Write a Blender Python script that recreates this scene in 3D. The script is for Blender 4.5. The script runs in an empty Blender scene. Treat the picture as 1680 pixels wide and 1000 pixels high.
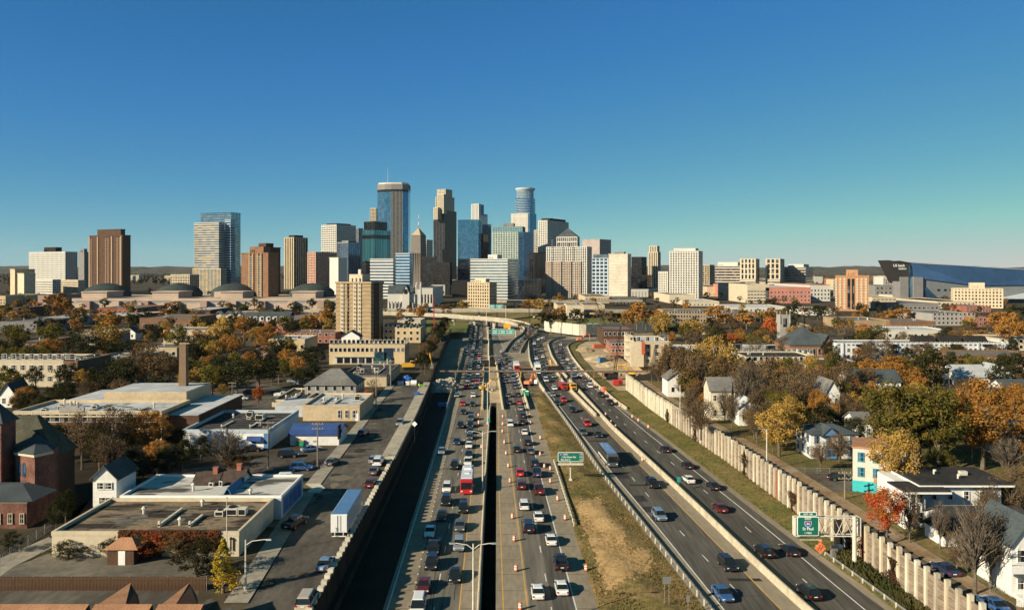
import bpy, bmesh, math, random
import numpy as np
from mathutils import Vector, Matrix
R = math.radians
random.seed(7)
SC = bpy.context.scene
COL = SC.collection
# ------------------------------------------------------------------ camera, sky, sun, exposure
F, CX, HY, H = 1310.0, 840.0, 442.0, 46.0        # focal length in photo pixels, principal column, horizon row, eye height
cd = bpy.data.cameras.new('camera'); cam = bpy.data.objects.new('camera', cd); COL.objects.link(cam)
cam.location = (0, 0, H); cam.rotation_euler = (R(90), 0, 0)
cd.sensor_width = 36; cd.lens = 36 * F / 1680; cd.shift_y = -(500 - HY) / 1680; cd.clip_start = 1; cd.clip_end = 40000
SC.camera = cam
SUN_EL, SHADOW_AZ = R(24), R(33)                  # shadows run towards +x, turned SHADOW_AZ towards +y
sd = Vector((math.cos(SHADOW_AZ) * math.cos(SUN_EL), math.sin(SHADOW_AZ) * math.cos(SUN_EL), -math.sin(SUN_EL)))
w = bpy.data.worlds.new('World'); SC.world = w; w.use_nodes = True
nt = w.node_tree; bg = nt.nodes['Background']
sky = nt.nodes.new('ShaderNodeTexSky'); sky.sky_type = 'NISHITA'; sky.sun_disc = False
sky.sun_elevation = SUN_EL; sky.sun_rotation = math.atan2(-sd.x, -sd.y)
sky.altitude = 250; sky.air_density = 0.5; sky.dust_density = 0.2; sky.ozone_density = 4.0
def wn(op, x, v):                                # one maths step on the sky colour
    n = nt.nodes.new('ShaderNodeMath'); n.operation = op; nt.links.new(x, n.inputs[0]); n.inputs[1].default_value = v; return n.outputs[0]
sep = nt.nodes.new('ShaderNodeSeparateColor'); comb = nt.nodes.new('ShaderNodeCombineColor'); nt.links.new(sky.outputs[0], sep.inputs[0])
for i, (ex, sc) in enumerate(((1.317,1.50),(.80,1.02))):              # the film's colour response, the same over the whole sky
    nt.links.new(wn('MINIMUM', wn('MULTIPLY', wn('POWER', wn('MULTIPLY', sep.outputs[i], .0833), ex), sc/.0833), .58/.0833), comb.inputs[i])
toe = nt.nodes.new('ShaderNodeMath'); toe.operation = 'EXPONENT'; nt.links.new(wn('MULTIPLY', wn('POWER', wn('MULTIPLY', sep.outputs[2], .0833/.185), 2.6), -1), toe.inputs[0])
bsum = nt.nodes.new('ShaderNodeMath'); bsum.operation = 'ADD'; nt.links.new(wn('MULTIPLY', wn('ADD', wn('MULTIPLY', toe.outputs[0], -1), 1), .46/.0833), bsum.inputs[0]); nt.links.new(wn('MINIMUM', wn('MULTIPLY', sep.outputs[2], .13), .08/.0833), bsum.inputs[1]); nt.links.new(bsum.outputs[0], comb.inputs[2])
nt.links.new(comb.outputs[0], bg.inputs[0])
bg.inputs[1].default_value = 0.052
ld = bpy.data.lights.new('sun', 'SUN'); ld.energy = 5.0; ld.angle = R(0.5); ld.color = (1.0, 0.885, 0.68)
sun = bpy.data.objects.new('sun', ld); COL.objects.link(sun); sun.rotation_euler = sd.to_track_quat('-Z', 'Y').to_euler(); sun.location = (-300, -200, 400)
SC.view_settings.view_transform = 'Standard'; SC.view_settings.look = 'None'
SC.view_settings.exposure = 0.68; SC.view_settings.gamma = 1.0; SC.view_settings.use_curve_mapping = False
SC.cycles.max_bounces = 4; SC.cycles.diffuse_bounces = 2; SC.cycles.glossy_bounces = 2; SC.cycles.transparent_max_bounces = 4
ZG = 4.2                                          # street level beside the sunken freeway (freeway = 0)

def P(x, y, z=0.0):                               # where the sight line through photo point (x, y) meets height z
    Y = F * (H - z) / (y - HY)
    return Vector(((x - CX) * Y / F, Y, z))
def zat(y, Y): return H - (y - HY) * Y / F        # height seen at row y when standing Y metres away
def xat(x, Y): return (x - CX) * Y / F

# ------------------------------------------------------------------ mesh helpers
class MB:
    def __init__(s): s.v = []; s.f = []; s.m = []
    def add(s, vs, fs, mi=0):
        o = len(s.v); s.v += [tuple(p) for p in vs]
        for f in fs: s.f.append(tuple(o + i for i in f)); s.m.append(mi)
        return s
    def box(s, x0, x1, y0, y1, z0, z1, mi=0):
        return s.add([(x0,y0,z0),(x1,y0,z0),(x1,y1,z0),(x0,y1,z0),(x0,y0,z1),(x1,y0,z1),(x1,y1,z1),(x0,y1,z1)],
                     [(3,2,1,0),(4,5,6,7),(0,1,5,4),(1,2,6,5),(2,3,7,6),(3,0,4,7)], mi)
    def prism(s, pts, z0, z1, mi=0, mt=None):
        n = len(pts); a = sum(pts[i][0]*pts[(i+1)%n][1]-pts[(i+1)%n][0]*pts[i][1] for i in range(n))
        if a < 0: pts = pts[::-1]
        s.add([(p[0],p[1],z0) for p in pts]+[(p[0],p[1],z1) for p in pts], [(i,(i+1)%n,n+(i+1)%n,n+i) for i in range(n)], mi)
        s.add([(p[0],p[1],z1) for p in pts], [tuple(range(n))], mi if mt is None else mt)
        return s
    def frus(s, b, t, z0, z1, mi=0):              # bottom rect (x0,x1,y0,y1), top rect
        return s.add([(b[0],b[2],z0),(b[1],b[2],z0),(b[1],b[3],z0),(b[0],b[3],z0),(t[0],t[2],z1),(t[1],t[2],z1),(t[1],t[3],z1),(t[0],t[3],z1)],
                     [(3,2,1,0),(4,5,6,7),(0,1,5,4),(1,2,6,5),(2,3,7,6),(3,0,4,7)], mi)
    def rings(s, rs, mi=0, cap=True):             # list of rings with equal counts
        n = len(rs[0]); vs = [p for r in rs for p in r]; fs = []
        for k in range(len(rs)-1):
            for i in range(n): fs.append((k*n+i, k*n+(i+1)%n, (k+1)*n+(i+1)%n, (k+1)*n+i))
        if cap: fs += [tuple(range(n-1,-1,-1)), tuple((len(rs)-1)*n+i for i in range(n))]
        return s.add(vs, fs, mi)
    def cyl(s, x, y, z0, z1, r0, r1=None, n=10, mi=0):
        r1 = r0 if r1 is None else r1
        return s.rings([[(x+r*math.cos(2*math.pi*i/n), y+r*math.sin(2*math.pi*i/n), z) for i in range(n)] for r, z in ((r0,z0),(r1,z1))], mi)
    def tube(s, pts, r, n=5, mi=0):
        pts = [Vector(p) for p in pts]; rs = []
        for i, p in enumerate(pts):
            d = (pts[min(i+1,len(pts)-1)]-pts[max(i-1,0)]).normalized()
            u = d.cross(Vector((0,0,1)))
            if u.length < .05: u = d.cross(Vector((1,0,0)))
            u.normalize(); q = d.cross(u); rr = r[i] if isinstance(r,(list,tuple)) else r
            rs.append([p+(u*math.cos(2*math.pi*k/n)+q*math.sin(2*math.pi*k/n))*rr for k in range(n)])
        return s.rings(rs, mi)
    def mesh(s, name, mats):
        me = bpy.data.meshes.new(name); me.from_pydata(s.v, [], s.f)
        for m in (mats if isinstance(mats,(list,tuple)) else [mats]): me.materials.append(m)
        if any(s.m): me.polygons.foreach_set('material_index', s.m)
        me.update(); return me

def put(name, src, mats=None, parent=None, loc=(0,0,0), rz=0.0, kind=None):
    me = src.mesh(name, mats or []) if isinstance(src, MB) else src
    o = bpy.data.objects.new(name, me); COL.objects.link(o)
    o.location = loc; o.rotation_euler = (0,0,rz)
    if parent: o.parent = parent
    if kind: o['kind'] = kind
    return o
def tag(o, label, cat, group=None):
    o['label'] = label; o['category'] = cat
    if group: o['group'] = group
    return o
def thing(name, label, cat, loc=(0,0,0), rz=0.0, group=None):
    o = bpy.data.objects.new(name, None); COL.objects.link(o); o.empty_display_size = .5
    o.location = loc; o.rotation_euler = (0,0,rz)
    return tag(o, label, cat, group)
def copy_tree(o, parent=None):
    c = o.copy(); COL.objects.link(c)
    if parent: c.parent = parent
    for ch in KIDS.get(o, ()): copy_tree(ch, c)
    return c
KIDS = {}
def smooth(me, ang=None):
    me.polygons.foreach_set('use_smooth', [True]*len(me.polygons))
    return me

# ------------------------------------------------------------------ materials
def srgb(h):
    c = [int(h[i:i+2],16)/255 for i in (0,2,4)]
    return tuple(x/12.92 if x <= .04045 else ((x+.055)/1.055)**2.4 for x in c)
MATS = {}
def M(name, c, c2=None, rough=.85, metal=0, scale=.25, fine=3.0, amt=.16, pos=False, stretch=(1,1,1), bump=0, spec=.08, coat=0, contrast=(.35,.65)):
    if name in MATS: return MATS[name]
    m = bpy.data.materials.new(name); m.use_nodes = True; t = m.node_tree; N = t.nodes; L = t.links
    b = N['Principled BSDF']; b.inputs['Roughness'].default_value = rough; b.inputs['Metallic'].default_value = metal
    b.inputs['Specular IOR Level'].default_value = spec; b.inputs['Coat Weight'].default_value = coat
    if pos: src = N.new('ShaderNodeNewGeometry').outputs['Position']
    else: src = N.new('ShaderNodeTexCoord').outputs['Object']
    mp = N.new('ShaderNodeMapping'); mp.inputs['Scale'].default_value = stretch; L.new(src, mp.inputs[0])
    n1 = N.new('ShaderNodeTexNoise'); n1.inputs['Scale'].default_value = scale; n1.inputs['Detail'].default_value = 4; L.new(mp.outputs[0], n1.inputs[0])
    r = N.new('ShaderNodeMapRange'); r.inputs[1].default_value = contrast[0]; r.inputs[2].default_value = contrast[1]; L.new(n1.outputs[0], r.inputs[0])
    mx = N.new('ShaderNodeMix'); mx.data_type = 'RGBA'; mx.inputs[6].default_value = (*c,1)
    c2 = c2 or tuple(x*(1-amt) for x in c); mx.inputs[7].default_value = (*c2,1); L.new(r.outputs[0], mx.inputs[0])
    n2 = N.new('ShaderNodeTexNoise'); n2.inputs['Scale'].default_value = fine; n2.inputs['Detail'].default_value = 3; L.new(mp.outputs[0], n2.inputs[0])
    r2 = N.new('ShaderNodeMapRange'); r2.inputs[1].default_value = .3; r2.inputs[2].default_value = .7; r2.inputs[3].default_value = 1-amt; r2.inputs[4].default_value = 1+amt*.6; L.new(n2.outputs[0], r2.inputs[0])
    m2 = N.new('ShaderNodeMix'); m2.data_type = 'RGBA'; m2.blend_type = 'MULTIPLY'; m2.inputs[0].default_value = 1
    L.new(mx.outputs[2], m2.inputs[6]); L.new(r2.outputs[0], m2.inputs[7]); L.new(m2.outputs[2], b.inputs['Base Color'])
    if bump:
        bp = N.new('ShaderNodeBump'); bp.inputs['Strength'].default_value = bump; bp.inputs['Distance'].default_value = .1
        L.new(n2.outputs[0], bp.inputs['Height']); L.new(bp.outputs[0], b.inputs['Normal'])
    MATS[name] = m; return m
def leafmat(name, a, bcol, scale=.45, trans=.22):
    m = bpy.data.materials.new(name); m.use_nodes = True; t = m.node_tree; N = t.nodes; L = t.links
    for n in list(N):
        if n.type == 'BSDF_PRINCIPLED': N.remove(n)
    out = [n for n in N if n.type == 'OUTPUT_MATERIAL'][0]
    g = N.new('ShaderNodeNewGeometry'); n1 = N.new('ShaderNodeTexNoise'); n1.inputs['Scale'].default_value = scale; n1.inputs['Detail'].default_value = 3
    L.new(g.outputs['Position'], n1.inputs[0])
    r = N.new('ShaderNodeMapRange'); r.inputs[1].default_value = .36; r.inputs[2].default_value = .64; L.new(n1.outputs[0], r.inputs[0])
    mx = N.new('ShaderNodeMix'); mx.data_type = 'RGBA'; mx.inputs[6].default_value = (*a,1); mx.inputs[7].default_value = (*bcol,1); L.new(r.outputs[0], mx.inputs[0])
    oi = N.new('ShaderNodeObjectInfo'); rr = N.new('ShaderNodeMapRange'); rr.inputs[3].default_value = .7; rr.inputs[4].default_value = 1.2; L.new(oi.outputs['Random'], rr.inputs[0])
    n3 = N.new('ShaderNodeTexNoise'); n3.inputs['Scale'].default_value = 2.6; L.new(g.outputs['Position'], n3.inputs[0])
    r3 = N.new('ShaderNodeMapRange'); r3.inputs[1].default_value = .3; r3.inputs[2].default_value = .7; r3.inputs[3].default_value = .7; r3.inputs[4].default_value = 1.25; L.new(n3.outputs[0], r3.inputs[0])
    mm = N.new('ShaderNodeMath'); mm.operation = 'MULTIPLY'; L.new(rr.outputs[0], mm.inputs[0]); L.new(r3.outputs[0], mm.inputs[1])
    m2 = N.new('ShaderNodeMix'); m2.data_type = 'RGBA'; m2.blend_type = 'MULTIPLY'; m2.inputs[0].default_value = 1; L.new(mx.outputs[2], m2.inputs[6]); L.new(mm.outputs[0], m2.inputs[7])
    d = N.new('ShaderNodeBsdfDiffuse'); tr = N.new('ShaderNodeBsdfTranslucent'); ms = N.new('ShaderNodeMixShader'); ms.inputs[0].default_value = trans
    L.new(m2.outputs[2], d.inputs[0]); L.new(m2.outputs[2], tr.inputs[0]); L.new(d.outputs[0], ms.inputs[1]); L.new(tr.outputs[0], ms.inputs[2]); L.new(ms.outputs[0], out.inputs[0])
    MATS[name] = m; return m
def glass(name, c, c2, cell=(3,3,3.6), rough=.12, metal=.0, spec=.6, frac=.72):
    if name in MATS: return MATS[name]
    m = bpy.data.materials.new(name); m.use_nodes = True; t = m.node_tree; N = t.nodes; L = t.links
    b = N['Principled BSDF']; b.inputs['Roughness'].default_value = rough; b.inputs['Metallic'].default_value = metal; b.inputs['Specular IOR Level'].default_value = spec
    tc = N.new('ShaderNodeTexCoord'); sn = N.new('ShaderNodeVectorMath'); sn.operation = 'SNAP'; sn.inputs[1].default_value = cell; L.new(tc.outputs['Object'], sn.inputs[0])
    wn = N.new('ShaderNodeTexWhiteNoise'); L.new(sn.outputs[0], wn.inputs[0])
    r = N.new('ShaderNodeMapRange'); r.inputs[1].default_value = frac; r.inputs[2].default_value = 1.0; L.new(wn.outputs[0], r.inputs[0])
    mx = N.new('ShaderNodeMix'); mx.data_type = 'RGBA'; mx.inputs[6].default_value = (*c,1); mx.inputs[7].default_value = (*c2,1); L.new(r.outputs[0], mx.inputs[0]); L.new(mx.outputs[2], b.inputs['Base Color'])
    MATS[name] = m; return m
def paint(name, c, rough=.3, metal=.0, coat=.6):
    if name in MATS: return MATS[name]
    m = bpy.data.materials.new(name); m.use_nodes = True; b = m.node_tree.nodes['Principled BSDF']
    b.inputs['Base Color'].default_value = (*c,1); b.inputs['Roughness'].default_value = rough; b.inputs['Metallic'].default_value = metal; b.inputs['Coat Weight'].default_value = coat
    MATS[name] = m; return m

def siding(name, c, pitch=.22):
    m = M(name, c, scale=.4, fine=2, amt=.1); t = m.node_tree; N = t.nodes; L = t.links; b = N['Principled BSDF']; src = b.inputs['Base Color'].links[0].from_socket
    tc = N.new('ShaderNodeTexCoord'); sp = N.new('ShaderNodeSeparateXYZ'); L.new(tc.outputs['Object'], sp.inputs[0])
    d = N.new('ShaderNodeMath'); d.operation = 'PINGPONG'; d.inputs[1].default_value = pitch/2; L.new(sp.outputs[2], d.inputs[0])
    r = N.new('ShaderNodeMapRange'); r.inputs[1].default_value = 0; r.inputs[2].default_value = .05; r.inputs[3].default_value = .68; r.inputs[4].default_value = 1; L.new(d.outputs[0], r.inputs[0])
    x = N.new('ShaderNodeMix'); x.data_type = 'RGBA'; x.blend_type = 'MULTIPLY'; x.inputs[0].default_value = 1; L.new(src, x.inputs[6]); L.new(r.outputs[0], x.inputs[7]); L.new(x.outputs[2], b.inputs['Base Color']); return m
clapboard = siding('clapboard', (.74,.72,.66)); clapboard_cream = siding('clapboard_cream', (.64,.55,.41))
asphalt = M('asphalt', (.115,.104,.087), (.078,.071,.061), scale=.35, fine=2.2, stretch=(1,.05,1), pos=True, amt=.34, rough=.9)
asphalt_old = M('asphalt_old', (.185,.165,.132), (.135,.122,.10), scale=.5, fine=1.6, stretch=(1,.05,1), pos=True, amt=.3, rough=.9)
street_asphalt = M('street_asphalt', (.135,.118,.094), (.075,.066,.055), scale=.12, fine=1.1, stretch=(1,.35,1), pos=True, amt=.3, rough=.92)
concrete_road = M('concrete_road', (.31,.255,.18), (.235,.195,.14), scale=.12, fine=1.6, stretch=(1,.25,1), pos=True, amt=.16, rough=.9)
concrete = M('concrete', (.46,.40,.30), (.34,.30,.23), scale=.3, fine=1.4, pos=True, amt=.15)
concrete_pale = M('concrete_pale', (.64,.58,.46), (.50,.45,.34), scale=.35, fine=1.6, pos=True, amt=.2, stretch=(1,1,.35))
concrete_shade_joint = M('concrete_shade_joint', (.050,.036,.025), (.034,.025,.018), scale=.2, fine=1.3, pos=True)  # concrete darkened to paint in the cut's shade; also colours the dark joints
sidewalk_mat = M('sidewalk_mat', (.36,.31,.24), (.27,.24,.19), scale=.25, fine=1.2, pos=True, amt=.16)
soil = M('soil', (.52,.40,.25), (.36,.27,.16), scale=.06, fine=.6, pos=True, amt=.22)
lawn = M('lawn', (.11,.105,.035), (.20,.145,.06), scale=.05, fine=.9, pos=True, amt=.35)
verge = M('verge', (.095,.105,.03), (.20,.15,.06), scale=.09, fine=1.1, pos=True, amt=.35)
straw = M('straw', (.50,.33,.15), (.36,.23,.10), scale=.25, fine=1.5, pos=True, amt=.3)
town_ground = M('town_ground', (.10,.078,.048), (.045,.038,.024), scale=.018, fine=.25, pos=True, amt=.35)
white_line = M('white_line', (.72,.70,.64), (.55,.53,.48), scale=.6, pos=True)
yellow_line = M('yellow_line', (.62,.36,.10), (.48,.29,.10), scale=.6, pos=True)
white_paint = M('white_paint', (.78,.76,.70), scale=.4, fine=2, amt=.08)
cream = M('cream', (.57,.48,.34), scale=.15, fine=1, amt=.12)
tan_brick = M('tan_brick', (.36,.26,.15), (.29,.21,.12), scale=.2, fine=2.5, amt=.14)
tan_wall = M('tan_wall', (.56,.44,.28), (.47,.37,.24), scale=.12, fine=1, amt=.15)
yellow_brick = M('yellow_brick', (.60,.46,.26), (.50,.38,.22), scale=.15, fine=2, amt=.14)
brown_brick = M('brown_brick', (.225,.125,.075), (.18,.10,.06), scale=.2, fine=2.5, amt=.15)
dark_brick = M('dark_brick', (.105,.06,.04), (.08,.047,.032), scale=.2, fine=2.5, amt=.18)
red_brick = M('red_brick', (.34,.13,.085), (.26,.10,.065), scale=.2, fine=2.5, amt=.16)
rose_brick = M('rose_brick', (.21,.10,.072), (.12,.06,.045), scale=.5, fine=3.5, amt=.3)
pink_stone = M('pink_stone', (.50,.385,.295), (.42,.325,.25), scale=.05, fine=.7, amt=.1)
orange_brick = M('orange_brick', (.43,.235,.13), (.36,.19,.10), scale=.2, fine=2.5, amt=.12)
grey_stone = M('grey_stone', (.33,.31,.28), scale=.15, fine=1, amt=.12)
mid_grey = M('mid_grey', (.22,.21,.20), scale=.15, fine=1, amt=.12)
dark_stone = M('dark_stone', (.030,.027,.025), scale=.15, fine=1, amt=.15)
white_stone = M('white_stone', (.56,.53,.46), scale=.06, fine=.7, amt=.08)
cool_white = M('cool_white', (.46,.51,.54), scale=.06, fine=.7, amt=.08)
roof_white = M('roof_white', (.54,.54,.53), (.38,.385,.385), scale=.12, fine=.7, amt=.14)
roof_dark = M('roof_dark', (.035,.033,.032), (.055,.05,.046), scale=.15, fine=1.2, amt=.3)
roof_grey = M('roof_grey', (.19,.18,.165), (.13,.125,.115), scale=.12, fine=1, amt=.2)
roof_gravel = M('roof_gravel', (.25,.185,.115), (.05,.04,.03), scale=.26, fine=2.5, amt=.45, stretch=(.5,1.4,1), contrast=(.44,.56))
roof_patch = M('roof_patch', (.52,.50,.45), (.10,.09,.08), scale=.22, fine=1.5, amt=.15, stretch=(.5,1.4,1), contrast=(.50,.58))
roof_slate = M('roof_slate', (.075,.09,.095), (.055,.065,.07), scale=.2, fine=2.5, amt=.2)
roof_moss = M('roof_moss', (.10,.095,.065), (.06,.06,.045), scale=.4, fine=4, amt=.35)
roof_clay = M('roof_clay', (.42,.22,.12), (.33,.17,.095), scale=.5, fine=5, amt=.25, bump=.3)
roof_blue = M('roof_blue', (.045,.085,.24), (.035,.065,.19), scale=.3, fine=2, amt=.1, rough=.4)
blue_paint = M('blue_paint', (.09,.20,.38), scale=.4, fine=2, amt=.1)
teal_paint = M('teal_paint', (.05,.42,.44), scale=.4, fine=2, amt=.1)
peach = M('peach', (.66,.52,.45), scale=.3, fine=2, amt=.08)
steel = M('steel', (.42,.42,.40), rough=.45, metal=.7, scale=1)
steel_pale = M('steel_pale', (.62,.58,.48), rough=.6, scale=1)
black_metal = M('black_metal', (.02,.02,.02), rough=.5, scale=1)
wood_dark = M('wood_dark', (.13,.075,.045), (.08,.045,.03), scale=1, fine=5, amt=.3)
wood_pole = M('wood_pole', (.24,.19,.14), scale=1, fine=4)
plank_mat = M('plank_mat', (.30,.235,.17), (.19,.14,.10), scale=.5, fine=2.2, amt=.3, stretch=(.5,.5,3))
rust = M('rust', (.30,.13,.07), scale=1)
bark = M('bark', (.16,.125,.09), (.10,.08,.06), scale=2, fine=6, amt=.3)
bark_pale = M('bark_pale', (.30,.26,.21), (.20,.17,.13), scale=2, fine=6, amt=.3)
orange_paint = paint('orange_paint', (.72,.19,.07), rough=.5)
yellow_paint = paint('yellow_paint', (.70,.36,.03), rough=.5)
sign_green = paint('sign_green', (.004,.13,.09), rough=.5, coat=.1)
sign_teal = paint('sign_teal', (.01,.28,.24), rough=.5, coat=.1)
sign_white = paint('sign_white', (.80,.82,.76), rough=.5, coat=0)
sign_blue = paint('sign_blue', (.03,.10,.40), rough=.5, coat=.1)
red_paint = paint('red_paint', (.55,.03,.03), rough=.4)
green_plastic = paint('green_plastic', (.01,.28,.12), rough=.5)
tarp_blue = M('tarp_blue', (.05,.14,.40), scale=1, fine=3)
lime_paint = paint('lime_paint', (.32,.55,.05), rough=.5)
win_dark = glass('win_dark', (.012,.013,.016), (.16,.15,.13), rough=.15)
win_blue = glass('win_blue', (.02,.045,.085), (.10,.17,.24), rough=.1)
gl_blue = glass('gl_blue', (.07,.19,.32), (.12,.28,.42), rough=.08, metal=.75, cell=(4,4,3.8), frac=.3)
gl_deep = glass('gl_deep', (.05,.13,.24), (.09,.20,.33), rough=.08, metal=.7, cell=(4,4,3.8), frac=.3)
gl_teal = glass('gl_teal', (.04,.17,.21), (.11,.32,.37), rough=.08, metal=.7, cell=(5,5,60), frac=.15)  # tall cells of tone imitate mirrored light and dark streaks
gl_pale = glass('gl_pale', (.15,.26,.32), (.27,.37,.42), rough=.12, metal=.6, cell=(4,4,3.8), frac=.3)
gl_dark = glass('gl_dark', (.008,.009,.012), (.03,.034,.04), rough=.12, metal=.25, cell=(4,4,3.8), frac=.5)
gl_gold = glass('gl_gold', (.10,.15,.20), (.46,.32,.13), rough=.2, metal=.5, cell=(9,9,3.7), frac=.35)
# ------------------------------------------------------------------ the lines of the place (distance Y -> x)
def T(*pts):
    ys = [p[0] for p in pts]; xs = [p[1] for p in pts]
    def f(y):
        if y <= ys[0]: return xs[0] + (y-ys[0])*(xs[1]-xs[0])/(ys[1]-ys[0])
        if y >= ys[-1]: return xs[-1] + (y-ys[-1])*(xs[-1]-xs[-2])/(ys[-1]-ys[-2])
        return float(np.interp(y, ys, xs))
    def g(y): return (f(y-9)+2*f(y)+f(y+9))/4
    return g
left_wall = T((107,-24.9),(176,-26.3),(226,-27.8),(292,-30.5),(410,-36.5),(560,-43),(700,-56),(800,-72))
a_edge = T((108,-16.9),(181,-18.7),(268,-21.2),(354,-23.8),(510,-28.6),(726,-36.5))
a_dot = T((116,-14.1),(157,-15.3),(268,-18.2),(354,-20.9),(510,-25.6),(726,-33.4))
a_dash = T((110,-10.6),(136,-11.1),(268,-14.2),(354,-16.8),(510,-21.8),(726,-29.5))
a_yel = T((111,-7.2),(163,-8.4),(268,-10.4),(354,-13.2),(510,-18),(726,-26))
gap_l = T((108,-4.2),(163,-5.3),(272,-7.1),(400,-9.2))
gap_r = T((108,-2.2),(163,-3.2),(272,-5.3),(400,-7.4))
b_yel1 = T((108,-1.15),(163,-2.6),(262,-4.4))
b_yel2 = T((108,2.15),(168,.32),(262,-2.2),(384,-6.6),(456,-12.4),(726,-24.5))
b_dash = T((108,5.36),(188,3.02),(262,1.2),(384,-3.0),(456,-8.6),(726,-20.5))
b_white = T((108,8.74),(196,5.83),(262,4.6),(384,.6),(456,-4.8),(726,-16.8))
b_edge = T((108,11.6),(196,9.5),(243,8.3),(276,8.2),(300,8.0),(372,2.6),(456,-3.2),(726,-14.5))
c_bar = T((108,26.7),(184,19.85),(233,17.0),(320,10.8),(404,9.0),(502,10.3),(535,16.5),(553,25),(568,43),(580,80))
c_white = T((108,28.7),(142,26.1),(184,22.4),(233,18.6),(320,12.4),(404,10.6),(502,12.0),(531,17.5),(549,26),(563,43),(575,80))
c_dash = T((124,31.2),(137,29.9),(175,26.7),(233,22.6),(320,16.1),(404,14.3),(500,15.6),(525,20),(545,28),(558,43),(569,80))
c_yel = T((120,35.5),(166,31.9),(233,26.6),(320,19.8),(404,18.0),(498,19.2),(521,23.5),(540,31),(553,43),(563,80))
med = T((108,39.6),(119,38.4),(166,34.7),(233,28.9),(363,22),(420,21),(490,22),(515,25.5),(533,31.5),(543,42),(552,80))
d_yel = T((108,41.3),(166,36.4),(233,30.3),(363,23.4),(420,22.4),(488,23.6),(510,27.2),(527,33),(537,43),(546,80))
d_dash = T((117,43.4),(144,41.7),(157,40.8),(184,38.7),(233,33.9),(300,29.4),(363,27),(420,26),(484,27),(504,30.5),(520,36),(530,44),(539,80))
d_white = T((108,47.8),(143,45.2),(233,37.4),(300,32.6),(363,30),(420,29.4),(478,30.6),(498,34),(512,39),(523,46),(531,80))
d_edge = T((111,51.4),(149,47.7),(233,40.7),(276,35.6),(312,33.6),(363,31.5),(420,31),(474,32.4),(494,36),(507,41),(517,48),(525,80))
noise_x = T((108,54.9),(150,53.0),(190,50.8),(230,47.2),(260,44.9),(304,43.2))
def r_bot(y): return float(np.interp(y,[0,304,312,335,470,520,600,622,700,800,1000],[noise_x(0),noise_x(304),46,53,64,120,126,34,6,-8,-20])) if y > 304 else noise_x(y)
def r_top(y): return r_bot(y) + float(np.interp(y,[304,335,600,625],[.4,9,9,26]))
def floor_z(y): return float(np.interp(y,[760,900],[0,ZG-.02]))

# ------------------------------------------------------------------ ground sheet: streets, sunken freeway, slot between the decks
g = MB(); rows = []
ys = [-300,-100,0,40,70]+list(range(80,272,8))+[271.9,272]+list(range(280,664,8))+[680,700,730,760,800,850,900,1000,1300,2000,3500,6000,9000,14000,22000]
for y in ys:
    zf = floor_z(y); deep = -6 if y <= 271.95 else zf; far = 4000+abs(y)*1.2
    rows.append([(-far,y,ZG),(left_wall(y),y,ZG),(left_wall(y)+.02,y,zf),(gap_l(y),y,zf),(gap_l(y)+.02,y,deep),(gap_r(y)-.02,y,deep),(gap_r(y),y,zf),(r_bot(y),y,zf),(r_top(y),y,ZG),(far,y,ZG)] if y < 1000 else
                [(-far,y,ZG),(-90,y,ZG),(-89,y,ZG),(-60,y,ZG),(-59,y,ZG),(-58,y,ZG),(-57,y,ZG),(-20,y,ZG),(0,y,ZG),(far,y,ZG)])
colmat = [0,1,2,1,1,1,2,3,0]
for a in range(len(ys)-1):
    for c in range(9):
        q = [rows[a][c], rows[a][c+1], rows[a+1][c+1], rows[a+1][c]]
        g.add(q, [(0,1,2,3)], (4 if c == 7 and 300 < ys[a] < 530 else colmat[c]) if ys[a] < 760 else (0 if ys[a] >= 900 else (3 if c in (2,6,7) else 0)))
put('ground', g, [town_ground, concrete_shade_joint, concrete_road, lawn, soil], kind='structure')

def ribbon(name, fa, fb, y0, y1, z, mat, step=6, parent=None, kind='structure'):
    m = MB(); n = max(1, int(round((y1-y0)/step))); yy = [y0+(y1-y0)*i/n for i in range(n+1)]
    for i in range(n):
        m.add([(fa(yy[i]),yy[i],z),(fb(yy[i]),yy[i],z),(fb(yy[i+1]),yy[i+1],z),(fa(yy[i+1]),yy[i+1],z)], [(0,1,2,3)])
    return put(name, m, mat, parent, kind=kind)
def off(f, d): return lambda y: f(y)+d
def line(f, y0, y1, mat, wd=.2, dash=None, z=.012, name='lane_marking'):
    m = MB()
    if dash:
        y = y0
        while y < y1:
            e = y+dash[0]; m.add([(f(y)-wd/2,y,z),(f(y)+wd/2,y,z),(f(e)+wd/2,e,z),(f(e)-wd/2,e,z)], [(0,1,2,3)]); y += dash[0]+dash[1]
    else:
        n = int((y1-y0)/6); yy = [y0+(y1-y0)*i/n for i in range(n+1)]
        for i in range(n): m.add([(f(yy[i])-wd/2,yy[i],z),(f(yy[i])+wd/2,yy[i],z),(f(yy[i+1])+wd/2,yy[i+1],z),(f(yy[i+1])-wd/2,yy[i+1],z)], [(0,1,2,3)])
    return put(name, m, mat, kind='structure')
def patch(name, pts, z, mat, kind='structure'):   # flat sheet with its corners on the ground at the given sight points
    m = MB(); q = [P(x, y, z) for x, y in pts]
    a = sum(q[i].x*q[(i+1)%len(q)].y-q[(i+1)%len(q)].x*q[i].y for i in range(len(q)))
    if a < 0: q = q[::-1]
    return put(name, m.add(q, [tuple(range(len(q)))]), mat, kind=kind)
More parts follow.
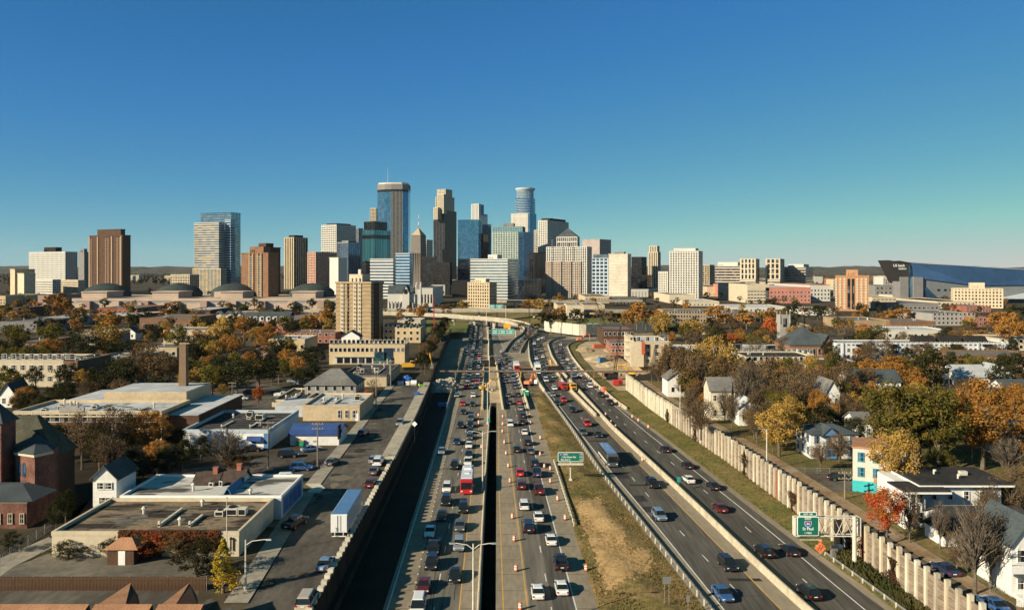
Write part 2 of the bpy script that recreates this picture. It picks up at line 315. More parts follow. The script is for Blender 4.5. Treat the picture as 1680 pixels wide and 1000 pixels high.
# driving lanes
ribbon('shade_strip', off(left_wall,1.3), off(a_edge,-.6), 60, 300, .005, M('shade_strip_mat',(.034,.024,.016),(.024,.018,.012),scale=.2,pos=True,amt=.3))  # dark strip painted where the retaining wall's shade falls
ribbon('freeway_lanes', a_dot, off(a_yel,-.1), 60, 740, .004, asphalt_old)
ribbon('freeway_lanes', off(b_yel2,.3), off(b_white,-.1), 60, 740, .004, asphalt_old)
ribbon('freeway_lanes', off(c_white,.1), off(c_yel,-.1), 60, 556, .004, asphalt)
ribbon('freeway_lanes', off(d_yel,.3), off(d_edge,-1.2), 60, 524, .004, asphalt)
ribbon('dark_lane', off(b_dash,.25), off(b_white,-.15), 60, 300, .007, asphalt)
line(a_edge, 60, 270, white_line); line(a_dot, 70, 300, white_line, .22, (.55,2.6)); line(a_dash, 70, 700, white_line, .16, (3,9)); line(a_yel, 60, 700, yellow_line)
line(b_yel1, 60, 262, yellow_line); line(b_yel2, 60, 700, yellow_line); line(b_dash, 70, 700, white_line, .16, (3,9)); line(b_white, 60, 700, white_line)
line(c_white, 60, 520, white_line); line(c_dash, 66, 520, white_line, .17, (3,9)); line(c_yel, 60, 520, yellow_line)
line(d_yel, 60, 500, yellow_line); line(d_dash, 68, 480, white_line, .17, (3,9)); line(d_white, 60, 480, white_line)
for k in range(9):                                 # dark repair patches sawn into the second carriageway
    y = [118,146,151.5,158.6,170,176,196,214,222][k]; wd = [5,1.6,2.2,2.6,4.6,2.5,3.4,5.2,5][k]; ln = [1.1,2.6,3.6,4.2,1.2,3.6,2.2,1.2,1.4][k]; x = c_white(y)+[4.2,.2,-.2,-.2,1.6,.4,.2,.6,.8][k]
    put('asphalt_patch', MB().add([(x,y,.01),(x+wd,y,.01),(x+wd-.2,y+ln,.01),(x-.2,y+ln,.01)], [(0,1,2,3)]), roof_dark, kind='structure')
STRAW = [(945,829),(983,817),(1001,856),(1022,868),(1028,905),(1069,905),(1066,938),(990,975),(984,940),(968,895),(950,856)]
SW = [P(*p) for p in STRAW]
def inside(x, y, poly):
    c = False; n = len(poly)
    for i in range(n):
        a, b = poly[i], poly[i-1]
        if (a.y > y) != (b.y > y) and x < (b.x-a.x)*(y-a.y)/(b.y-a.y)+a.x: c = not c
    return c
# grass wedge between the carriageways and the verge below the noise wall
def meadow(name, fa, fb, y0, y1, mat, hump, nx=14, step=2.5, za=.03, zb=.03, bed=None):
    m = MB(); n = int((y1-y0)/step); rng = random.Random(3)
    for i in range(n+1):
        y = y0+(y1-y0)*i/n
        for j in range(nx+1):
            t = j/nx; b = math.sin(math.pi*t); x = fa(y)+(fb(y)-fa(y))*t
            m.v.append((x, y, za+(zb-za)*t+b*(hump+.35*hump*math.sin(x*.7+y*.23)+rng.uniform(-.02,.02))))
    for i in range(n):
        for j in range(nx):
            a = i*(nx+1)+j; m.f.append((a,a+1,a+nx+2,a+nx+1)); q = m.v[a]; m.m.append(1 if bed and inside(q[0]+rng.gauss(0,.35),q[1]+rng.gauss(0,1.0),bed) else 0)
    return put(name, m, mat, kind='structure')
meadow('grass_wedge', off(b_edge,.1), off(c_bar,-.5), 60, 296, [M('dry_verge',(.13,.115,.038),(.29,.19,.08),scale=.10,fine=1.0,pos=True,amt=.4), straw], .45, nx=46, step=.8, bed=SW)
meadow('grass_verge', off(d_edge,.1), off(noise_x,-.1), 60, 300, verge, .1, zb=.7, nx=8)
def tufts(name, n, place, mat, seed, hh=(.12,.36), label=None):
    rg = np.random.default_rng(seed); V = np.zeros((n*3,3)); k = 0
    while k < n:
        p = place(rg)
        if p is None: continue
        h = rg.uniform(*hh); a = rg.uniform(0, 6.28); wd = h*.35; lx, ly = rg.normal(0,h*.35,2)
        V[k*3] = (p[0]-wd*math.cos(a), p[1]-wd*math.sin(a), p[2]); V[k*3+1] = (p[0]+wd*math.cos(a), p[1]+wd*math.sin(a), p[2]); V[k*3+2] = (p[0]+lx, p[1]+ly, p[2]+h); k += 1
    me = bpy.data.meshes.new(name); me.from_pydata(V.tolist(), [], [(i*3,i*3+1,i*3+2) for i in range(n)]); me.materials.append(mat)
    return put(name, me, kind='stuff')
grass_leaf = leafmat('grass_leaf', (.085,.09,.028), (.20,.15,.055), .10)
straw_leaf = leafmat('straw_leaf', (.52,.34,.15), (.40,.25,.10), .3)
weed_leaf = leafmat('weed_leaf', (.05,.055,.02), (.11,.09,.035), .2)
def gore_pt(rg, lo=95, hi=292):
    y = rg.uniform(lo, hi) if rg.random() < .7 else rg.uniform(lo,min(hi,150))
    t = rg.uniform(.02,.97); a, b = b_edge(y)+.1, c_bar(y)-.5
    if b-a < 1: return None
    x = a+(b-a)*t; return (x, y, .45*math.sin(math.pi*t)*.8)
tufts('wedge_grass', 15000, lambda rg: (lambda p: None if p is None or (inside(p[0],p[1],SW) and rg.random() < .8) else p)(gore_pt(rg)), leafmat('dry_leaf',(.12,.105,.035),(.27,.18,.075),.09), 1)['label'] = 'rough green and tan grass on the wedge between carriageways'
tufts('dry_straw', 5000, lambda rg: (lambda p: p if p and inside(p[0]+rg.normal(0,.8),p[1]+rg.normal(0,1.5),SW) else None)(gore_pt(rg,100,165)), straw_leaf, 2, (.05,.13))['label'] = 'pale dry straw mulch on the grass wedge'
def verge_pt(rg):
    y = rg.uniform(95,300); t = rg.uniform(.02,.98); return (d_edge(y)+.1+(noise_x(y)-d_edge(y)-.2)*t, y, .03+.67*t)
tufts('verge_grass', 12000, verge_pt, grass_leaf, 3)['label'] = 'rough green grass along the foot of the noise wall'
def weed_pt(rg):
    y = rg.uniform(95,128); return (d_edge(y)+1.6+(noise_x(y)-d_edge(y)-1.8)*rg.random(), y, .4)
tufts('roadside_weeds', 4000, weed_pt, weed_leaf, 4, (.5,1.5))['label'] = 'tall dark weeds between guardrail and noise wall'

# ------------------------------------------------------------------ retaining wall with notched parapet
t = thing('retaining_wall', 'long shade-darkened concrete retaining wall with notched parapet below the street', 'wall', (left_wall(100),100,0))
def rel(t, *p): return tuple(Vector(p)-t.location)
def wallstrip(fa, fb, y0, y1, z0, z1, t, step=6):
    m = MB(); n = max(1,int((y1-y0)/step)); yy = [y0+(y1-y0)*i/n for i in range(n+1)]
    m.rings([[rel(t,fa(y),y,z0),rel(t,fb(y),y,z0),rel(t,fb(y),y,z1),rel(t,fa(y),y,z1)] for y in yy]); return m
put('wall_face', wallstrip(off(left_wall,-.35), off(left_wall,.4), 66, 560, -.2, 4.45, t), concrete_shade_joint, t)
put('coping', wallstrip(off(left_wall,-2.5), off(left_wall,.55), 176, 292, 4.05, 4.85, t), concrete, t)
pm = MB(); pm.box(-.34,.42,-.42,.42,0,.5); pmesh = pm.mesh('post', concrete_pale)
y = 70
while y < 176: put('post', pmesh, parent=t, loc=rel(t,left_wall(y),y,4.44)); y += 2.1
put('lower_ledge', wallstrip(off(left_wall,.5), off(left_wall,1.4), 66, 290, -.1, 1.2, t), concrete_shade_joint, t)
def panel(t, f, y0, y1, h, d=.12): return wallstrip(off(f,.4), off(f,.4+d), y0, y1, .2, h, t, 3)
for k in range(30): put('panel', panel(t, left_wall, 68+k*7.4, 75.1+k*7.4, 4.5), concrete_shade_joint, t)
# noise wall: every post and every board panel
t = thing('noise_wall', 'tall noise wall of cream posts and weathered board panels', 'wall', (noise_x(100),100,0)); NW = t
tri = MB().box(-.30,.30,-.27,.27,0,6.55); pms = [MB().box(-.30,.30,-.27,.27,0,q).mesh('post', mt) for q,mt in ((6.55,concrete_pale),(6.45,M('post_grey',(.47,.42,.33),(.36,.31,.23),scale=.4,fine=1.6,pos=True,amt=.25,stretch=(1,1,.3))),(6.62,M('post_warm',(.60,.53,.39),(.46,.39,.27),scale=.4,fine=1.6,pos=True,amt=.25,stretch=(1,1,.3))))]
y = 78.0; k = 0
while y < 303:
    zb = .2; o = put('post', random.choice(pms), parent=t, loc=rel(t,noise_x(y)+random.uniform(-.05,.05),y,zb+random.uniform(-.12,.08))); o.rotation_euler.z = math.atan((noise_x(y+2)-noise_x(y))/-2)
    e = y+2.32; mm = MB(); a, b = Vector((noise_x(y),y,0)), Vector((noise_x(e),e,0)); hh = 5.9
    for j in range(12):                            # twelve boards with shadow gaps
        z0, z1 = zb+.3+j*(hh-.3)/12, zb+.3+(j+1)*(hh-.3)/12-.04; dx = .07+random.uniform(-.02,.02)
        mm.add([rel(t,a.x-dx,a.y,z0),rel(t,b.x-dx,b.y,z0),rel(t,b.x-dx,b.y,z1),rel(t,a.x-dx,a.y,z1),rel(t,a.x+dx,a.y,z0),rel(t,b.x+dx,b.y,z0),rel(t,b.x+dx,b.y,z1),rel(t,a.x+dx,a.y,z1)],
               [(0,1,2,3),(7,6,5,4),(3,2,6,7),(0,3,7,4),(1,5,6,2)])
    put('board_panel', mm, rust if k in (19,34) else (concrete_pale if y > 232 else plank_mat), t); y = e; k += 1
put('footing', wallstrip(off(noise_x,-.55), off(noise_x,.3), 78, 303, -.1, .5, t), concrete, t)
# concrete barriers
jprof = [(-.33,0),(-.33,.08),(-.16,.4),(-.11,.95),(.11,.95),(.16,.4),(.33,.08),(.33,0)]
def barrier(label, f, y0, y1, seg=None, sc=1.0, mat=None, group=None):
    mat = mat or M('barrier_mat',(.50,.43,.31),(.37,.32,.23),scale=.4,fine=1.6,pos=True,amt=.22); t = thing('concrete_barrier', label, 'barrier', (f(y0),y0,0), group=group)
    if not seg: seg = y1-y0
    y = y0
    while y < y1-.5:
        e = min(y1, y+seg); m = MB(); n = max(1,int((e-y)/6))
        m.rings([[rel(t, f(yy)+px*sc, yy, pz*sc) for px, pz in jprof] for yy in [y+.04+(e-y-.08)*i/n for i in range(n+1)]]); put('segment', m, mat, t); y = e
    return t
barrier('long pale median barrier between the two dark asphalt carriageways', med, 62, 330, 6.1, 1.15)
barrier('curving pale median barrier beside the construction trestle', med, 336, 535, 20, 1.2)
barrier('low pale barrier wall around the curve of the inner carriageway', c_bar, 300, 560, 20, 1.25)
barrier('thin pale barrier outside the curving outer carriageway', off(d_edge,.4), 262, 512, 20, 1.1)
barrier('temporary barrier along the shadowed edge of the busy lanes', off(a_edge,-.5), 262, 470, 8, 1.15)
barrier('temporary barrier shielding the median work zone from oncoming queue', off(a_yel,.6), 262, 372, 8, 1.25)
barrier('temporary barrier between median work zone and outbound queue', off(b_yel2,-.7), 262, 392, 8, 1.25)
barrier('temporary barrier between outbound queue and the portable toilets', off(b_white,.9), 262, 372, 8, 1.25)
barrier('temporary barrier beside the parked red and orange work trucks', off(c_yel,1.0), 250, 372, 8, 1.2)
barrier('low pale rail barrier lining the dark slot between decks', off(gap_l,-.35), 62, 268, 12, .72)
barrier('tall divider barrier between oncoming queue and outbound lanes', off(a_yel,3.0), 395, 700, 24, 1.4)
# steel guardrails
def guardrail(label, f, y0, y1, group, step=2.6):
    t = thing('guardrail', label, 'guardrail', (f(y0),y0,0), group=group)
    m = MB(); n = int((y1-y0)/step)
    m.rings([[rel(t,f(y)-.05,y,.42),rel(t,f(y)+.06,y,.5),rel(t,f(y)+.02,y,.6),rel(t,f(y)+.06,y,.72),rel(t,f(y)-.05,y,.8)] for y in [y0+(y1-y0)*i/n for i in range(n+1)]]); put('rail', m, steel, t)
    pm = MB().box(-.09,.09,-.08,.08,-.05,.86).mesh('post', steel_pale)
    for i in range(n+1): y = y0+(y1-y0)*i/n; put('post', pm, parent=t, loc=rel(t,f(y)-.2,y,0))
guardrail('galvanised guardrail along the grass wedge beside dark carriageway', c_bar, 66, 296, 'guardrails', 3.1)
guardrail('short guardrail stub below the wide green exit sign', off(b_edge,.5), 143, 190, 'guardrails', 2.2)
guardrail('guardrail below the noise wall behind the overhead sign', off(d_edge,.7), 66, 131, 'guardrails', 2.8)

# ------------------------------------------------------------------ streets beside the freeway
ribbon('street', T((60,-31.5),(100,-33),(150,-37),(180,-38.2),(277,-42)), off(left_wall,-.3), 60, 300, ZG+.004, street_asphalt)
ribbon('sidewalk', T((60,-34.6),(100,-36),(150,-40),(180,-41),(277,-44.6)), T((60,-31.5),(100,-33),(150,-37),(180,-38.2),(277,-42)), 100, 290, ZG+.12, sidewalk_mat)
patch('side_street', [(395,812),(540,780),(585,733),(520,738),(300,770),(300,810)], ZG+.006, street_asphalt)
patch('parking_lot', [(300,690),(440,668),(500,640),(420,628),(300,640)], ZG+.006, street_asphalt)
patch('shaded_yard', [(118,860),(60,880),(150,815),(300,800),(330,775),(395,765),(300,735),(200,740),(120,760)], ZG+.004, M('shaded_yard_mat',(.04,.032,.022),(.026,.02,.014),scale=.1,pos=True,amt=.4))  # dark soil colour, deepened to stand in for tree and building shade
patch('back_lot', [(0,945),(340,945),(352,905),(85,905),(20,930)], ZG+.006, M('lot_mat',(.19,.165,.125),(.12,.105,.085),scale=.12,fine=.9,pos=True,amt=.22))
patch('alley', [(0,1000),(300,1000),(330,965),(0,965)], ZG+.005, street_asphalt)
patch('alley_drive', [(0,945),(20,930),(100,890),(80,880),(0,915)], ZG+.008, sidewalk_mat)
patch('traffic_island', [(452,793),(520,794),(533,800),(525,806),(500,806),(452,803)], ZG+.13, lawn)
patch('island_kerb', [(500,793),(524,792),(534,800),(524,808),(503,806),(512,800)], ZG+.15, concrete_pale)
# street behind the noise wall
nws = lambda d: (lambda y: noise_x(y)+d)
ribbon('back_street', nws(.6), nws(4.6), 70, 300, ZG+.004, street_asphalt)
ribbon('back_sidewalk', nws(4.6), nws(7.4), 70, 300, ZG+.13, M('leafy_walk',(.33,.25,.16),(.24,.15,.08),scale=.25,fine=1.4,pos=True,amt=.25))
ribbon('back_lawn', nws(7.4), nws(60), 70, 300, ZG+.01, lawn)
patch('back_cross_street', [(1306,806),(1402,806),(1402,776),(1288,772)], ZG+.02, street_asphalt)
patch('front_yard', [(1306,772),(1402,776),(1400,757),(1300,757)], ZG+.03, M('yard',(.10,.095,.035),(.15,.12,.05),scale=.2,pos=True,amt=.3))
# bare soil of the construction zone
ribbon('construction_ground', off(d_edge,2.5), r_bot, 303, 520, .02, soil, 8)
ribbon('median_soil', off(a_yel,.8), off(b_yel2,-.9), 276, 380, .02, soil, 8)
ribbon('gore_soil', off(b_white,1.2), off(c_bar,-.8), 276, 400, .03, M('soil_dark',(.24,.18,.11),(.12,.09,.06),scale=.2,fine=1,pos=True,amt=.3), 8)
ribbon('median_strip', off(c_yel,1.2), off(med,-.6), 62, 330, .008, concrete_road)
ribbon('grass_bank', off(d_edge,.9), off(d_edge,5.5), 300, 505, .35, verge, 8)
patch('park_lawn', [(955,536),(1110,536),(1105,521),(960,521)], ZG+.01, M('park',(.13,.15,.035),(.17,.15,.05),scale=.03,pos=True,amt=.3))
patch('park_lawn', [(700,545),(765,545),(770,527),(700,524)], ZG+.01, MATS['park'])
# far hills with woods
m = MB(); rg = random.Random(9); n = 260
for k, (D, zt, z2) in enumerate(((7200, 64, 14), (9800, 84, 18))):
    pr = []; hN = [rg.uniform(-1,1) for _ in range(n)]
    for i in range(n+1):
        x = -9000+18000*i/n; hh = zt+z2*math.sin(i*.16+k)*.5+z2*.4*math.sin(i*.57)+rg.uniform(-3.5,3.5); pr.append((x,hh))
    for i in range(n):
        (x0,h0),(x1,h1) = pr[i], pr[i+1]
        m.add([(x0,D-500,ZG),(x1,D-500,ZG),(x1,D,h1),(x0,D,h0),(x1,D+700,ZG),(x0,D+700,ZG)], [(0,1,2,3),(3,2,4,5)])
put('hills', m, M('hill_woods',(.055,.055,.04),(.10,.085,.055),scale=.006,fine=.02,pos=True,amt=.45), kind='structure')

# expansion joints and tarred cracks
m = MB(); jr = random.Random(2)
for k in range(40):
    y = 84+k*6.1
    for (fa,fb) in ((a_edge,a_dot),(a_yel,gap_l),(gap_r,b_yel2),(b_white,b_edge)): x0, x1 = fa(y)+.15, fb(y)-.25; m.add([(x0,y,.009),(x1,y,.009),(x1,y+.09,.009),(x0,y+.09,.009)],[(0,1,2,3)])
put('expansion_joint', m, concrete_shade_joint, kind='structure')
m = MB()
for k in range(90):
    f, y = jr.choice([(a_dash,0),(a_yel,-1.6),(b_dash,1.6),(b_dash,-1.4),(c_dash,-1.7),(c_dash,1.6),(d_dash,1.5),(d_dash,-1.6)]), jr.uniform(90,280); x = f[0](y)+f[1]+jr.uniform(-1.2,1.2); lng = jr.random() < .6; pts = []
    for i in range(9): pts.append((x+(jr.uniform(-.12,.12) if lng else i*.5-2), y+(i*1.5 if lng else jr.uniform(-.2,.2)))); 
    if lng: x0 = f[0](y); pts = [(a+f[0](b)-x0, b) for a,b in pts]
    for a,b in zip(pts[:-1],pts[1:]): 
        dx = .05; m.add([(a[0]-dx,a[1]-(0 if lng else .06),.0105),(a[0]+dx,a[1]+(0 if lng else .06),.0105),(b[0]+dx,b[1]+(0 if lng else .06),.0105),(b[0]-dx,b[1]-(0 if lng else .06),.0105)],[(0,1,2,3)])
put('tarred_crack', m, roof_dark, kind='structure')
m = MB()
for k in range(60):
    y = jr.uniform(95,290); x = jr.uniform(-41,-30)+(y-100)*-.035; a = jr.uniform(.6,2.6); b = jr.uniform(.6,3.5); n = 9
    m.add([(x+a*math.cos(i*.698)*jr.uniform(.7,1.2),y+b*math.sin(i*.698)*jr.uniform(.7,1.2),ZG+.0075+k*.00004) for i in range(n)],[tuple(range(n))],k%3)
put('street_stain', m, [M('stain_dark',(.05,.044,.037),pos=True),M('stain_tan',(.19,.16,.115),pos=True),asphalt], kind='structure')
# ------------------------------------------------------------------ building kit
FOOT = []                                          # footprints that trees keep clear of
def note(xs, ys): FOOT.append((min(xs)-1.5, max(xs)+1.5, min(ys)-1.5, max(ys)+1.5))
def local(root, p, rz=0.0):
    q = Matrix.Rotation(-root.rotation_euler.z, 3, 'Z') @ (Vector(p)-root.location); return tuple(q), rz-root.rotation_euler.z
def face_len(C, dx, dy, xp): u = (xp-CX)/F; return (u*C[1]-C[0])/(dx-u*dy)
class Vol:                                         # an upright block seen with its near corner at column xc, faces running to xl and xr
    def __init__(s, xl, xc, xr, yt, Y, th=22, dep=None, zb=ZG, yb=None):
        s.th = R(th); c, sn = math.cos(s.th), math.sin(s.th); s.C = (xat(xc,Y), Y, zb)
        s.w = face_len(s.C, -c, sn, xl); s.d = dep or face_len(s.C, sn, c, xr)
        if not 4 < s.d < 200: s.d = 25
        s.z1 = zat(yt, Y)-zb; s.z0 = 0 if yb is None else zat(yb,Y)-zb
        pts = [(s.C[0]-c*a+sn*b, Y+sn*a+c*b) for a in (0,s.w) for b in (0,s.d)]; note([p[0] for p in pts],[p[1] for p in pts])
def block(root, v, wall, gl, style='grid', fl=3.7, bay=4.2, pier=.9, band=1.1, proud=.45, x0=None,x1=None,y0=None,y1=None,z0=None,z1=None, roof=roof_grey, solid=False, par=1.1):
    loc, rz = local(root, v.C, -v.th)
    x0 = -v.w if x0 is None else x0; x1 = 0 if x1 is None else x1; y0 = 0 if y0 is None else y0; y1 = v.d if y1 is None else y1; z0 = v.z0 if z0 is None else z0; z1 = v.z1 if z1 is None else z1
    i = proud
    put('wall' if solid else 'glazing', MB().box(x0+i,x1-i,y0+i,y1-i,z0,z1-.2), wall if solid else gl, root, loc, rz)
    if not solid and style in ('grid','piers','glass'):
        m = MB(); nx = max(1,round((x1-x0)/bay)); ny = max(1,round((y1-y0)/bay)); pw = pier/2 if style != 'glass' else .12
        for k in range(nx+1):
            x = x0+pw+(x1-x0-2*pw)*k/nx
            m.box(x-pw,x+pw,y0,y0+i+.1,z0,z1-.25).box(x-pw,x+pw,y1-i-.1,y1,z0,z1-.25)
        for k in range(1,ny):
            y = y0+pw+(y1-y0-2*pw)*k/ny
            m.box(x0,x0+i+.1,y-pw,y+pw,z0,z1-.25).box(x1-i-.1,x1,y-pw,y+pw,z0,z1-.25)
        put('pier', m, wall, root, loc, rz, kind='stuff')
    if not solid and style in ('grid','bands','glass'):
        m = MB(); n = max(1,round((z1-z0)/fl)); bw = band if style != 'glass' else .3; e = .06 if style == 'grid' else 0
        for k in range(n):
            z = z0+(z1-z0)*k/n; m.box(x0+e,x1-e,y0+e,y1-e,z,z+bw)
        put('floor_band', m, wall, root, loc, rz, kind='stuff')
    m = MB(); pz = z1-par; tk = .5
    m.box(x0-.04,x1+.04,y0-.04,y0+tk,pz,z1,0).box(x0-.04,x1+.04,y1-tk,y1+.04,pz,z1,0).box(x0-.04,x0+tk,y0+tk,y1-tk,pz,z1,0).box(x1-tk,x1+.04,y0+tk,y1-tk,pz,z1,0)
    m.box(x0+tk,x1-tk,y0+tk,y1-tk,pz,z1-.55,1); put('roof', m, [wall, roof], root, loc, rz)
    return loc, rz
def tower(name, label, v, wall, gl, pent=None, cat='building', group=None, extra=None, **kw):
    root = thing(name, label, cat, v.C, -v.th, group); block(root, v, wall, gl, **kw)
    if pent:                                       # (share of width, share of depth, height[, material])
        a, b, hh = pent[:3]; m = MB().box(-v.w*(.5+a/2),-v.w*(.5-a/2),v.d*(.5-b/2),v.d*(.5+b/2),v.z1-.6,v.z1+hh)
        for q in range(3): m.box(-v.w*(.5+a/2)+q*2.4+.6,-v.w*(.5+a/2)+q*2.4+2,v.d*(.5-b/2)-.8,v.d*(.5-b/2)+.2,v.z1-.6,v.z1+hh*.5)
        put('penthouse', m, pent[3] if len(pent) > 3 else mid_grey, root)
    return root
WINM = {}
def window_mesh(w, h, fm=None, gm=None, cross=True, fr=.09):
    fm = fm or white_paint; gm = gm or win_dark; key = (round(w,2),round(h,2),fm.name,gm.name,cross)
    if key not in WINM:
        m = MB(); m.box(-w/2,w/2,-.02,.03,0,h,1)
        for a in ((-w/2-fr,-w/2,0,h),(w/2,w/2+fr,0,h),(-w/2-fr,w/2+fr,h,h+fr),(-w/2-fr*1.6,w/2+fr*1.6,-fr*1.3,0)): m.box(a[0],a[1],-.09,.03,a[2],a[3],0)
        if cross: m.box(-w/2,w/2,-.05,-.01,h/2-.03,h/2+.03,0)
        WINM[key] = m.mesh('window', [fm, gm])
    return WINM[key]
def windows(root, org, rz, n, rows, span, w, h, z0, dz, Y, fm=None, gm=None, skip=(), cross=True):
    """rows x n windows along a wall that starts at org (local) and runs along direction rz"""
    me = window_mesh(w, h, fm, gm, cross); dx, dy = math.cos(rz), math.sin(rz)
    big = w*F/Y >= 4.6
    if big:
        for r_ in range(rows):
            for k in range(n):
                if (r_,k) in skip: continue
                s = span*(k+.5)/n; put('window', me, parent=root, loc=(org[0]+dx*s, org[1]+dy*s, org[2]+z0+dz*r_), rz=rz)
    else:
        m = MB()
        for r_ in range(rows):
            for k in range(n):
                s = span*(k+.5)/n; cx, cy = org[0]+dx*s, org[1]+dy*s; z = org[2]+z0+dz*r_
                p = lambda a, b: (cx+dx*a+dy*b, cy+dy*a-dx*b)
                for (a0,a1,b,za,zb,mi) in ((-w/2-.12,w/2+.12,.05,z-.14,z+h+.1,0),(-w/2,w/2,.10,z,z+h,1)):
                    q = [p(a0,0),p(a1,0),p(a1,b),p(a0,b)]
                    m.add([(*q[0],za),(*q[1],za),(*q[2],za),(*q[3],za),(*q[0],zb),(*q[1],zb),(*q[2],zb),(*q[3],zb)], [(3,2,6,7),(7,6,5,4),(0,3,7,4),(2,1,5,6),(0,1,2,3)], mi)
        put('window_row', m, [fm or white_paint, gm or win_dark], root, kind='stuff')
def vents(root, w, d, z, n, seed, lo=.8, hi=2.2):
    rg = random.Random(seed)
    for k in range(n):
        x, y = rg.uniform(.12,.85)*w, rg.uniform(.15,.85)*d; a = rg.uniform(lo,hi); b = rg.uniform(.6,1.4)
        if rg.random() < .55:
            m = MB().box(x-a/2,x+a/2,y-a/2,y+a/2,z-.1,z+b,0).box(x-a/2+.12,x+a/2-.12,y-a/2-.02,y-a/2+.1,z+.15,z+b-.15,1).cyl(x,y,z+b,z+b+.15,a*.32,n=10,mi=1)
        else: m = MB().cyl(x,y,z-.1,z+b,.22,n=8).cyl(x,y,z+b-.05,z+b+.35,.42,.1,n=8)
        put('roof_vent', m, [steel_pale, black_metal], root)
def flat(label, xl, xr, yf, yb, yk, wall, roof, wins=None, side=None, zb=ZG, name='flat_roofed_building', cat='building', group=None, th=0, nv=0, fm=None, gm=None, Y=None, dep=None, par=.55, parm=None, lwin=None):
    Y = Y or F*(H-zb)/(yb-HY); zt = zat(yf,Y); w = (xr-xl)*Y/F
    d = dep or max(5, F*(H-zt)/(yk-HY)-Y); h = zt-zb
    root = thing(name, label, cat, (xat(xl,Y),Y,zb), R(th), group)
    c, s = math.cos(R(th)), math.sin(R(th)); pts = [(root.location.x+c*a-s*b, Y+s*a+c*b) for a in (0,w) for b in (0,d)]; note([p[0] for p in pts],[p[1] for p in pts])
    put('wall', MB().box(0,w,0,d,0,h-par-.04), wall, root)
    m = MB(); tk = .35
    m.box(-.06,w+.06,-.06,tk,h-par-.1,h).box(-.06,w+.06,d-tk,d+.06,h-par-.1,h).box(-.06,tk,tk,d-tk,h-par-.1,h).box(w-tk,w+.06,tk,d-tk,h-par-.1,h); put('parapet', m, parm or wall, root)
    put('roof', MB().box(tk,w-tk,tk,d-tk,h-par-.12,h-par+.02), roof, root)
    if Y < 300:
        m = MB()
        for k in range(1,int(d/2.6)): m.box(tk,w-tk,k*2.6,k*2.6+.07,h-par+.021,h-par+.035)
        for k in range(1,int(w/7)): m.box(k*7,k*7+.07,tk,d-tk,h-par+.0215,h-par+.034)
        put('roof_seam', m, mid_grey, root, kind='stuff'); nv += 3; m = MB(); rs_ = random.Random(int(xl*7+yf))
        for k in range(int(w*d/22)+3):
            cx_, cy_ = rs_.uniform(.1,.9)*w, rs_.uniform(.12,.88)*d; a_, b_ = min(rs_.uniform(.4,2.2),w*.09), min(rs_.uniform(.3,1.1),d*.1)
            m.add([(cx_+a_*math.cos(i*.785)*rs_.uniform(.6,1.2),cy_+b_*math.sin(i*.785)*rs_.uniform(.6,1.2),h-par+.036+k*.0008) for i in range(8)],[tuple(range(8))],k%2)
        put('roof_stain', m, [roof_grey, M('stain_brown',(.12,.10,.075),scale=.5)], root, kind='stuff')
        m = MB()
        for k in range(2): x_ = rs_.uniform(.2,.8)*w; m.box(x_,x_+.35,d*.2,d*(.5+.2*k),h-par+.15,h-par+.42).box(x_+.02,x_+.33,d*.2,d*.2+.3,h-par,h-par+.9)
        put('roof_duct', m, steel_pale, root)
    if wins:                                       # rows, columns, width, height, first sill, storey
        r_, n, ww, wh, z0, dz = wins; windows(root, (0,-.012,0), 0, n, r_, w, ww, wh, z0, dz, Y, fm, gm)
    if side:
        r_, n, ww, wh, z0, dz = side; windows(root, (w+.012,0,0), R(90), n, r_, d, ww, wh, z0, dz, Y, fm, gm)
    if lwin:
        r_, n, ww, wh, z0, dz = lwin; windows(root, (-.012,d,0), R(-90), n, r_, d, ww, wh, z0, dz, Y, fm, gm)
    if nv: vents(root, w, d, h-par, nv, int(xl+yf))
    root['w'] = w; root['d'] = d; root['h'] = h
    return root
def gable(m, x0,x1,y0,y1,z,rh,axis,ov=.45,th=.22,mi=0):
    if axis == 'y':                                # ridge runs away from the viewer: gable end faces the front
        xm = (x0+x1)/2
        for s0, s1 in ((x0-ov,xm),(x1+ov,xm)):
            zz = z-ov*rh/((x1-x0)/2); m.add([(s0,y0-ov,zz),(s0,y1+ov,zz),(s1,y1+ov,z+rh),(s1,y0-ov,z+rh),(s0,y0-ov,zz+th),(s0,y1+ov,zz+th),(s1,y1+ov,z+rh+th),(s1,y0-ov,z+rh+th)],[(0,1,2,3),(7,6,5,4),(0,3,7,4),(1,5,6,2),(0,4,5,1)],mi)
    else:
        ym = (y0+y1)/2
        for s0, s1 in ((y0-ov,ym),(y1+ov,ym)):
            zz = z-ov*rh/((y1-y0)/2); m.add([(x0-ov,s0,zz),(x1+ov,s0,zz),(x1+ov,s1,z+rh),(x0-ov,s1,z+rh),(x0-ov,s0,zz+th),(x1+ov,s0,zz+th),(x1+ov,s1,z+rh+th),(x0-ov,s1,z+rh+th)],[(0,1,2,3),(7,6,5,4),(0,3,7,4),(1,5,6,2),(0,4,5,1)],mi)
    return m
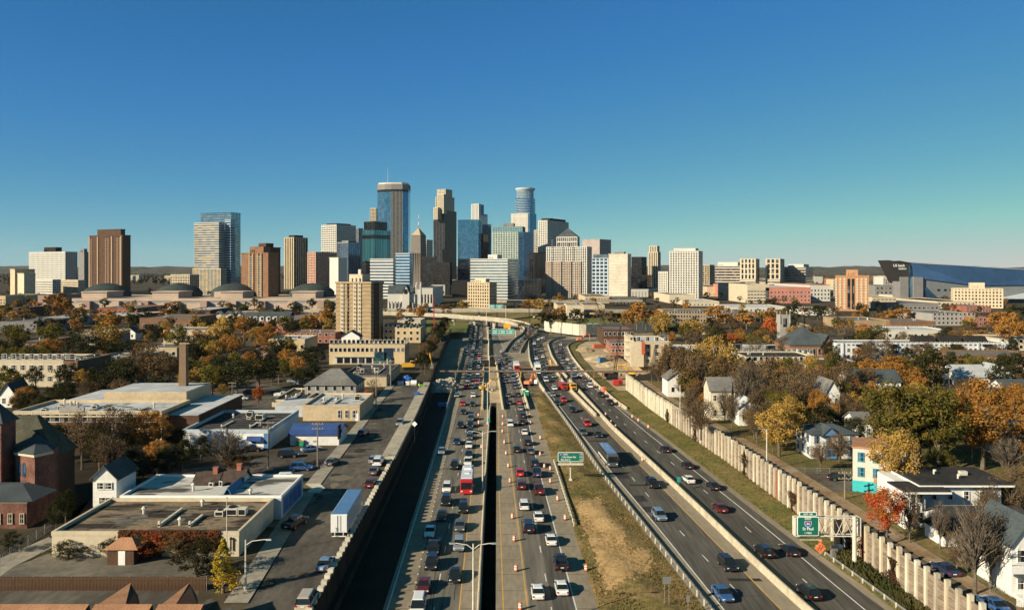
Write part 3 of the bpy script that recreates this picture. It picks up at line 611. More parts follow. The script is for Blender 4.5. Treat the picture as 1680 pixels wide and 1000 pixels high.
def hip(m, x0,x1,y0,y1,z,rh,ov=.5,mi=0):
    x0-=ov;x1+=ov;y0-=ov;y1+=ov
    if x1-x0 >= y1-y0: r = (y1-y0)/2*.9; a, b = (x0+r,(y0+y1)/2,z+rh), (x1-r,(y0+y1)/2,z+rh)
    else: r = (x1-x0)/2*.9; a, b = ((x0+x1)/2,y0+r,z+rh), ((x0+x1)/2,y1-r,z+rh)
    v = [(x0,y0,z),(x1,y0,z),(x1,y1,z),(x0,y1,z),a,b]
    f = [(0,1,5,4),(1,2,5),(2,3,4,5),(3,0,4),(3,2,1,0)] if x1-x0 >= y1-y0 else [(0,1,4),(1,2,5,4),(2,3,5),(3,0,4,5),(3,2,1,0)]
    return m.add(v, f, mi)
def house(label, xl, xr, ye, yb, dep, rh, wall, roof, axis='y', wins=((2,3),), zb=ZG, cat='house', name='house', th=0, hipped=False, chimney=False, porch=False, fm=None, Y=None, group=None, ww=.9, wh=1.5, trim=None):
    Y = Y or F*(H-zb)/(yb-HY); zt = zat(ye,Y); w = (xr-xl)*Y/F; d = dep; h = zt-zb
    root = thing(name, label, cat, (xat(xl,Y),Y,zb), R(th), group)
    c, s = math.cos(R(th)), math.sin(R(th)); pts = [(root.location.x+c*a-s*b, Y+s*a+c*b) for a in (0,w) for b in (0,d)]; note([p[0] for p in pts],[p[1] for p in pts])
    m = MB().box(0,w,0,d,0,h)
    if not hipped:
        if axis == 'y': m.add([(0,0,h),(w,0,h),(w/2,0,h+rh),(0,d,h),(w,d,h),(w/2,d,h+rh)],[(0,1,2),(5,4,3)])
        else: m.add([(0,0,h),(0,d,h),(0,d/2,h+rh),(w,0,h),(w,d,h),(w,d/2,h+rh)],[(2,1,0),(3,4,5)])
    put('wall', m, wall, root)
    rf = put('roof', hip(MB(),0,w,0,d,h,rh) if hipped else gable(MB(),0,w,0,d,h,rh,axis), roof, root)
    if trim and not hipped and axis == 'y': put('gable_trim', MB().add([(.15,-.03,h+.1),(w-.15,-.03,h+.1),(w/2,-.03,h+rh-.15)],[(0,1,2)]), trim, root)
    if chimney: put('chimney', MB().box(w*.7,w*.7+.8,d*.5-.4,d*.5+.4,h+rh*.3,h+rh+1.0).box(w*.7-.08,w*.7+.88,d*.5-.48,d*.5+.48,h+rh+1.0,h+rh+1.15), red_brick, rf)
    r_, n = wins[0]; st = h/r_
    windows(root, (0,-.012,0), 0, n, r_, w, ww, wh, st*.3, st, Y, fm)
    if len(wins) > 1: windows(root, (w+.012,0,0) if xl < CX else (-.012,d,0), R(90) if xl < CX else R(-90), wins[1][1], wins[1][0], d, ww, wh, st*.3, st, Y, fm)
    if porch:
        put('porch_roof', MB().box(.2,w-.2,-2.2,-.02,2.7,2.95), roof, root)
        put('porch_floor', MB().box(.2,w-.2,-2.2,-.02,0,.5), wall, root)
        for k in range(4): put('porch_post', MB().box(.3+k*(w-.8)/3,.5+k*(w-.8)/3,-2.1,-1.9,.45,2.75), white_paint, root)
    root['w'] = w; root['h'] = h
    return root
# ------------------------------------------------------------------ downtown towers, far to near
def v(*a, **k): return Vol(*a, **k)
tower('office_tower', 'pale tan tower peeking out behind the bluish octagonal skyscraper', v(607,617,621,341,2300), cream, win_dark, fl=4, bay=5)
# octagonal glass skyscraper
def polyvol(root, name, pts, z0, z1, gl, wall, fl=3.8, fins=None, band=.35, out=.2, edges=None, fw=.25):
    cx = sum(p[0] for p in pts)/len(pts); cy = sum(p[1] for p in pts)/len(pts)
    put(name, MB().prism(pts, z0, z1), gl, root)
    if band:
        m = MB(); n = max(1,round((z1-z0)/fl)); rr = max(math.hypot(p[0]-cx,p[1]-cy) for p in pts); k = 1+out/rr
        for i in range(n): z = z0+(z1-z0)*i/n; m.prism([(cx+(p[0]-cx)*k, cy+(p[1]-cy)*k) for p in pts], z, z+band)
        put('floor_band', m, wall, root, kind='stuff')
    if fins:
        m = MB()
        for i in (edges if edges is not None else range(len(pts))):
            a, b = Vector(pts[i]), Vector(pts[(i+1)%len(pts)]); L_ = (b-a).length; n = max(1,round(L_/fins)); dr = (b-a)/L_
            nr = Vector((dr.y,-dr.x)); 
            if nr.dot(a-Vector((cx,cy))) < 0: nr = -nr
            for q in range(n+1):
                p = a+dr*(L_*q/n); p0, p1 = p-dr*fw/2, p+dr*fw/2; p2, p3 = p1+nr*.55, p0+nr*.55
                m.prism([p0-nr*.1,p1-nr*.1,p2,p3], z0, z1)
        put('fin', m, wall, root, kind='stuff')
def px_root(name, label, xc, Y, th=0, cat='building', zb=ZG):
    r = thing(name, label, cat, (xat(xc,Y),Y,zb), -R(th)); note([r.location.x-30,r.location.x+30],[Y,Y+50]); return r
Y = 1790; s = Y/F; r = px_root('skyscraper', 'tallest bluish octagonal glass skyscraper with louvred grey crown', 643, Y); u = lambda p: (p-643)*s
hh = zat(300,Y)-ZG; pts = [(u(617.5),14),(u(631),3),(u(642),0),(u(660),0),(u(669),9),(u(669),45),(u(655),58),(u(631),58),(u(617.5),46)]
polyvol(r, 'glazing', pts, 0, hh-20, gl_blue, gl_deep, 3.8, None, .3, .12)
polyvol(r, 'vertical_fins', [(u(642),-.3),(u(660),-.3),(u(660),3),(u(642),3)], 0, hh-19, gl_dark, grey_stone, fins=3.1, band=0, edges=(0,), fw=.95)
polyvol(r, 'dark_belt', [(p[0]*1.002,p[1]-.1) for p in pts], hh-20, hh-14, gl_dark, dark_stone, 3, None, .4)
polyvol(r, 'crown', [(p[0],p[1]) for p in pts], hh-14, hh-2, grey_stone, grey_stone, 12, 2.2, 1.2, .3)
put('roof_rail', MB().prism([(p[0]*.94,p[1]*.9+3) for p in pts], hh-2.5, hh+1.5), white_stone, r)
put('antenna', MB().cyl(u(634),20,hh-3,hh+38,.5,.15,6), steel_pale, r)
# obelisk tower with mast
r = px_root('obelisk_tower', 'slender brown obelisk tower with pyramid top and striped mast', 681, 1650, 24); s = 1650/F
hh = zat(383,1650)-ZG; wd = 11*s
put('shaft', MB().frus((-wd,wd,0,2*wd),(-wd*.8,wd*.8,wd*.2,1.8*wd),0,hh-3), M('obelisk',(.17,.135,.10),scale=.1,amt=.15), r)  # shaft colour darkened to put its shade into the stone
m = MB()
for k in range(30): z = 2+k*(hh-6)/30; q = 1-.2*(k/30); m.box(-wd*q-.1,wd*q+.1,wd-wd*q-.12,wd+wd*q+.1,z,z+1.5)
put('window_band', m, mid_grey, r, kind='stuff')
m = MB()
for k in range(7): m.box(-wd+k*wd/3.2-.4,-wd+k*wd/3.2+.6,-.3,1.2,0,hh-40)
put('pier', m, MATS['obelisk'], r, kind='stuff')
put('pyramid_roof', MB().frus((-wd*.8,wd*.8,wd*.2,1.8*wd),(-.6,.6,wd-.6,wd+.6),hh-3,hh+12), M('obelisk_top',(.42,.32,.22),scale=.2), r)
m = MB()
for k in range(5): m.cyl(0,wd,hh+11+k*7,hh+18+k*7,.8-.12*k,.7-.12*k,6,k%2)
put('mast', m, [red_paint, sign_white], r)
tower('office_tower', 'small white gridded tower between obelisk and dark skyscraper', v(691,703,710,393,1900), white_stone, win_dark, fl=4.5, bay=6, pier=1.8, band=1.8)
# dark skyscraper with stepped stone crown
r = None; V0 = v(711,729,749,345,1950,30)
r = tower('skyscraper', 'dark ribbed skyscraper with stepped cream stone crown', V0, M('rib_dark',(.085,.085,.09),scale=.1), gl_dark, style='piers', bay=5, pier=1.2, par=.4)
def sub(V0, xl, xc, xr, yt, yb, **k):
    q = Vol(xl,xc,xr,yt,V0.C[1],k.pop('th',math.degrees(V0.th)),yb=yb); return q
block(r, sub(V0,714.5,730,745.5,322,345), cream, win_dark, fl=4.2, bay=4.5, pier=1.6, band=1.2)
block(r, sub(V0,717,731,742,310,323), cream, win_dark, fl=4.2, bay=4.5, pier=1.8, band=1.2)
block(r, Vol(717,728,733,318,1945,30,yb=350), cream, win_dark, style='piers', bay=3, pier=1.6)
block(r, Vol(711,718,749,340,1940,30,yb=360,dep=20), cream, win_dark, style='piers', bay=3, pier=1.6)
tower('office_tower', 'wide bright blue glass tower with slanting shoulder', v(751,785,790,360,1750,8), gl_blue, gl_blue, style='glass', fl=3.8, bay=5)
V0 = v(773,786,806,366,1830,30)
r = tower('office_tower', 'blue tower stepping up like a staircase with white spine', V0, gl_deep, gl_blue, style='glass', bay=4.5)
block(r, Vol(773,786,800,350,1830,30,yb=368), gl_deep, gl_blue, style='glass'); block(r, Vol(773,786,794,335,1830,30,yb=351), gl_deep, gl_blue, style='glass')
block(r, Vol(773,785.5,787,334,1828,30,yb=440,dep=9), white_stone, gl_pale, style='piers', bay=4, pier=2.2)
tower('office_tower', 'dark glass block below the slanting blue tower', v(787,793,802,383,1780,25), dark_stone, gl_dark, style='glass')
# round-crowned skyscraper
Y = 1850; s = Y/F; r = px_root('skyscraper', 'blue banded skyscraper with round drum and flared halo ring', 862, Y); c0 = 24
def circ(rad, n=28): return [(rad*math.cos(2*math.pi*i/n), c0+rad*math.sin(2*math.pi*i/n)) for i in range(n)]
zz = lambda y: zat(y,Y)-ZG
polyvol(r, 'glazing', circ(16.6*s), 0, zz(325), gl_blue, cool_white, 3.8, None, .8, .25)
polyvol(r, 'drum', circ(13.5*s), zz(325), zz(309.5), gl_pale, cool_white, 3.6, 4, .6, .2)
m = MB(); m.rings([[(q[0],q[1],z) for q in circ(rad)] for rad, z in ((13.6*s,zz(313)),(16.3*s,zz(309.5)),(16.3*s,zz(307.5)),(13.6*s,zz(308)))]); put('halo_ring', m, cool_white, r)
V1 = Vol(838,868,879,349.5,1835,14,yb=None); block(r, V1, white_stone, M('crown_stone',(.60,.56,.48),scale=.1), style='glass', fl=5, bay=7)
V1 = Vol(866,869,880,350,1832,40); block(r, V1, gl_deep, gl_blue, style='glass')
tower('office_tower', 'pale green gridded block with teal top below round-crowned skyscraper', v(807.5,859,866.5,380,1600,10), M('sage',(.42,.49,.42),scale=.1), win_dark, fl=4.6, bay=5.2, pier=2.2, band=2.0)
tower('office_tower', 'teal glass setback block with round rooftop tank', v(808,857,862,371,1618,10), M('sage_dark',(.25,.38,.34),scale=.1), gl_pale, style='grid', fl=4.2, bay=5, pent=(.35,.5,7))
tower('office_tower', 'tall narrow dark blue glass slab', v(850,859,876,380,1590,30), gl_deep, gl_deep, style='glass')
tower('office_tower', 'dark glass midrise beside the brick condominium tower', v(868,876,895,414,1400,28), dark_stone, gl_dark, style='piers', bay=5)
r = tower('office_tower', 'white gridded tower with dark side and rooftop antennas', v(883,898,933,361,1700,32), white_stone, win_dark, fl=4, bay=5, pier=1.9, band=1.7, pent=(.9,.75,5,dark_stone))
put('antenna', MB().cyl(-4,20,0,9,.25,.1,6).cyl(4,26,0,11,.25,.1,6).cyl(-9,16,0,7,.25,.1,6).cyl(10,30,0,8,.25,.1,6), steel_pale, r, (0,0,zat(361,1700)-ZG+4))
tower('office_tower', 'slim white slab beside the gridded tower with antennas', v(876,882,886,377,1760,30), white_stone, win_dark, fl=4, bay=5)
tower('office_tower', 'rose grey tower with dark side behind the brick condominium', v(955,984,1003,392,1600,34), M('rose_grey',(.40,.33,.29),scale=.1), gl_dark, solid=True, par=1.5)
tower('office_tower', 'blue windowed white gridded midrise beside the brick condominium', v(970,998,1001,423,1300,22), cool_white, gl_deep, fl=6, bay=8, pier=1.8, band=2, pent=(.8,.7,6,gl_pale))
# brick condominium with pyramid roof
V0 = v(896,963,971,404,1180,22)
r = tower('condominium_tower', 'brick condominium tower with cream top and pyramid roof', V0, white_stone, win_dark, fl=3.6, bay=3.4, pier=1.3, band=.9)
brickish = M('condo_brick',(.40,.31,.235),scale=.2,fine=2,amt=.12)
for k, (a, b) in enumerate(((0,.14),(.2,.38),(.47,.62),(.7,.86))):
    block(r, V0, brickish, win_dark, x0=-V0.w*(1-a), x1=-V0.w*(1-b), y0=-2.2, y1=3, z0=0, z1=V0.z1-22, fl=3.6, bay=3.1, pier=1.5, band=1.3)
for k in range(3):
    m = MB(); x = -V0.w*(1-(.16,.42,.66)[k])
    for i in range(23): m.box(x-1.4,x+1.4,-1.9,.4,6+i*3.6,6.9+i*3.6)
    put('balcony_stack', m, mid_grey, r, kind='stuff')
block(r, Vol(913,947,951,388,1195,22,yb=406), white_stone, win_dark, fl=9, bay=3.4, pier=1, band=1.5)
q = Vol(913,947,951,388,1195,22); lo, rz = local(r, q.C, -q.th)
put('pyramid_roof', MB().frus((-q.w,0,0,q.d),(-q.w*.52,-q.w*.48,q.d*.48,q.d*.52),q.z1-.3,q.z1+13), roof_slate, r, lo, rz)
tower('concrete_tower', 'cream concrete tower shell still under construction', v(998,1030,1036,416,1150,26), cream, M('shell',(.58,.52,.42),scale=.05,fine=.4,amt=.2), style='bands', fl=4, band=.5, pent=(.5,.5,3))
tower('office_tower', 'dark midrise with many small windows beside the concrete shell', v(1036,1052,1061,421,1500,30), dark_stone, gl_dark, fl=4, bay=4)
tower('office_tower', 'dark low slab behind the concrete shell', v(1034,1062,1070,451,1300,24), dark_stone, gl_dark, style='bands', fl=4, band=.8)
V0 = v(1063,1079,1084,413,1550,30)
r = tower('courthouse_tower', 'slim cream art deco tower with stepped top', V0, cream, win_dark, style='piers', bay=4, pier=1.8)
block(r, Vol(1065,1078,1082,403,1553,30,yb=414), cream, win_dark, style='piers', bay=4, pier=1.8)
tower('apartment_tower', 'tall white apartment tower with balcony columns and dark side', v(1098,1146,1153,411,1050,21), white_stone, win_dark, fl=3.1, bay=3.6, pier=1.5, band=1.2, pent=(.75,.7,3.5,white_stone))
tower('office_tower', 'short white slab against the tall white apartment tower', v(1080,1096,1099,445,1120,20), white_stone, win_dark, fl=3.4, bay=3.4, pier=1.6, band=1.5)
tower('apartment_tower', 'small tan tower behind the tall white apartment tower', v(1152,1164,1172,434,1500,30), tan_wall, win_dark, fl=3.6, bay=4)
tower('hospital_block', 'long hospital block with dark ribbon windows and white top', v(1173,1214,1216,436,1250,24,dep=30), M('hosp',(.52,.44,.36),scale=.1), win_dark, style='bands', fl=4.2, band=1.8, pent=(.8,.8,6,white_stone))
for (a,b,c_,y,Yy,lb) in ((1214,1240,1246,424,1220,'cream hospital tower with tall dark windows beside long ribbon block'),(1256,1280,1287,424,1230,'cream hospital tower standing before the second ribbon block')):
    V0 = v(a,b,c_,y,Yy,24); r = tower('hospital_tower', lb, V0, cream, win_dark, fl=9, bay=6.2, pier=2.4, band=1.6, z0=26)
    block(r, V0, M('hosp2',(.56,.48,.36),scale=.1), win_dark, style='bands', z0=0, z1=27, fl=4, band=2.2, y0=-3)
tower('hospital_block', 'second dark ribbon windowed hospital block with white top', v(1285,1322,1334,438,1280,26), M('hosp',(.5,.45,.4)), win_dark, style='bands', fl=4.2, band=1.7, pent=(.7,.7,5,white_stone))
flat('pale four storey parking ramp below the hospital towers', 1226,1262,466,497,463,cream,roof_grey,name='parking_ramp',wins=(4,7,3.2,1.3,2,4))
flat('red brick block with white trim beside the brick apartment tower',1256,1330,471,497,465,M('salmon',(.52,.22,.16),scale=.1),roof_white,wins=(3,12,2,2,2.5,5))
flat('white fronted red building adjoining the red brick block',1329,1362,467,494,464,white_stone,roof_white,wins=(3,6,2,2.4,3,5),parm=red_brick)
V0 = v(1370,1426,1432,452,800,24)
r = tower('apartment_tower', 'orange brick apartment tower with cream window columns', V0, orange_brick, orange_brick, solid=True, pent=(.35,.5,6,orange_brick))
m = MB()
for k in range(8):
    x = -V0.w*(.06+.125*k)-1
    if k in (3,4): m.box(x-1.4,x+1.0,-.25,.5,2,V0.z1-3,1)
    else:
        for i in range(12): z = 2+i*(V0.z1-4)/12; m.box(x-.9,x+.9,-.18,.5,z,z+1.8,0)
put('window_column', m, [cream, win_dark], r, kind='stuff')
# stadium with prow
Y = 1000; s = Y/F; r = thing('stadium', 'angular stadium with dark prow and long blue glass roof', 'stadium', (xat(1458,Y),Y,ZG)); q = lambda x, y, dy=0: (xat(x,Y+dy)-r.location.x, dy, zat(y,Y+dy)-ZG)
note([r.location.x,r.location.x+260],[Y-10,Y+160])
def slab(name, pts, th, mat):
    m = MB(); n = len(pts); m.add(list(pts)+[(p[0],p[1]+th,p[2]) for p in pts],[tuple(range(n)),tuple(range(2*n-1,n-1,-1))]+[(i,n+i,n+(i+1)%n,(i+1)%n) for i in range(n)]); return put(name, m, mat, r)
zinc = M('zinc',(.24,.25,.25),scale=.03,fine=.4,amt=.12,metal=.3,rough=.45); zincd = M('zinc_dark',(.042,.038,.036),scale=.05,fine=.5,amt=.15)
slab('prow', [q(1458,426.5),q(1477,464),q(1491,464),q(1491.5,432)], 30, zincd)
slab('prow_glazing', [q(1491,432,2),q(1491,456,2),q(1501,456,6),q(1496,432,6)], 20, gl_pale)
slab('roof_slope', [q(1474,427.6,4),q(1496,431,3),q(1502,456,0),q(1600,468,0),q(1760,467,0),q(1760,447,60),q(1600,437,60)], 40, gl_deep if False else M('roof_film',(.065,.135,.25),(.05,.11,.21),scale=.01,fine=.1,amt=.12,rough=.25,metal=.35))
slab('roof_edge', [q(1474,427.2,3.8),q(1600,436.6,59.8),q(1760,446.5,59.8),q(1760,448.2,59.5),q(1600,438,59.5),q(1496,431.2,2.8)], 2, white_stone)
slab('side_wall', [q(1502,456.5,2),q(1515,488,2),q(1760,492,2),q(1760,468,2),q(1600,468.5,2)], 30, zinc)
slab('base_wall', [q(1477,454,-2),q(1477,492,-2),q(1490.5,492,-2),q(1490.5,454,-2)], 20, mid_grey)
slab('base_wall', [q(1499,454,-2),q(1499,492,-2),q(1514.5,492,-2),q(1514.5,454.5,-2)], 20, mid_grey)
slab('entry_glazing', [q(1490.5,456,0),q(1490.5,490,0),q(1499,490,0),q(1499,456,0)], 8, gl_pale)
slab('corner_glazing', [q(1515,466,1),q(1515,488,1),q(1538,488,1)], 2, gl_deep)
slab('white_canopy', [q(1640,490,-8),q(1690,480,-8),q(1760,470,-8),q(1760,483,-8),q(1690,490,-8)], 8, cool_white)
for k in range(3): slab('opening', [q(1535+k*9+(3 if k == 0 else 5),474,1.6),q(1535+k*9+(3 if k == 0 else 5),477,1.6),q(1539+k*9+(3 if k == 0 else 5),477,1.6),q(1539+k*9+(3 if k == 0 else 5),474,1.6)], 1, gl_dark)
def text(name, s_, size, loc, rot, mat, parent, ext=.01, align='CENTER'):
    c = bpy.data.curves.new(name, 'FONT'); c.body = s_; c.size = size; c.extrude = ext; c.align_x = align; c.align_y = 'CENTER'; c.offset = size*.012
    o = bpy.data.objects.new(name, c); COL.objects.link(o); o.location = loc; o.rotation_euler = rot; o.parent = parent; c.materials.append(mat); return o
text('lettering', 'US bank', 4.4, q(1475,435.5,-.4), (R(90),0,0), sign_white, r, .05); text('lettering', 'stadium', 3.2, q(1480.5,440.5,-.4), (R(90),0,0), sign_white, r, .05)
# blocks at the far edge of downtown
tower('hospital_block', 'long beige hospital with rows of small windows before the stadium', v(1564,1646,1648,473,860,22,dep=20), M('beige',(.62,.50,.34),scale=.1), win_dark, fl=3.6, bay=3.4, pier=1.6, band=1.6, pent=(.3,.5,6,M('beige',(.6,.5,.34))))
tower('white_block', 'plain white block behind the orange brick apartment tower', v(1434,1450,1453,453,1500,20), white_stone, white_stone, solid=True)
tower('domed_block', 'old grey civic building with small dome beside the stadium prow', v(1452,1472,1476,457,1480,20), grey_stone, win_dark, pent=(.3,.4,7,grey_stone))
flat('open parking ramp behind the orange brick apartment tower', 1431,1470,487,505,484,tan_wall,roof_grey,name='parking_ramp',wins=(3,6,3.6,1.2,1.5,3.6))
flat('grey modular block below the stadium prow', 1436,1478,468,492,465,mid_grey,roof_grey,wins=(3,6,3,2.4,3,6))
flat('long dark grey roofed hall with small white gables', 1455,1540,497,508,490,mid_grey,roof_grey,wins=(1,12,2,2,1,3))
flat('small white block in front of the stadium base', 1466,1492,484,494,481,white_stone,roof_white,wins=(1,5,2,2,2,3)); flat('low white block beside the stadium side wall', 1530,1556,481,493,479,white_stone,roof_white,wins=(1,5,2,2,2,3))
flat('cream terraced block with dark roof before the hospital', 1538,1600,494,506,488,cream,roof_dark,wins=(2,9,1.6,1.6,1,3.4))
flat('long brick block at the foot of the beige hospital', 1585,1626,502,512,499,red_brick,roof_grey,wins=(2,8,1.3,1.4,1,3))
# west side of downtown
tower('hospital_tower', 'white hospital slab with blue shaded side and dark rooftop plant', v(47.5,107,127,412.5,1350,26), white_stone, win_blue, fl=3.6, bay=3.4, pier=1.6, band=1.7, pent=(.32,.5,8,dark_stone))
V0 = v(146,201,215,385,1300,24)
r = tower('apartment_tower', 'tall brown brick twin apartment tower with pale balcony strips', V0, dark_brick, dark_brick, solid=True)
block(r, Vol(159,198,206,375.5,1303,24,yb=470), dark_brick, dark_brick, solid=True)
for k in range(4): put('buttress', MB().box(-V0.w*(.03,.30,.72,.97)[k]-2.2,-V0.w*(.03,.30,.72,.97)[k]+.6,-.9,.3,0,V0.z1-2), M('balcony_tan',(.36,.26,.17),scale=.3), r)
for k in range(5):
    m = MB(); x = -V0.w*(.06,.13,.40,.47,.91)[k]-1.5; mi = 0
    for i in range(28): z = 4+i*(V0.z1-8)/28; m.box(x-1.6,x+1.6,-.5,.6,z,z+1.4)
    put('balcony_strip', m, M('balcony_tan',(.42,.31,.21),scale=.3), r, kind='stuff')
tower('office_tower', 'dark brown tower with cream flank behind the brown apartment twin', v(128,138,147,413,1500,28), mid_grey, gl_dark, solid=True, pent=(.6,.6,6))
tower('parking_ramp', 'pale gridded ramp at the foot of the white hospital', v(59,86,100,458,1150,30), white_stone, win_dark, fl=3.4, bay=3, pier=.8, band=1.8)
tower('low_block', 'gridded pale wing with brick end wall below the brown twin', v(98,128,140,459,1180,26), cream, win_dark, fl=3.4, bay=3, pier=.8, band=1.6)
for k,(a,b,c_,y,Yy,lb) in enumerate(((16,24,58,441,1100,'cream ended dark slab block'),(28,39,59,448,1080,'second cream ended slab block with dark flank'))):
    tower('slab_block', lb, v(a,b,c_,y,Yy,40), cream if k else tan_wall, gl_dark, solid=True)
flat('yellow brick row with small windows beyond the autumn trees',-20,9,485,500,482,yellow_brick,roof_grey,wins=(2,6,1.4,1.6,1.5,3.6)); flat('yellow brick walk-up beside the pink wall',17,42,485,498,482,yellow_brick,roof_grey,wins=(2,5,1.4,1.6,1.5,3.6))
V0 = v(329,379,395,348,1370,22); r = tower('office_tower', 'tall glass office tower with gold striped front block', V0, gl_deep, gl_pale, style='bands', fl=4.2, band=1.2)
block(r, Vol(318,359,369,364.5,1335,22), white_stone, gl_gold, style='bands', fl=3.9, band=1.1); block(r, Vol(316,362,372,440,1325,22), cream, gl_gold, style='piers', bay=3, pier=1)
block(r, Vol(369,378.5,380,360,1345,22,dep=12), cool_white, gl_deep, style='bands', fl=4.2, band=1.6)
tower('low_block', 'small cream office block with dark side before the striped tower', v(280,311,327,450,1200,26), cream, win_dark, fl=4, bay=3.6)
V0 = v(395,440,458,414,898,26)
r = tower('apartment_tower', 'brown brick apartment tower with two mosaic balcony strips', V0, brown_brick, brown_brick, solid=True, pent=(.5,.6,7,brown_brick))
for k in range(2):
    x = -V0.w*(.58,.28)[k]-1
    put('buttress', MB().box(x-3.6,x-1.9,-.9,.2,0,V0.z1-1).box(x+1.7,x+3.4,-.9,.2,0,V0.z1-1), tan_brick, r); m = MB()
    for i in range(22): z = 1.5+i*(V0.z1-4)/22; m.box(x-1.8,x+1.6,-.35,.2,z,z+1.3,0).box(x-1.5,x+.2,-.2,.2,z+1.4,z+2.4,1)
    put('balcony_strip', m, [grey_stone, win_dark], r, kind='stuff')
tower('apartment_tower', 'dark brown tower directly behind the mosaic balcony tower', v(412,436,461,405,960,35), dark_brick, dark_brick, solid=True, pent=(.5,.5,5,dark_brick))
tower('office_tower', 'beige fronted tower with dark stepped side', v(466,482,505,389,1700,35), tan_wall, gl_dark, style='piers', bay=6, pier=2.5, pent=(.6,.6,5,dark_stone))
tower('office_tower', 'brick pink tower with dark shaded flank', v(504,518,552,413,1250,36), M('brick_pink',(.44,.27,.20),scale=.2), win_dark, fl=4, bay=4, pier=2, band=2)
tower('office_tower', 'white striped tower with dark recessed side', v(527,552,584,368,1600,34), white_stone, win_dark, style='grid', fl=4.4, bay=5.2, pier=1.2, band=2.2, pent=(.7,.7,3,dark_stone))
tower('office_tower', 'hazy pale tower tucked behind the white striped tower', v(582,588,596,374,2000,30), grey_stone, win_blue, style='piers', bay=4)
tower('office_tower', 'blue grey glass tower with bright flank', v(553,571,592,397,1350,34), grey_stone, gl_deep, style='glass', pent=(.6,.6,3))
tower('blank_slab', 'windowless white slab beside the blue grey glass tower', v(540,555,570,422,1200,34), white_stone, white_stone, solid=True)
V0 = v(594,612,640,377,1420,32); r = tower('office_tower', 'teal mirrored glass tower with dark faceted crown', V0, gl_teal, gl_teal, style='glass', fl=9, bay=7)
block(r, Vol(597,614,635,363,1424,32,yb=380), dark_stone, gl_dark, style='piers', bay=5, pier=.7); block(r, Vol(593.5,612,640.5,385,1419,32,yb=391), dark_stone, gl_dark, style='bands', fl=4, band=.6)
tower('office_tower', 'dark annex at the foot of the teal mirrored tower', v(594,608,612,428,1400,30), dark_stone, gl_dark, style='bands', fl=4)
tower('office_building', 'white and blue banded midrise', v(607,645,656,424,1150,18), white_stone, gl_deep, style='bands', fl=4.6, band=2.2)
tower('office_building', 'pale blue glass midrise with rounded corner signboards', v(649,672,678,415,1130,24), cool_white, gl_blue, style='bands', fl=4.2, band=1.2)
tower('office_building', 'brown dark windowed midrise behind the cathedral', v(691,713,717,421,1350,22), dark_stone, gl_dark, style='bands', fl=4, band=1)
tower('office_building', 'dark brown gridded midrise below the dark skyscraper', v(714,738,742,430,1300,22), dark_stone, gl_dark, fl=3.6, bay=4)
tower('office_building', 'dark glass cube in front of the wide blue tower', v(751,770,773,424,1320,14), gl_deep, gl_dark, style='glass')
V0 = v(771.5,833,852,424,1130,20); r = tower('office_building', 'white and green banded glass midrise with tall dark glass flank', V0, white_stone, gl_pale, style='bands', fl=4.2, band=1.8, pent=(.25,.4,6,white_stone))
tower('office_building', 'low dark blue glass block beside the green banded midrise', v(850,860,888,458,1100,30), gl_deep, gl_dark, style='glass')
tower('brick_hotel', 'small tan art deco hotel with brick base', v(767,803,815,463,860,28), tan_wall, win_dark, fl=3.4, bay=3, pier=1.3, band=1.3, pent=(.5,.5,4,cream))
flat('long pale low hall with dark openings beside the cathedral', 708,752,467,484,463,white_stone,roof_grey,wins=(1,4,8,5,2,6)); flat('low dark blue shed roofed hall', 742,768,460,486,456,dark_stone,roof_blue)
flat('dark billboard fronted shed above the grass bank', 680,701,507,519,503,dark_stone,roof_dark,name='dark_shed',wins=(1,1,12,4,3,3))
# cathedral
r = flat('pale stone gothic cathedral with twin pinnacled tower', 636,681,482,507,478,white_stone,roof_slate,name='cathedral',cat='church',wins=(1,9,1.2,6,2,3),dep=16)
Yc = r.location.y; w_ = r['w']
put('nave_roof', gable(MB(),0,w_*.75,3,15,r['h']-.3,9,'x'), roof_slate, r)
put('transept', MB().box(w_*.55,w_*.8,-3,0.3,0,r['h']+1).add([(w_*.55,-3,r['h']+1),(w_*.8,-3,r['h']+1),(w_*.675,-3,r['h']+9)],[(0,1,2)]), white_stone, r); put('transept_roof', gable(MB(),w_*.55,w_*.8,-3,9,r['h']+1,8,'y'), roof_slate, r)
put('rose_window', MB().add([(w_*.675+2.6*math.cos(a*.524),-3.05,r['h']+2.5+2.8*math.sin(a*.524)) for a in range(12)],[tuple(range(12))]), win_dark, r)
for k in range(4): put('pinnacle', MB().cyl(w_+1+(k%2)*4.5,2+(k//2)*5,0,24,.9,.7,8).cyl(w_+1+(k%2)*4.5,2+(k//2)*5,24,29,.9,.05,8), white_stone, r)
put('tower', MB().box(w_+.5,w_+6,1.5,7.5,0,21), white_stone, r)
for k in range(8): put('buttress', MB().box(1+k*w_/8,1.7+k*w_/8,-1.2,.1,0,7), white_stone, r)
flat('pale colonnaded hall beside the cathedral tower',690,710,472,503,468,white_stone,roof_slate,wins=(1,4,1.8,10,4,3))
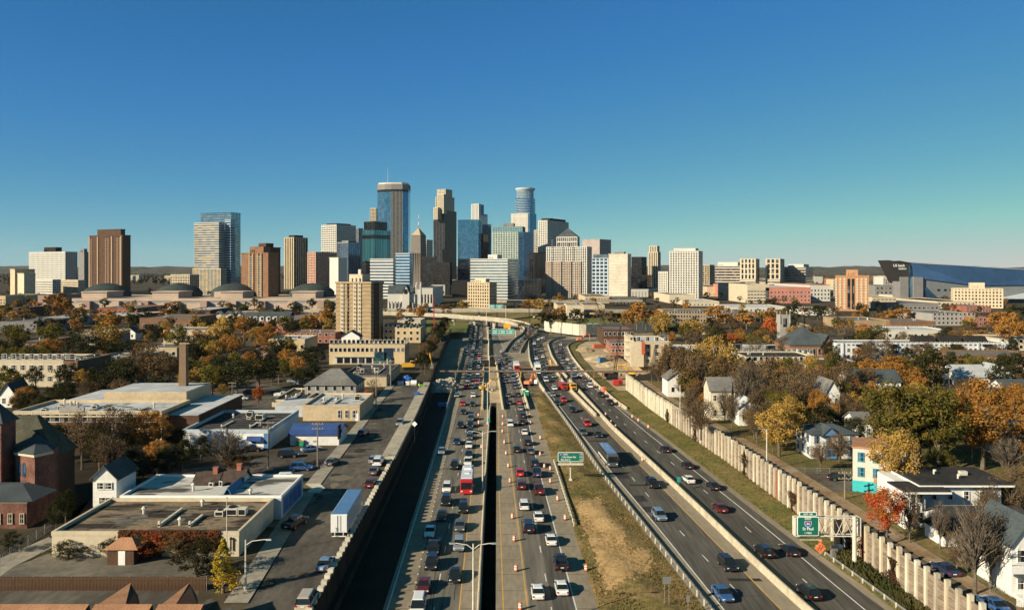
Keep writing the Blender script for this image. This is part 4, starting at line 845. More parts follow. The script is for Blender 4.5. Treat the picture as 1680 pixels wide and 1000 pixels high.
# convention centre with domes
r = flat('long pink stone convention centre with dark shallow domes', 118,560,489,507,478,pink_stone,pink_stone,name='convention_centre',wins=(1,30,8,1,6,3),dep=120,gm=mid_grey)
cw, ch = r['w'], r['h']
for k,(a,b,h2) in enumerate(((132,172,6),(247,290,6),(360,396,6),(478,516,6))):
    s = r.location.y/F; put('upper_hall', MB().box((a-118)*s,(b-118)*s,4,40,ch-.6,ch+h2).box((a-118)*s-1,(b-118)*s+1,3,41,ch+h2,ch+h2+1), pink_stone, r)
dome_mat = M('dome_copper',(.055,.07,.065),(.04,.05,.05),scale=.1,fine=1)
for k,xp in enumerate((176,294,384,512)):
    s = (r.location.y+70)/F; cx = xat(xp,r.location.y+70)-r.location.x; m = MB(); rad = 36*s; nn = 24
    m.rings([[(cx+rad*math.cos(2*math.pi*i/nn)*c_, 70+rad*math.sin(2*math.pi*i/nn)*c_, ch+5+z) for i in range(nn)] for c_, z in ((1,-6),(1,0),(.88,3.2),(.68,6.2),(.42,8.4),(.18,9.5),(.03,10))]); put('dome', m, dome_mat, r)
    put('dome_step', MB().box(cx-8,cx+8,30,70,ch,ch+6), pink_stone, r)
for k in range(9): put('bay_block', MB().box(cw*(.05+.108*k),cw*(.05+.108*k)+7,-5,.2,0,ch*.75), pink_stone if k%2 else M('pink_dark',(.40,.27,.22),scale=.1), r)
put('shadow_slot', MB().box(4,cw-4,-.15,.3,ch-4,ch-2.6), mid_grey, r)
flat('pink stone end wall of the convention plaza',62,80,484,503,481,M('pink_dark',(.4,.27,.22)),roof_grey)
# ------------------------------------------------------------------ mid distance, left of the freeway
V0 = v(549.5,609,630,462,452,16); r = tower('apartment_tower', 'tall tan brick apartment tower with white floor lines and rooftop plant', V0, tan_brick, tan_brick, solid=True, pent=(.36,.6,4.2,cream))
nF = 15; st = V0.z1/nF
for i in range(nF): put('floor_line', MB().box(-V0.w-.05,.05,-.06,V0.d+.05,st*i+st*.82,st*i+st*.9), cream, r)
for xf in (.80,.45,.32,.62):
    x = -V0.w*xf; put('window_shaft', MB().box(x-.9,x+.9,-.10,.3,1,V0.z1-1), tan_wall, r) if xf != .62 else put('dark_slot', MB().box(-V0.w*.645-.3,-V0.w*.645+.3,-.09,.3,1,V0.z1-1), win_dark, r)
    if xf != .62:
        for i in range(nF): put('window', window_mesh(1.1,1.2), parent=r, loc=(x,-.1,st*i+st*.25))
put('stair_slot', MB().box(-.2,.12,V0.d*.25,V0.d*.6,1,V0.z1-.6), dark_brick, r); put('chimney', MB().box(-V0.w*.5-1,-V0.w*.5+.6,V0.d*.5,V0.d*.5+1.5,V0.z1,V0.z1+7), white_stone, r)
r = flat('three storey yellow brick apartment block with shopfronts', 540,664,565,603,560,yellow_brick,roof_grey,wins=(2,17,1.2,1.7,5.6,3.6),side=(2,5,1.2,1.7,5.6,3.6),nv=5,Y=352,par=.9)
put('shopfront', MB().box(2,r['w']-6,-.18,.05,.3,3.4), white_stone, r)
for k in range(8): put('shop_window', MB().box(3.5+k*3.2,6+k*3.2,-.26,0,.6,2.9), win_dark, r)
put('shop_awning', MB().box(2,r['w']-6,-.9,-.15,3.4,3.7), white_stone, r)
flat('tan walk-up with rear porches beside the tan tower', 630,652,533,560,529,tan_wall,roof_grey,wins=(3,3,1.3,1.6,1.5,3.6)); flat('yellow brick walk-up above the freeway cut', 648,690,537,562,532,yellow_brick,roof_grey,wins=(3,4,1.3,1.6,1.5,3.4),nv=2)
flat('cream row building beyond the walk-up', 652,690,525,536,521,cream,roof_white,wins=(1,7,1.3,1.6,1.2,3))
flat('dark roofed warehouse with pale front wall', 560,634,615,634,600,tan_wall,roof_dark,nv=5,dep=34,parm=roof_grey)
house('grey two storey hip roofed house with white windows', 500,584,632,655,15,4.6,M('grey_siding',(.30,.29,.26),scale=.4,amt=.1),roof_grey,hipped=True,wins=((2,6),(2,4)),ww=.9,wh=1.5,chimney=False)
flat('low dark roofed garage with pale yellow front wall',446,500,655,667,638,cream,roof_dark,wins=None,dep=24)
flat('tan stucco building with white roof and three tall windows', 497,590,664,690,655,tan_wall,roof_white,nv=2,dep=22)
r = [o for o in COL.objects if o.get('label') == 'tan stucco building with white roof and three tall windows'][0]
for k in range(3): put('window', window_mesh(.8,2.0), parent=r, loc=(r['w']*(.64+.13*k),-.1,.9))
put('door', MB().box(r['w']-1.2,r['w']-.3,-.08,.05,0,2.1), white_paint, r)
put('white_wing', MB().box(-9.5,-.05,6,20,0,r['h']-1.2), roof_white, r)
r = house('white building with bright blue ribbed metal roof', 476,556,712,730,9,1.6,clapboard,roof_blue,axis='x',wins=((1,1),),name='blue_roofed_building',cat='building',ww=.8,wh=.4)
for k in range(26): put('roof_rib', MB().add([(k*.44*r['w']/11.4,-.5,r['h']-.02),(k*.44*r['w']/11.4+.07,-.5,r['h']-.02),(k*.44*r['w']/11.4+.07,4.5,r['h']+1.9),(k*.44*r['w']/11.4,4.5,r['h']+1.9)],[(0,1,2,3)]), blue_paint, r)
put('shop_sign', MB().box(r['w']-.1,r['w']+.2,-1.0,1.4,r['h']-1,r['h']+2.2), dark_stone, r)
r = flat('white walled warehouse with dark sunken flat roof', 300,441,704,737,665,white_paint,roof_dark,nv=2,dep=26,par=.8,parm=cool_white,fm=blue_paint)
put('awning', MB().frus((r['w']-5,r['w']-1.6,-1.1,0),(r['w']-5,r['w']-1.6,-.1,0),2.2,3.1), roof_blue, r); put('door', MB().box(r['w']-4,r['w']-3,-.06,.05,0,2.1), blue_paint, r)
put('blue_corner', MB().box(r['w']-1.2,r['w']+.02,-.03,.5,0,r['h']-.9), blue_paint, r)
# school with white roofs and chimney
r = flat('long brick school with white roof behind autumn trees', 22,265,674,728,642,brown_brick,roof_white,name='school',cat='school',wins=(2,16,2.1,2.4,1.2,4.2),dep=17,par=.7,parm=tan_wall)
put('cornice', MB().box(-.3,r['w']+.3,-.35,0,r['h']-1.4,r['h']-1.1), cream, r); s = r.location.y/F
put('pediment', MB().box(11,17,-.2,.3,r['h']-.2,r['h']+.9).box(12.4,15.6,-.2,.3,r['h']+.9,r['h']+1.3), grey_stone, r)
vents(r, r['w'], 17, r['h']-.6, 6, 3, .8, 1.3)
put('raised_hall', MB().box(r['w']*.34,r['w']*.95,19,36,0,r['h']+1.6), tan_wall, r); put('hall_roof', MB().box(r['w']*.34+.3,r['w']*.95-.3,19.3,35.7,r['h']+1.6,r['h']+1.7), roof_white, r)
put('rear_wing', MB().box(r['w']*.02,r['w']*.30,17.02,40,0,r['h']-.9), tan_wall, r); put('wing_roof', MB().box(r['w']*.02+.3,r['w']*.30-.3,17.3,39.7,r['h']-.9,r['h']-.8), roof_white, r)
put('rear_wing', MB().box(r['w']*.96,r['w']*1.22,3,34,0,r['h']-1.6), dark_brick, r); put('wing_roof', MB().box(r['w']*.96+.3,r['w']*1.22-.3,3.3,33.7,r['h']-1.6,r['h']-1.5), roof_white, r)
pc = P(301.5,700,ZG); Yc = 222; tag(put('chimney_stack', MB().frus((-1.05,1.05,-1.05,1.05),(-.9,.9,-.9,.9),0,zat(566,Yc)-ZG).box(-1,1,-1,1,zat(566,Yc)-ZG,zat(564,Yc)-ZG), M('stack_brick',(.24,.16,.10),scale=.3,fine=3,amt=.2), None, (xat(301.5,Yc),Yc,ZG)), 'tall square brick chimney stack beside the school', 'chimney')
flat('cream three storey apartment row with small gable parapet', -30,104,590,640,580,cream,roof_grey,wins=(3,9,1.6,1.7,2,4),Y=285); flat('brick three storey walk-up beside cream apartment row', 104,127,592,642,584,brown_brick,roof_grey,wins=(3,1,3.2,1.7,2,4),Y=284,dep=24)
# church of dark brick with pyramid roofs
B0 = 136.0; r = thing('church', 'dark brick church with steep mossy pyramid roofs and turret', 'church', (xat(-30,B0),B0,ZG)); note([-100,-79],[126,150])
X = lambda p, d=0: xat(p,B0+d)-r.location.x; Z = lambda y, d=0: zat(y,B0+d)-ZG
put('nave_wall', MB().box(X(-60,6),X(120,11),5,11.5,0,Z(740,8)), dark_brick, r)
put('nave_roof', MB().frus((X(-60,6),X(120,11)+.5,4.5,12),(X(14,8),X(62,8),7.8,8.8),Z(740,8)-.1,Z(682,8)), roof_moss, r)
oc = [(X(26,1),1),(X(57,-1),-1),(X(88,2),2),(X(96,5),5),(X(20,5),5)]
put('apse_wall', MB().prism(oc,0,Z(742)), rose_brick, r)
ap = (X(58,4),4.4,Z(713,4)); eave = [(p[0]+(p[0]-X(57))*.08,p[1]-.4,Z(742)-.1) for p in oc[:4]]; eave = [(oc[4][0]-.5,5,Z(742)-.1)]+eave
put('apse_roof', MB().add(eave+[ap],[(i,i+1,5) for i in range(4)]), roof_slate, r)
put('apse_cornice', MB().prism([(p[0]*1.0+(p[0]-X(57))*.03,p[1]-.25) for p in oc],Z(742)-.55,Z(742)-.12), cream, r)
dv = Vector((oc[1][0]-oc[0][0],oc[1][1]-oc[0][1],0)).normalized()
for k in range(2):
    o = put('arched_window', MB().add([(a,0,z) for a,z in ((-.45,Z(782)),(.45,Z(782)),(.45,Z(764)),(.3,Z(760)),(0,Z(758)),(-.3,Z(760)),(-.45,Z(764)))],[tuple(range(7))]), win_blue, r); o.location = Vector((oc[0][0],oc[0][1],0))+dv*(.9+k*1.3)+Vector((dv.y,-dv.x,0))*.06; o.rotation_euler.z = math.atan2(dv.y,dv.x)
put('turret', MB().box(X(-30),X(8),-1,3.0,0,Z(692)), rose_brick, r); put('turret_roof', MB().frus((X(-30)-.4,X(8)+.5,-1.4,3.4),(X(-12),X(-8),.8,1.4),Z(692)-.05,Z(664)), roof_slate, r)
for k in range(3): put('turret_slit', MB().box(X(0)+k*.32-.5,X(0)+k*.32-.36,-1.06,-.95,Z(712),Z(700)), win_dark, r)
put('vestry_wall', MB().box(X(-60),X(44,-7),-7,-1.2,0,Z(820,-7)), rose_brick, r); put('vestry_roof', MB().frus((X(-60)-.4,X(57,-7),-7.5,-.6),(X(-60),X(40,-2),-2.4,-1.0),Z(820,-7)-.05,Z(793,-2)), roof_slate, r)
put('vestry_cornice', MB().box(X(-60),X(44,-7)+.15,-7.15,-1.25,Z(820,-7)-.4,Z(820,-7)-.06), cream, r)
for k in range(3): put('window', window_mesh(.6,1.5,cream,win_dark), parent=r, loc=(X(-2,-7)+k*1.9,-7.1,.9))
# low big building with gravel roof
r = flat('low shop building with dark gravel roof and ivy covered wall', 85,392,871,912,812,cream,roof_gravel,nv=2,par=.5,dep=17,parm=cream); D1 = r
ac = put('roof_unit', MB().box(0,1.2,0,1.3,0,1.1,0).box(.1,1.1,-.02,.1,.15,.95,1), [steel_pale,black_metal], r, (r['w']*.88,9,r['h']-.5))
put('window', window_mesh(.5,.45,cream,win_dark), parent=r, loc=(r['w']*.26,-.1,1.5)); put('flue', MB().cyl(0,0,0,1.6,.12,n=8).cyl(0,0,1.6,1.9,.25,.1,8), black_metal, r, (r['w']*.96,-.25,1.0))
Yb = r.location.y+17.1; r2 = flat('white patched flat roof extension behind the gravel roofed shop', 150,474,0,0,0,cool_white,roof_patch,Y=Yb+.1,dep=15,nv=3,par=.4) if False else None
def wbox(label, X0,X1,Y0,Y1,h,wall,roof,name='roof_extension',par=.4,parm=None):
    t = thing(name,label,'building',(X0,Y0,ZG)); w_,d=X1-X0,Y1-Y0; note([X0,X1],[Y0,Y1]); put('wall', MB().box(0,w_,0,d,0,h-par), wall, t); tk=.3
    put('parapet', MB().box(-.05,w_+.05,-.05,tk,h-par-.05,h).box(-.05,w_+.05,d-tk,d+.05,h-par-.05,h).box(-.05,tk,tk,d-tk,h-par-.05,h).box(w_-tk,w_+.05,tk,d-tk,h-par-.05,h), parm or wall, t)
    put('roof', MB().box(tk,w_-tk,tk,d-tk,h-par-.1,h-par+.02), roof, t); t['w']=w_;t['d']=d;t['h']=h; return t
x0 = r.location.x; e = wbox('white patched flat roof extension behind the gravel roofed shop', x0+1.5, x0+r['w']+1.2, Yb+.1, Yb+14, r['h']+.35, cool_white, roof_patch, parm=white_paint)
put('skylight_ridge', gable(MB(),e['w']*.62,e['w']*.66,2,9,e['h']-.3,.9,'y',.1), blue_paint, e)
put('side_mural', MB().box(e['w']+.06,e['w']+.12,1,12.5,.4,e['h']-.6), blue_paint, e)
for k in range(4): put('mural_panel', MB().box(e['w']+.13,e['w']+.17,1.6+k*2.7,3.7+k*2.7,.8,e['h']-1.1), M('mural_dark',(.05,.12,.25),scale=1), e)
vents(e, e['w'], 12, e['h']-.4, 4, 12, .5, .9)
h1 = house('small white clapboard gable house beside the patched roof', 152.5,191,783,843,7,1.9,clapboard,roof_slate,axis='y',wins=((1,1),),ww=.01,wh=.01,Y=136)
for k,(a,b) in enumerate(((-.7,3.1),(.7,3.1),(-.35,.6),(.75,.6))): put('window', window_mesh(1.0,1.0), parent=h1, loc=(h1['w']/2+a,-.1,b+(h1['h']-4)*.6))
for k,(a,b,yy) in enumerate(((316,352,780),(350,394,774))):
    house(('small brown shingled lean-to roof beside the brick chimney shed','brown shingled gable shed with pale end wall')[k], a,b,yy+20,yy+46,5.5,1.9,white_paint,M('shingle_brown',(.085,.06,.05),scale=1,fine=5,amt=.3),axis='x',wins=((1,1),),Y=141+k*.8,chimney=True,ww=.6,wh=.7,name='shed',cat='shed')
# entrance kiosk with clay roof
r = thing('entrance_kiosk','small kiosk with clay hip roof by the ivy wall','kiosk',tuple(P(192,912,ZG)-Vector((0,3.4,0)))); s = P(192,912,ZG).y/F; kw = 50*s
put('wall', MB().box(.3,kw-.4,0,3,0,2.2), dark_brick, r); put('door', MB().box(kw*.42,kw*.64,-.06,.05,0,2.0), white_paint, r); put('roof', hip(MB(),0,kw,0,3.2,2.2,1.2,.3), roof_clay, r)
# clay-shingled roofs rising into the bottom edge
for k,(a,b,lb) in enumerate(((-10,142,'wide clay shingled roof with two skylights'),(158,246,'clay shingled roof with pointed dormer and skylight'),(262,330,'clay shingled roof corner with pointed dormer beside the alley'))):
    Yr = 88.0; zt = zat(985,Yr+1); s = Yr/F; t = thing('shingled_house', lb, 'house', (xat(a,Yr),Yr-9,ZG), 0, None); w_ = (b-a)*s; h_ = zt-ZG; note([t.location.x,t.location.x+w_],[Yr-9,Yr+2])
    put('wall', MB().box(0,w_,0,9.3,0,h_-1.8), tan_brick, t)
    rr = put('roof', MB().add([(-.2,-.4,h_-3.2),(w_+.2,-.4,h_-3.2),(w_+.2,9.2,h_),(-.2,9.2,h_),(w_+.2,9.6,h_-1.6),(-.2,9.6,h_-1.6)],[(0,1,2,3),(3,2,4,5)]), roof_clay, t)
    for q_ in range(2 if k == 0 else 1): put('skylight', MB().frus((w_*(.30+.33*q_)-.6,w_*(.30+.33*q_)+.6,6.2,7.9),(w_*(.30+.33*q_)-.5,w_*(.30+.33*q_)+.5,6.3,7.8),h_-1.6,h_-.3), win_blue, rr)
    if k:                                         # pointed dormer: ridge rising to a peak behind the eave
        mf, rf_ = ((.53,.81) if k == 1 else (.37,.92)); ap = ((xat(218,96) if k == 1 else xat(314,96))-t.location.x, 16.5, zat(952,96)-ZG)
        put('dormer_roof', MB().add([(.1,9.2,h_-.05),(w_*mf,9.2,h_-.05),ap,(.1,13.5,h_-2.2)],[(0,1,2),(0,2,3)]), roof_clay, t)
        put('dormer_end', MB().add([(w_*mf,9.2,h_-.06),(w_*rf_,9.3,h_-.6),(ap[0]+.9,16.4,h_-2),(ap[0],16.4,ap[2]-.05),(w_*rf_,9.3,0),(ap[0]+.9,16.4,0)],[(0,1,3),(1,2,3),(1,4,5,2)]), dark_brick, t)  # dark brick colour paints the dormer's unlit side
# ------------------------------------------------------------------ low blocks among the trees, left
LOW = [
 (395,478,527,546,517,red_brick,roof_grey,(2,10,1.2,1.6,1.6,3.6),'red brick block with white dormered upper storey','x'),
 (350,398,517,535,510,cream,roof_grey,(2,6,1.2,1.6,1.6,3.4),'cream townhouse row with steep dormers',None),
 (229,315,521,545,515,brown_brick,roof_grey,(1,5,2.8,3.2,2.6,4),'brick block with five white bay windows',None),
 (268,350,541,562,536,cream,roof_grey,(1,9,1.2,1.6,1.6,3.4),'low cream wall building behind gold trees',None),
 (120,182,545,566,540,grey_stone,roof_white,(1,6,1.5,1.5,1.6,3),'low grey shed with pale roof',None),
 (195,235,516,527,511,white_stone,roof_white,(1,5,1.5,1.5,1.2,3),'low pale roofed shed beyond the gold trees',None),
 (0,60,527,545,520,mid_grey,roof_grey,(1,6,1.5,1.5,1.6,3),'long low grey shed among trees',None),
 (60,130,520,533,514,grey_stone,roof_white,(1,8,1.5,1.5,1.6,3),'pale flat roofed row above dark hedge',None),
 (130,215,518,530,512,dark_brick,roof_white,(1,8,1.5,1.5,1.6,3),'dark brick row with snow white roof',None),
 (470,550,546,566,540,red_brick,roof_grey,(2,8,1.2,1.6,1.6,3.4),'red brick row beside the tan apartment tower',None),
 (440,500,556,576,549,yellow_brick,roof_white,(1,6,1.2,1.6,1.6,3.4),'yellow hall with pale metal roof',None),
 (170,236,583,605,575,mid_grey,roof_grey,(1,6,1.3,1.6,1.6,3),'low grey roofed hall among rust trees',None),
 (127,186,590,612,578,cream,roof_white,(2,4,1.3,1.6,1.6,3.2),'pale hipped hall beside the brick walk-up',None),
 (20,70,560,575,552,dark_brick,roof_grey,(1,5,1.3,1.6,1.6,3),'dark brick shed between olive trees',None),
 (300,345,508,518,503,dark_brick,roof_white,(1,5,1.4,1.5,1.2,3),'small dark block under the convention centre',None),
 (160,225,505,514,500,red_brick,roof_grey,(1,8,1.4,1.5,1.2,3),'reddish row in front of the convention centre',None),
 (480,545,517,530,512,brown_brick,roof_grey,(1,7,1.4,1.5,1.2,3),'brown row in front of the last dome',None),
 (225,290,570,588,562,tan_wall,roof_grey,(1,6,1.3,1.6,1.6,3),'tan roofed block behind the rust coloured trees',None),
 (396,440,575,592,566,brown_brick,roof_grey,(1,5,1.3,1.6,1.6,3),'brown block hidden between dark green trees',None),
 (0,30,505,520,499,dark_brick,roof_grey,(1,4,1.4,1.5,1.2,3),'dark end block beside yellow walk-ups',None)]
for (a,b,yf,yb,yk,wm,rm,wn_,lb,ex) in LOW:
    r = flat(lb,a,b,yf,yb,yk,wm,rm,wins=wn_,nv=3,dep=None)
    if ex:
        put('upper_storey', MB().box(2,r['w']-2,3,14,r['h']-.6,r['h']+3.4), white_stone, r); put('upper_roof', gable(MB(),2,r['w']-2,3,14,r['h']+3.3,2.5,'x'), roof_slate, r)
        for k in range(6): put('dormer', MB().box(3.5+k*(r['w']-7)/6,5.6+k*(r['w']-7)/6,2.2,6,r['h']+.2,r['h']+3.2,0).box(3.9+k*(r['w']-7)/6,5.2+k*(r['w']-7)/6,2.1,2.3,r['h']+.8,r['h']+2.6,1), [white_stone,win_dark], r)
r = [o for o in COL.objects if o.get('label') == 'cream townhouse row with steep dormers'][0]
for k in range(3): put('dormer', gable(MB(),1+k*r['w']/3,r['w']/3-1+k*r['w']/3,0.1,6,r['h']-.3,3.2,'y').box(1.2+k*r['w']/3,r['w']/3-1.2+k*r['w']/3,.3,6,r['h']-.6,r['h']+.6), white_stone, r)
for (a,b,ye,yb,lb) in ((258,285,516,523,'little white gabled cottage before the domes'),(200,222,545,556,'white gabled house between gold trees'),(560,590,552,570,'dark gabled house at the foot of the tan tower'),(0,24,645,668,'white gabled house beside the school'),(310,330,520,528,'pale cottage with slate roof behind brick block')):
    house(lb,a,b,ye,yb,8,3,white_paint,roof_slate,axis='y',wins=((1,2),))
# ------------------------------------------------------------------ right of the freeway
r = flat('long apartment building with white roof, solar rows and balconies', 1040,1100,560,612,551,tan_wall,roof_white,wins=(4,4,1.6,1.7,1.4,3.2),lwin=(4,6,1.6,1.7,1.4,3.2),Y=345,dep=30,name='apartment_building',nv=3)
put('balcony_tower', MB().box(-1.5,4,-1.5,0,0,r['h']-.5), cream, r)
for k in range(4): put('balcony', MB().box(-3.0,-.1,3+0*k,9,2.6+k*3.2,3.6+k*3.2), cream, r)
put('red_fin', MB().box(r['w']*.18+.2,r['w']*.18+1.6,-1.8,-1.5,5.5,r['h']), M('red_panel',(.5,.12,.06),scale=.3), r)
r = flat('wide white roofed housing block with dark stair towers', 1062,1335,580,603,551,cream,roof_white,wins=(2,30,1.6,1.7,1.6,3.2),name='apartment_building',nv=9,Y=352,dep=44)
for k,(a,b) in enumerate(((.58,14),(.76,8))): put('stair_tower', MB().box(r['w']*a,r['w']*a+3.4,b,b+3,r['h']-.6,r['h']+2.8), win_dark, r)
for k in range(10): put('solar_row', MB().frus((r['w']*.1+k*3.8,r['w']*.1+k*3.8+3.2,24,26),(r['w']*.1+k*3.8,r['w']*.1+k*3.8+3.2,25.6,26),r['h']-.5,r['h']+.7), white_stone, r)
r = flat('cream townhouses over red brick base with dark solar roof', 1225,1338,585,606,572,cream,roof_dark,wins=(2,12,1.1,1.5,2.6,3),name='apartment_building',Y=318,dep=22,nv=2); put('brick_base', MB().box(-.08,r['w']+.08,-.08,.3,0,2.6), red_brick, r)
r = flat('cream hall with dark glittering sloped roof', 1330,1425,598,613,576,cream,roof_slate,wins=(1,8,1.3,1.6,1.6,3),Y=322,dep=24); 
for k in range(16): put('roof_panel', MB().box(2+k*1.35,3.1+k*1.35,3+(k%4)*4,5.4+(k%4)*4,r['h']-.5,r['h']-.2), gl_deep, r)
r = house('large hall with steep dark green slate roof and gables', 1296,1366,566,594,22,7.5,brown_brick,roof_slate,hipped=True,wins=((1,8),),Y=372,name='church_hall',cat='church',ww=1.2,wh=3)
put('front_gable', gable(MB(),r['w']*.7,r['w']*1.0,-2,10,r['h'],5,'y'), roof_slate, r); put('gable_wall', MB().box(r['w']*.72,r['w']*.98,-1.6,.2,0,r['h']).add([(r['w']*.72,-1.6,r['h']),(r['w']*.98,-1.6,r['h']),(r['w']*.85,-1.6,r['h']+4.6)],[(0,1,2)]), brown_brick, r)
Yc = 450; t = thing('bell_tower','slender grey stone church tower with pinnacles','tower',(xat(1280,Yc),Yc,ZG)); tw = 16*Yc/F
put('shaft', MB().box(0,tw,0,tw,0,zat(516,Yc)-ZG), grey_stone, t)
for k in range(4): put('pinnacle', MB().cyl((k%2)*tw,(k//2)*tw,zat(530,Yc)-ZG,zat(510,Yc)-ZG,.5,.15,6), grey_stone, t)
put('belfry_opening', MB().box(tw*.3,tw*.7,-.06,.1,zat(536,Yc)-ZG,zat(522,Yc)-ZG), win_dark, t)
r = flat('long white apartment terrace with dark balconies and brick end', 1372,1660,562,592,553,M('pale_panel',(.60,.62,.62),scale=.2,amt=.06),roof_grey,wins=(3,36,1.3,1.6,1.2,2.9),name='apartment_building',Y=366,dep=16)
for k in range(7): put('pilaster', MB().box(3+k*(r['w']-6)/6-.35,3+k*(r['w']-6)/6+.35,-.5,.1,0,r['h']), cool_white, r)
for k in range(15): put('balcony', MB().box(9+(k%5)*14.5,13+(k%5)*14.5,-1.5,-.1,.9+2.9*(k//5),1.9+2.9*(k//5)), black_metal, r)
for k in range(3): put('roof_screen', MB().frus((38+k*12,48+k*12,3,9),(38.3+k*12,47.7+k*12,6,9),r['h']-.5,r['h']+2.6), dark_stone, r)
r = flat('brick apartment row in front of the white terrace', 1560,1700,581,606,575,brown_brick,roof_grey,wins=(2,12,1.4,1.8,1.5,3.4),Y=318,dep=18)
flat('dark brick corner block with white windows by the freeway curve', 990,1040,540,568,533,dark_brick,roof_grey,wins=(2,7,1.3,1.7,1.6,4),Y=440,dep=30); flat('low red brick block before the apartment building', 1003,1036,563,588,553,red_brick,roof_grey,wins=(2,6,1.0,1.3,1.2,3),lwin=(2,5,1.0,1.3,1.2,3),Y=395,dep=24)
LOWR = [
 (1097,1190,511,530,506,tan_brick,roof_grey,(3,20,1.3,1.6,1.4,3.2),'long tan brick school block with four window rows'),
 (1190,1240,512,527,507,brown_brick,roof_grey,(2,8,1.3,1.6,1.4,3.4),'brown brick wing beside the tan school block'),
 (1195,1290,503,512,499,white_stone,roof_white,(1,14,1.5,1.5,1.2,3),'low white roofed range behind the brown wing'),
 (915,992,500,515,495,tan_wall,roof_grey,(1,8,1.5,2.4,1.6,3),'low tan museum hall with brick ends'),
 (930,958,500,522,497,cream,roof_grey,(1,3,1.5,3,2,3),'cream museum entrance block'),
 (960,1000,486,497,482,tan_wall,roof_grey,(2,8,1.6,1.4,1.4,3.2),'tan parking deck at the foot of the condominium'),
 (1015,1098,474,487,470,white_stone,roof_grey,(3,16,2.2,1.1,1,2.8),'pale parking ramp below the concrete shell'),
 (1098,1140,483,497,479,cream,roof_grey,(1,8,2,2,2,3),'low cream hall below the tall white apartment tower'),
 (1008,1060,490,500,486,dark_stone,roof_grey,(1,9,2,1.6,1.4,3),'dark low row before the pale parking ramp'),
 (1160,1195,470,486,467,tan_wall,roof_slate,(1,4,2,3,2,3),'tan curved roof hall'),
 (1390,1460,525,540,519,tan_brick,roof_grey,(1,12,1.4,1.6,1.4,3),'curved tan brick warehouse beyond the slate hall'),
 (1460,1535,527,541,522,brown_brick,roof_grey,(1,10,1.4,1.6,1.4,3),'brown brick warehouse joined to the tan warehouse'),
 (1455,1560,541,556,535,white_stone,roof_white,(1,10,1.4,1.6,1.4,3),'low white roofed store behind the white terrace'),
 (1530,1600,514,534,508,grey_stone,roof_grey,(3,10,1.4,1.6,1.4,3.2),'grey and brick balcony block near the tree line'),
 (1598,1625,520,536,515,red_brick,roof_grey,(2,4,1.4,1.6,1.4,3.2),'red brick walk-up next to the balcony block'),
 (1590,1650,548,563,543,tan_wall,roof_dark,(1,8,1.4,1.6,1.4,3),'tan block with dark roof behind the terrace end'),
 (1325,1370,507,517,503,white_stone,roof_grey,(1,6,1.4,1.6,1.2,3),'small white row below the red brick block'),
 (1640,1700,555,575,549,cream,roof_grey,(2,6,1.4,1.6,1.2,3),'cream block at the edge of the orange trees'),
 (1130,1180,494,502,490,cream,roof_white,(1,8,1.5,1.4,1,3),'pale low row before the hospital'),
 (1290,1330,533,545,528,cream,roof_grey,(1,6,1.4,1.6,1.2,3),'cream row behind the slate roofed hall')]
for (a,b,yf,yb,yk,wm,rm,wn_,lb) in LOWR: flat(lb,a,b,yf,yb,yk,wm,rm,wins=wn_,nv=2)
# noise wall beyond the curve
tw_ = thing('pale_noise_wall','pale noise wall curving along the far edge of the freeway bend','wall',(xat(895,640),640,ZG))
for k in range(16):
    p0 = P(893+k*11.5,536+min(k,5)*1.4 if k < 6 else 543-(k-6)*.6,ZG); p1 = P(893+(k+1)*11.5,536+min(k+1,5)*1.4 if k < 5 else 543-(k-5)*.6,ZG); a_ = p0-tw_.location; b_ = p1-tw_.location
    put('panel', MB().add([(a_.x,a_.y,-3),(b_.x-.25,b_.y,-3),(b_.x-.25,b_.y,4.6),(a_.x,a_.y,4.6),(a_.x,a_.y+.4,-3),(b_.x-.25,b_.y+.4,-3),(b_.x-.25,b_.y+.4,4.6),(a_.x,a_.y+.4,4.6)],[(0,1,2,3),(7,6,5,4),(3,2,6,7),(0,3,7,4),(1,5,6,2)]), concrete_pale, tw_)
# houses behind the noise wall
r = house('white two storey house with blue gable and roof balcony', 1330,1408,712,752,9,1.6,clapboard,roof_slate,hipped=True,wins=((2,4),(2,3)),trim=blue_paint,fm=blue_paint,chimney=False)
put('front_gable', MB().add([(2.4,-.6,r['h']-.2),(6.0,-.6,r['h']-.2),(4.2,-.6,r['h']+1.7)],[(0,1,2)]), blue_paint, r); put('gable_roof', gable(MB(),2.4,6.0,-.5,5,r['h']-.2,1.7,'y',.3), roof_slate, r)
bay = put('bay_window', MB().box(3.2,5.4,-.9,0,.2,2.7), blue_paint, r); put('pane', MB().box(3.5,4.2,-.95,-.85,.8,2.2).box(4.4,5.1,-.95,-.85,.8,2.2), win_blue, bay); put('bay_roof', MB().frus((3,5.6,-1.2,.1),(3.8,4.8,-.3,.1),2.7,3.5), roof_slate, bay)
bl = put('balcony', MB().box(6.3,r['w']+.2,-1.4,-.02,3.1,3.3), white_paint, r)
for k in range(9): put('baluster', MB().box(6.4+k*.5,6.48+k*.5,-1.35,-1.25,3.3,4.15), blue_paint, bl)
put('rail', MB().box(6.3,r['w']+.2,-1.38,-1.22,4.15,4.25), blue_paint, bl)
t = thing('painted_building','narrow peach building with turquoise base and window trim','house',tuple(P(1399,805,ZG)),R(-24)); s = t.location.y/F; note([t.location.x,t.location.x+13],[t.location.y-7,t.location.y+9])
put('wall', MB().box(0,11,0,9,2.1,8.2), peach, t); put('base', MB().box(-.06,11.06,-.06,9.06,0,2.1), teal_paint, t); put('roof', MB().box(-.2,11.2,-.2,9.2,8.2,8.5), roof_clay, t)
for k in range(8): put('window', window_mesh(1.0,1.6,teal_paint,win_blue), parent=t, loc=(1.4+(k%4)*2.6,-.1,3.0+2.8*(k//4)))
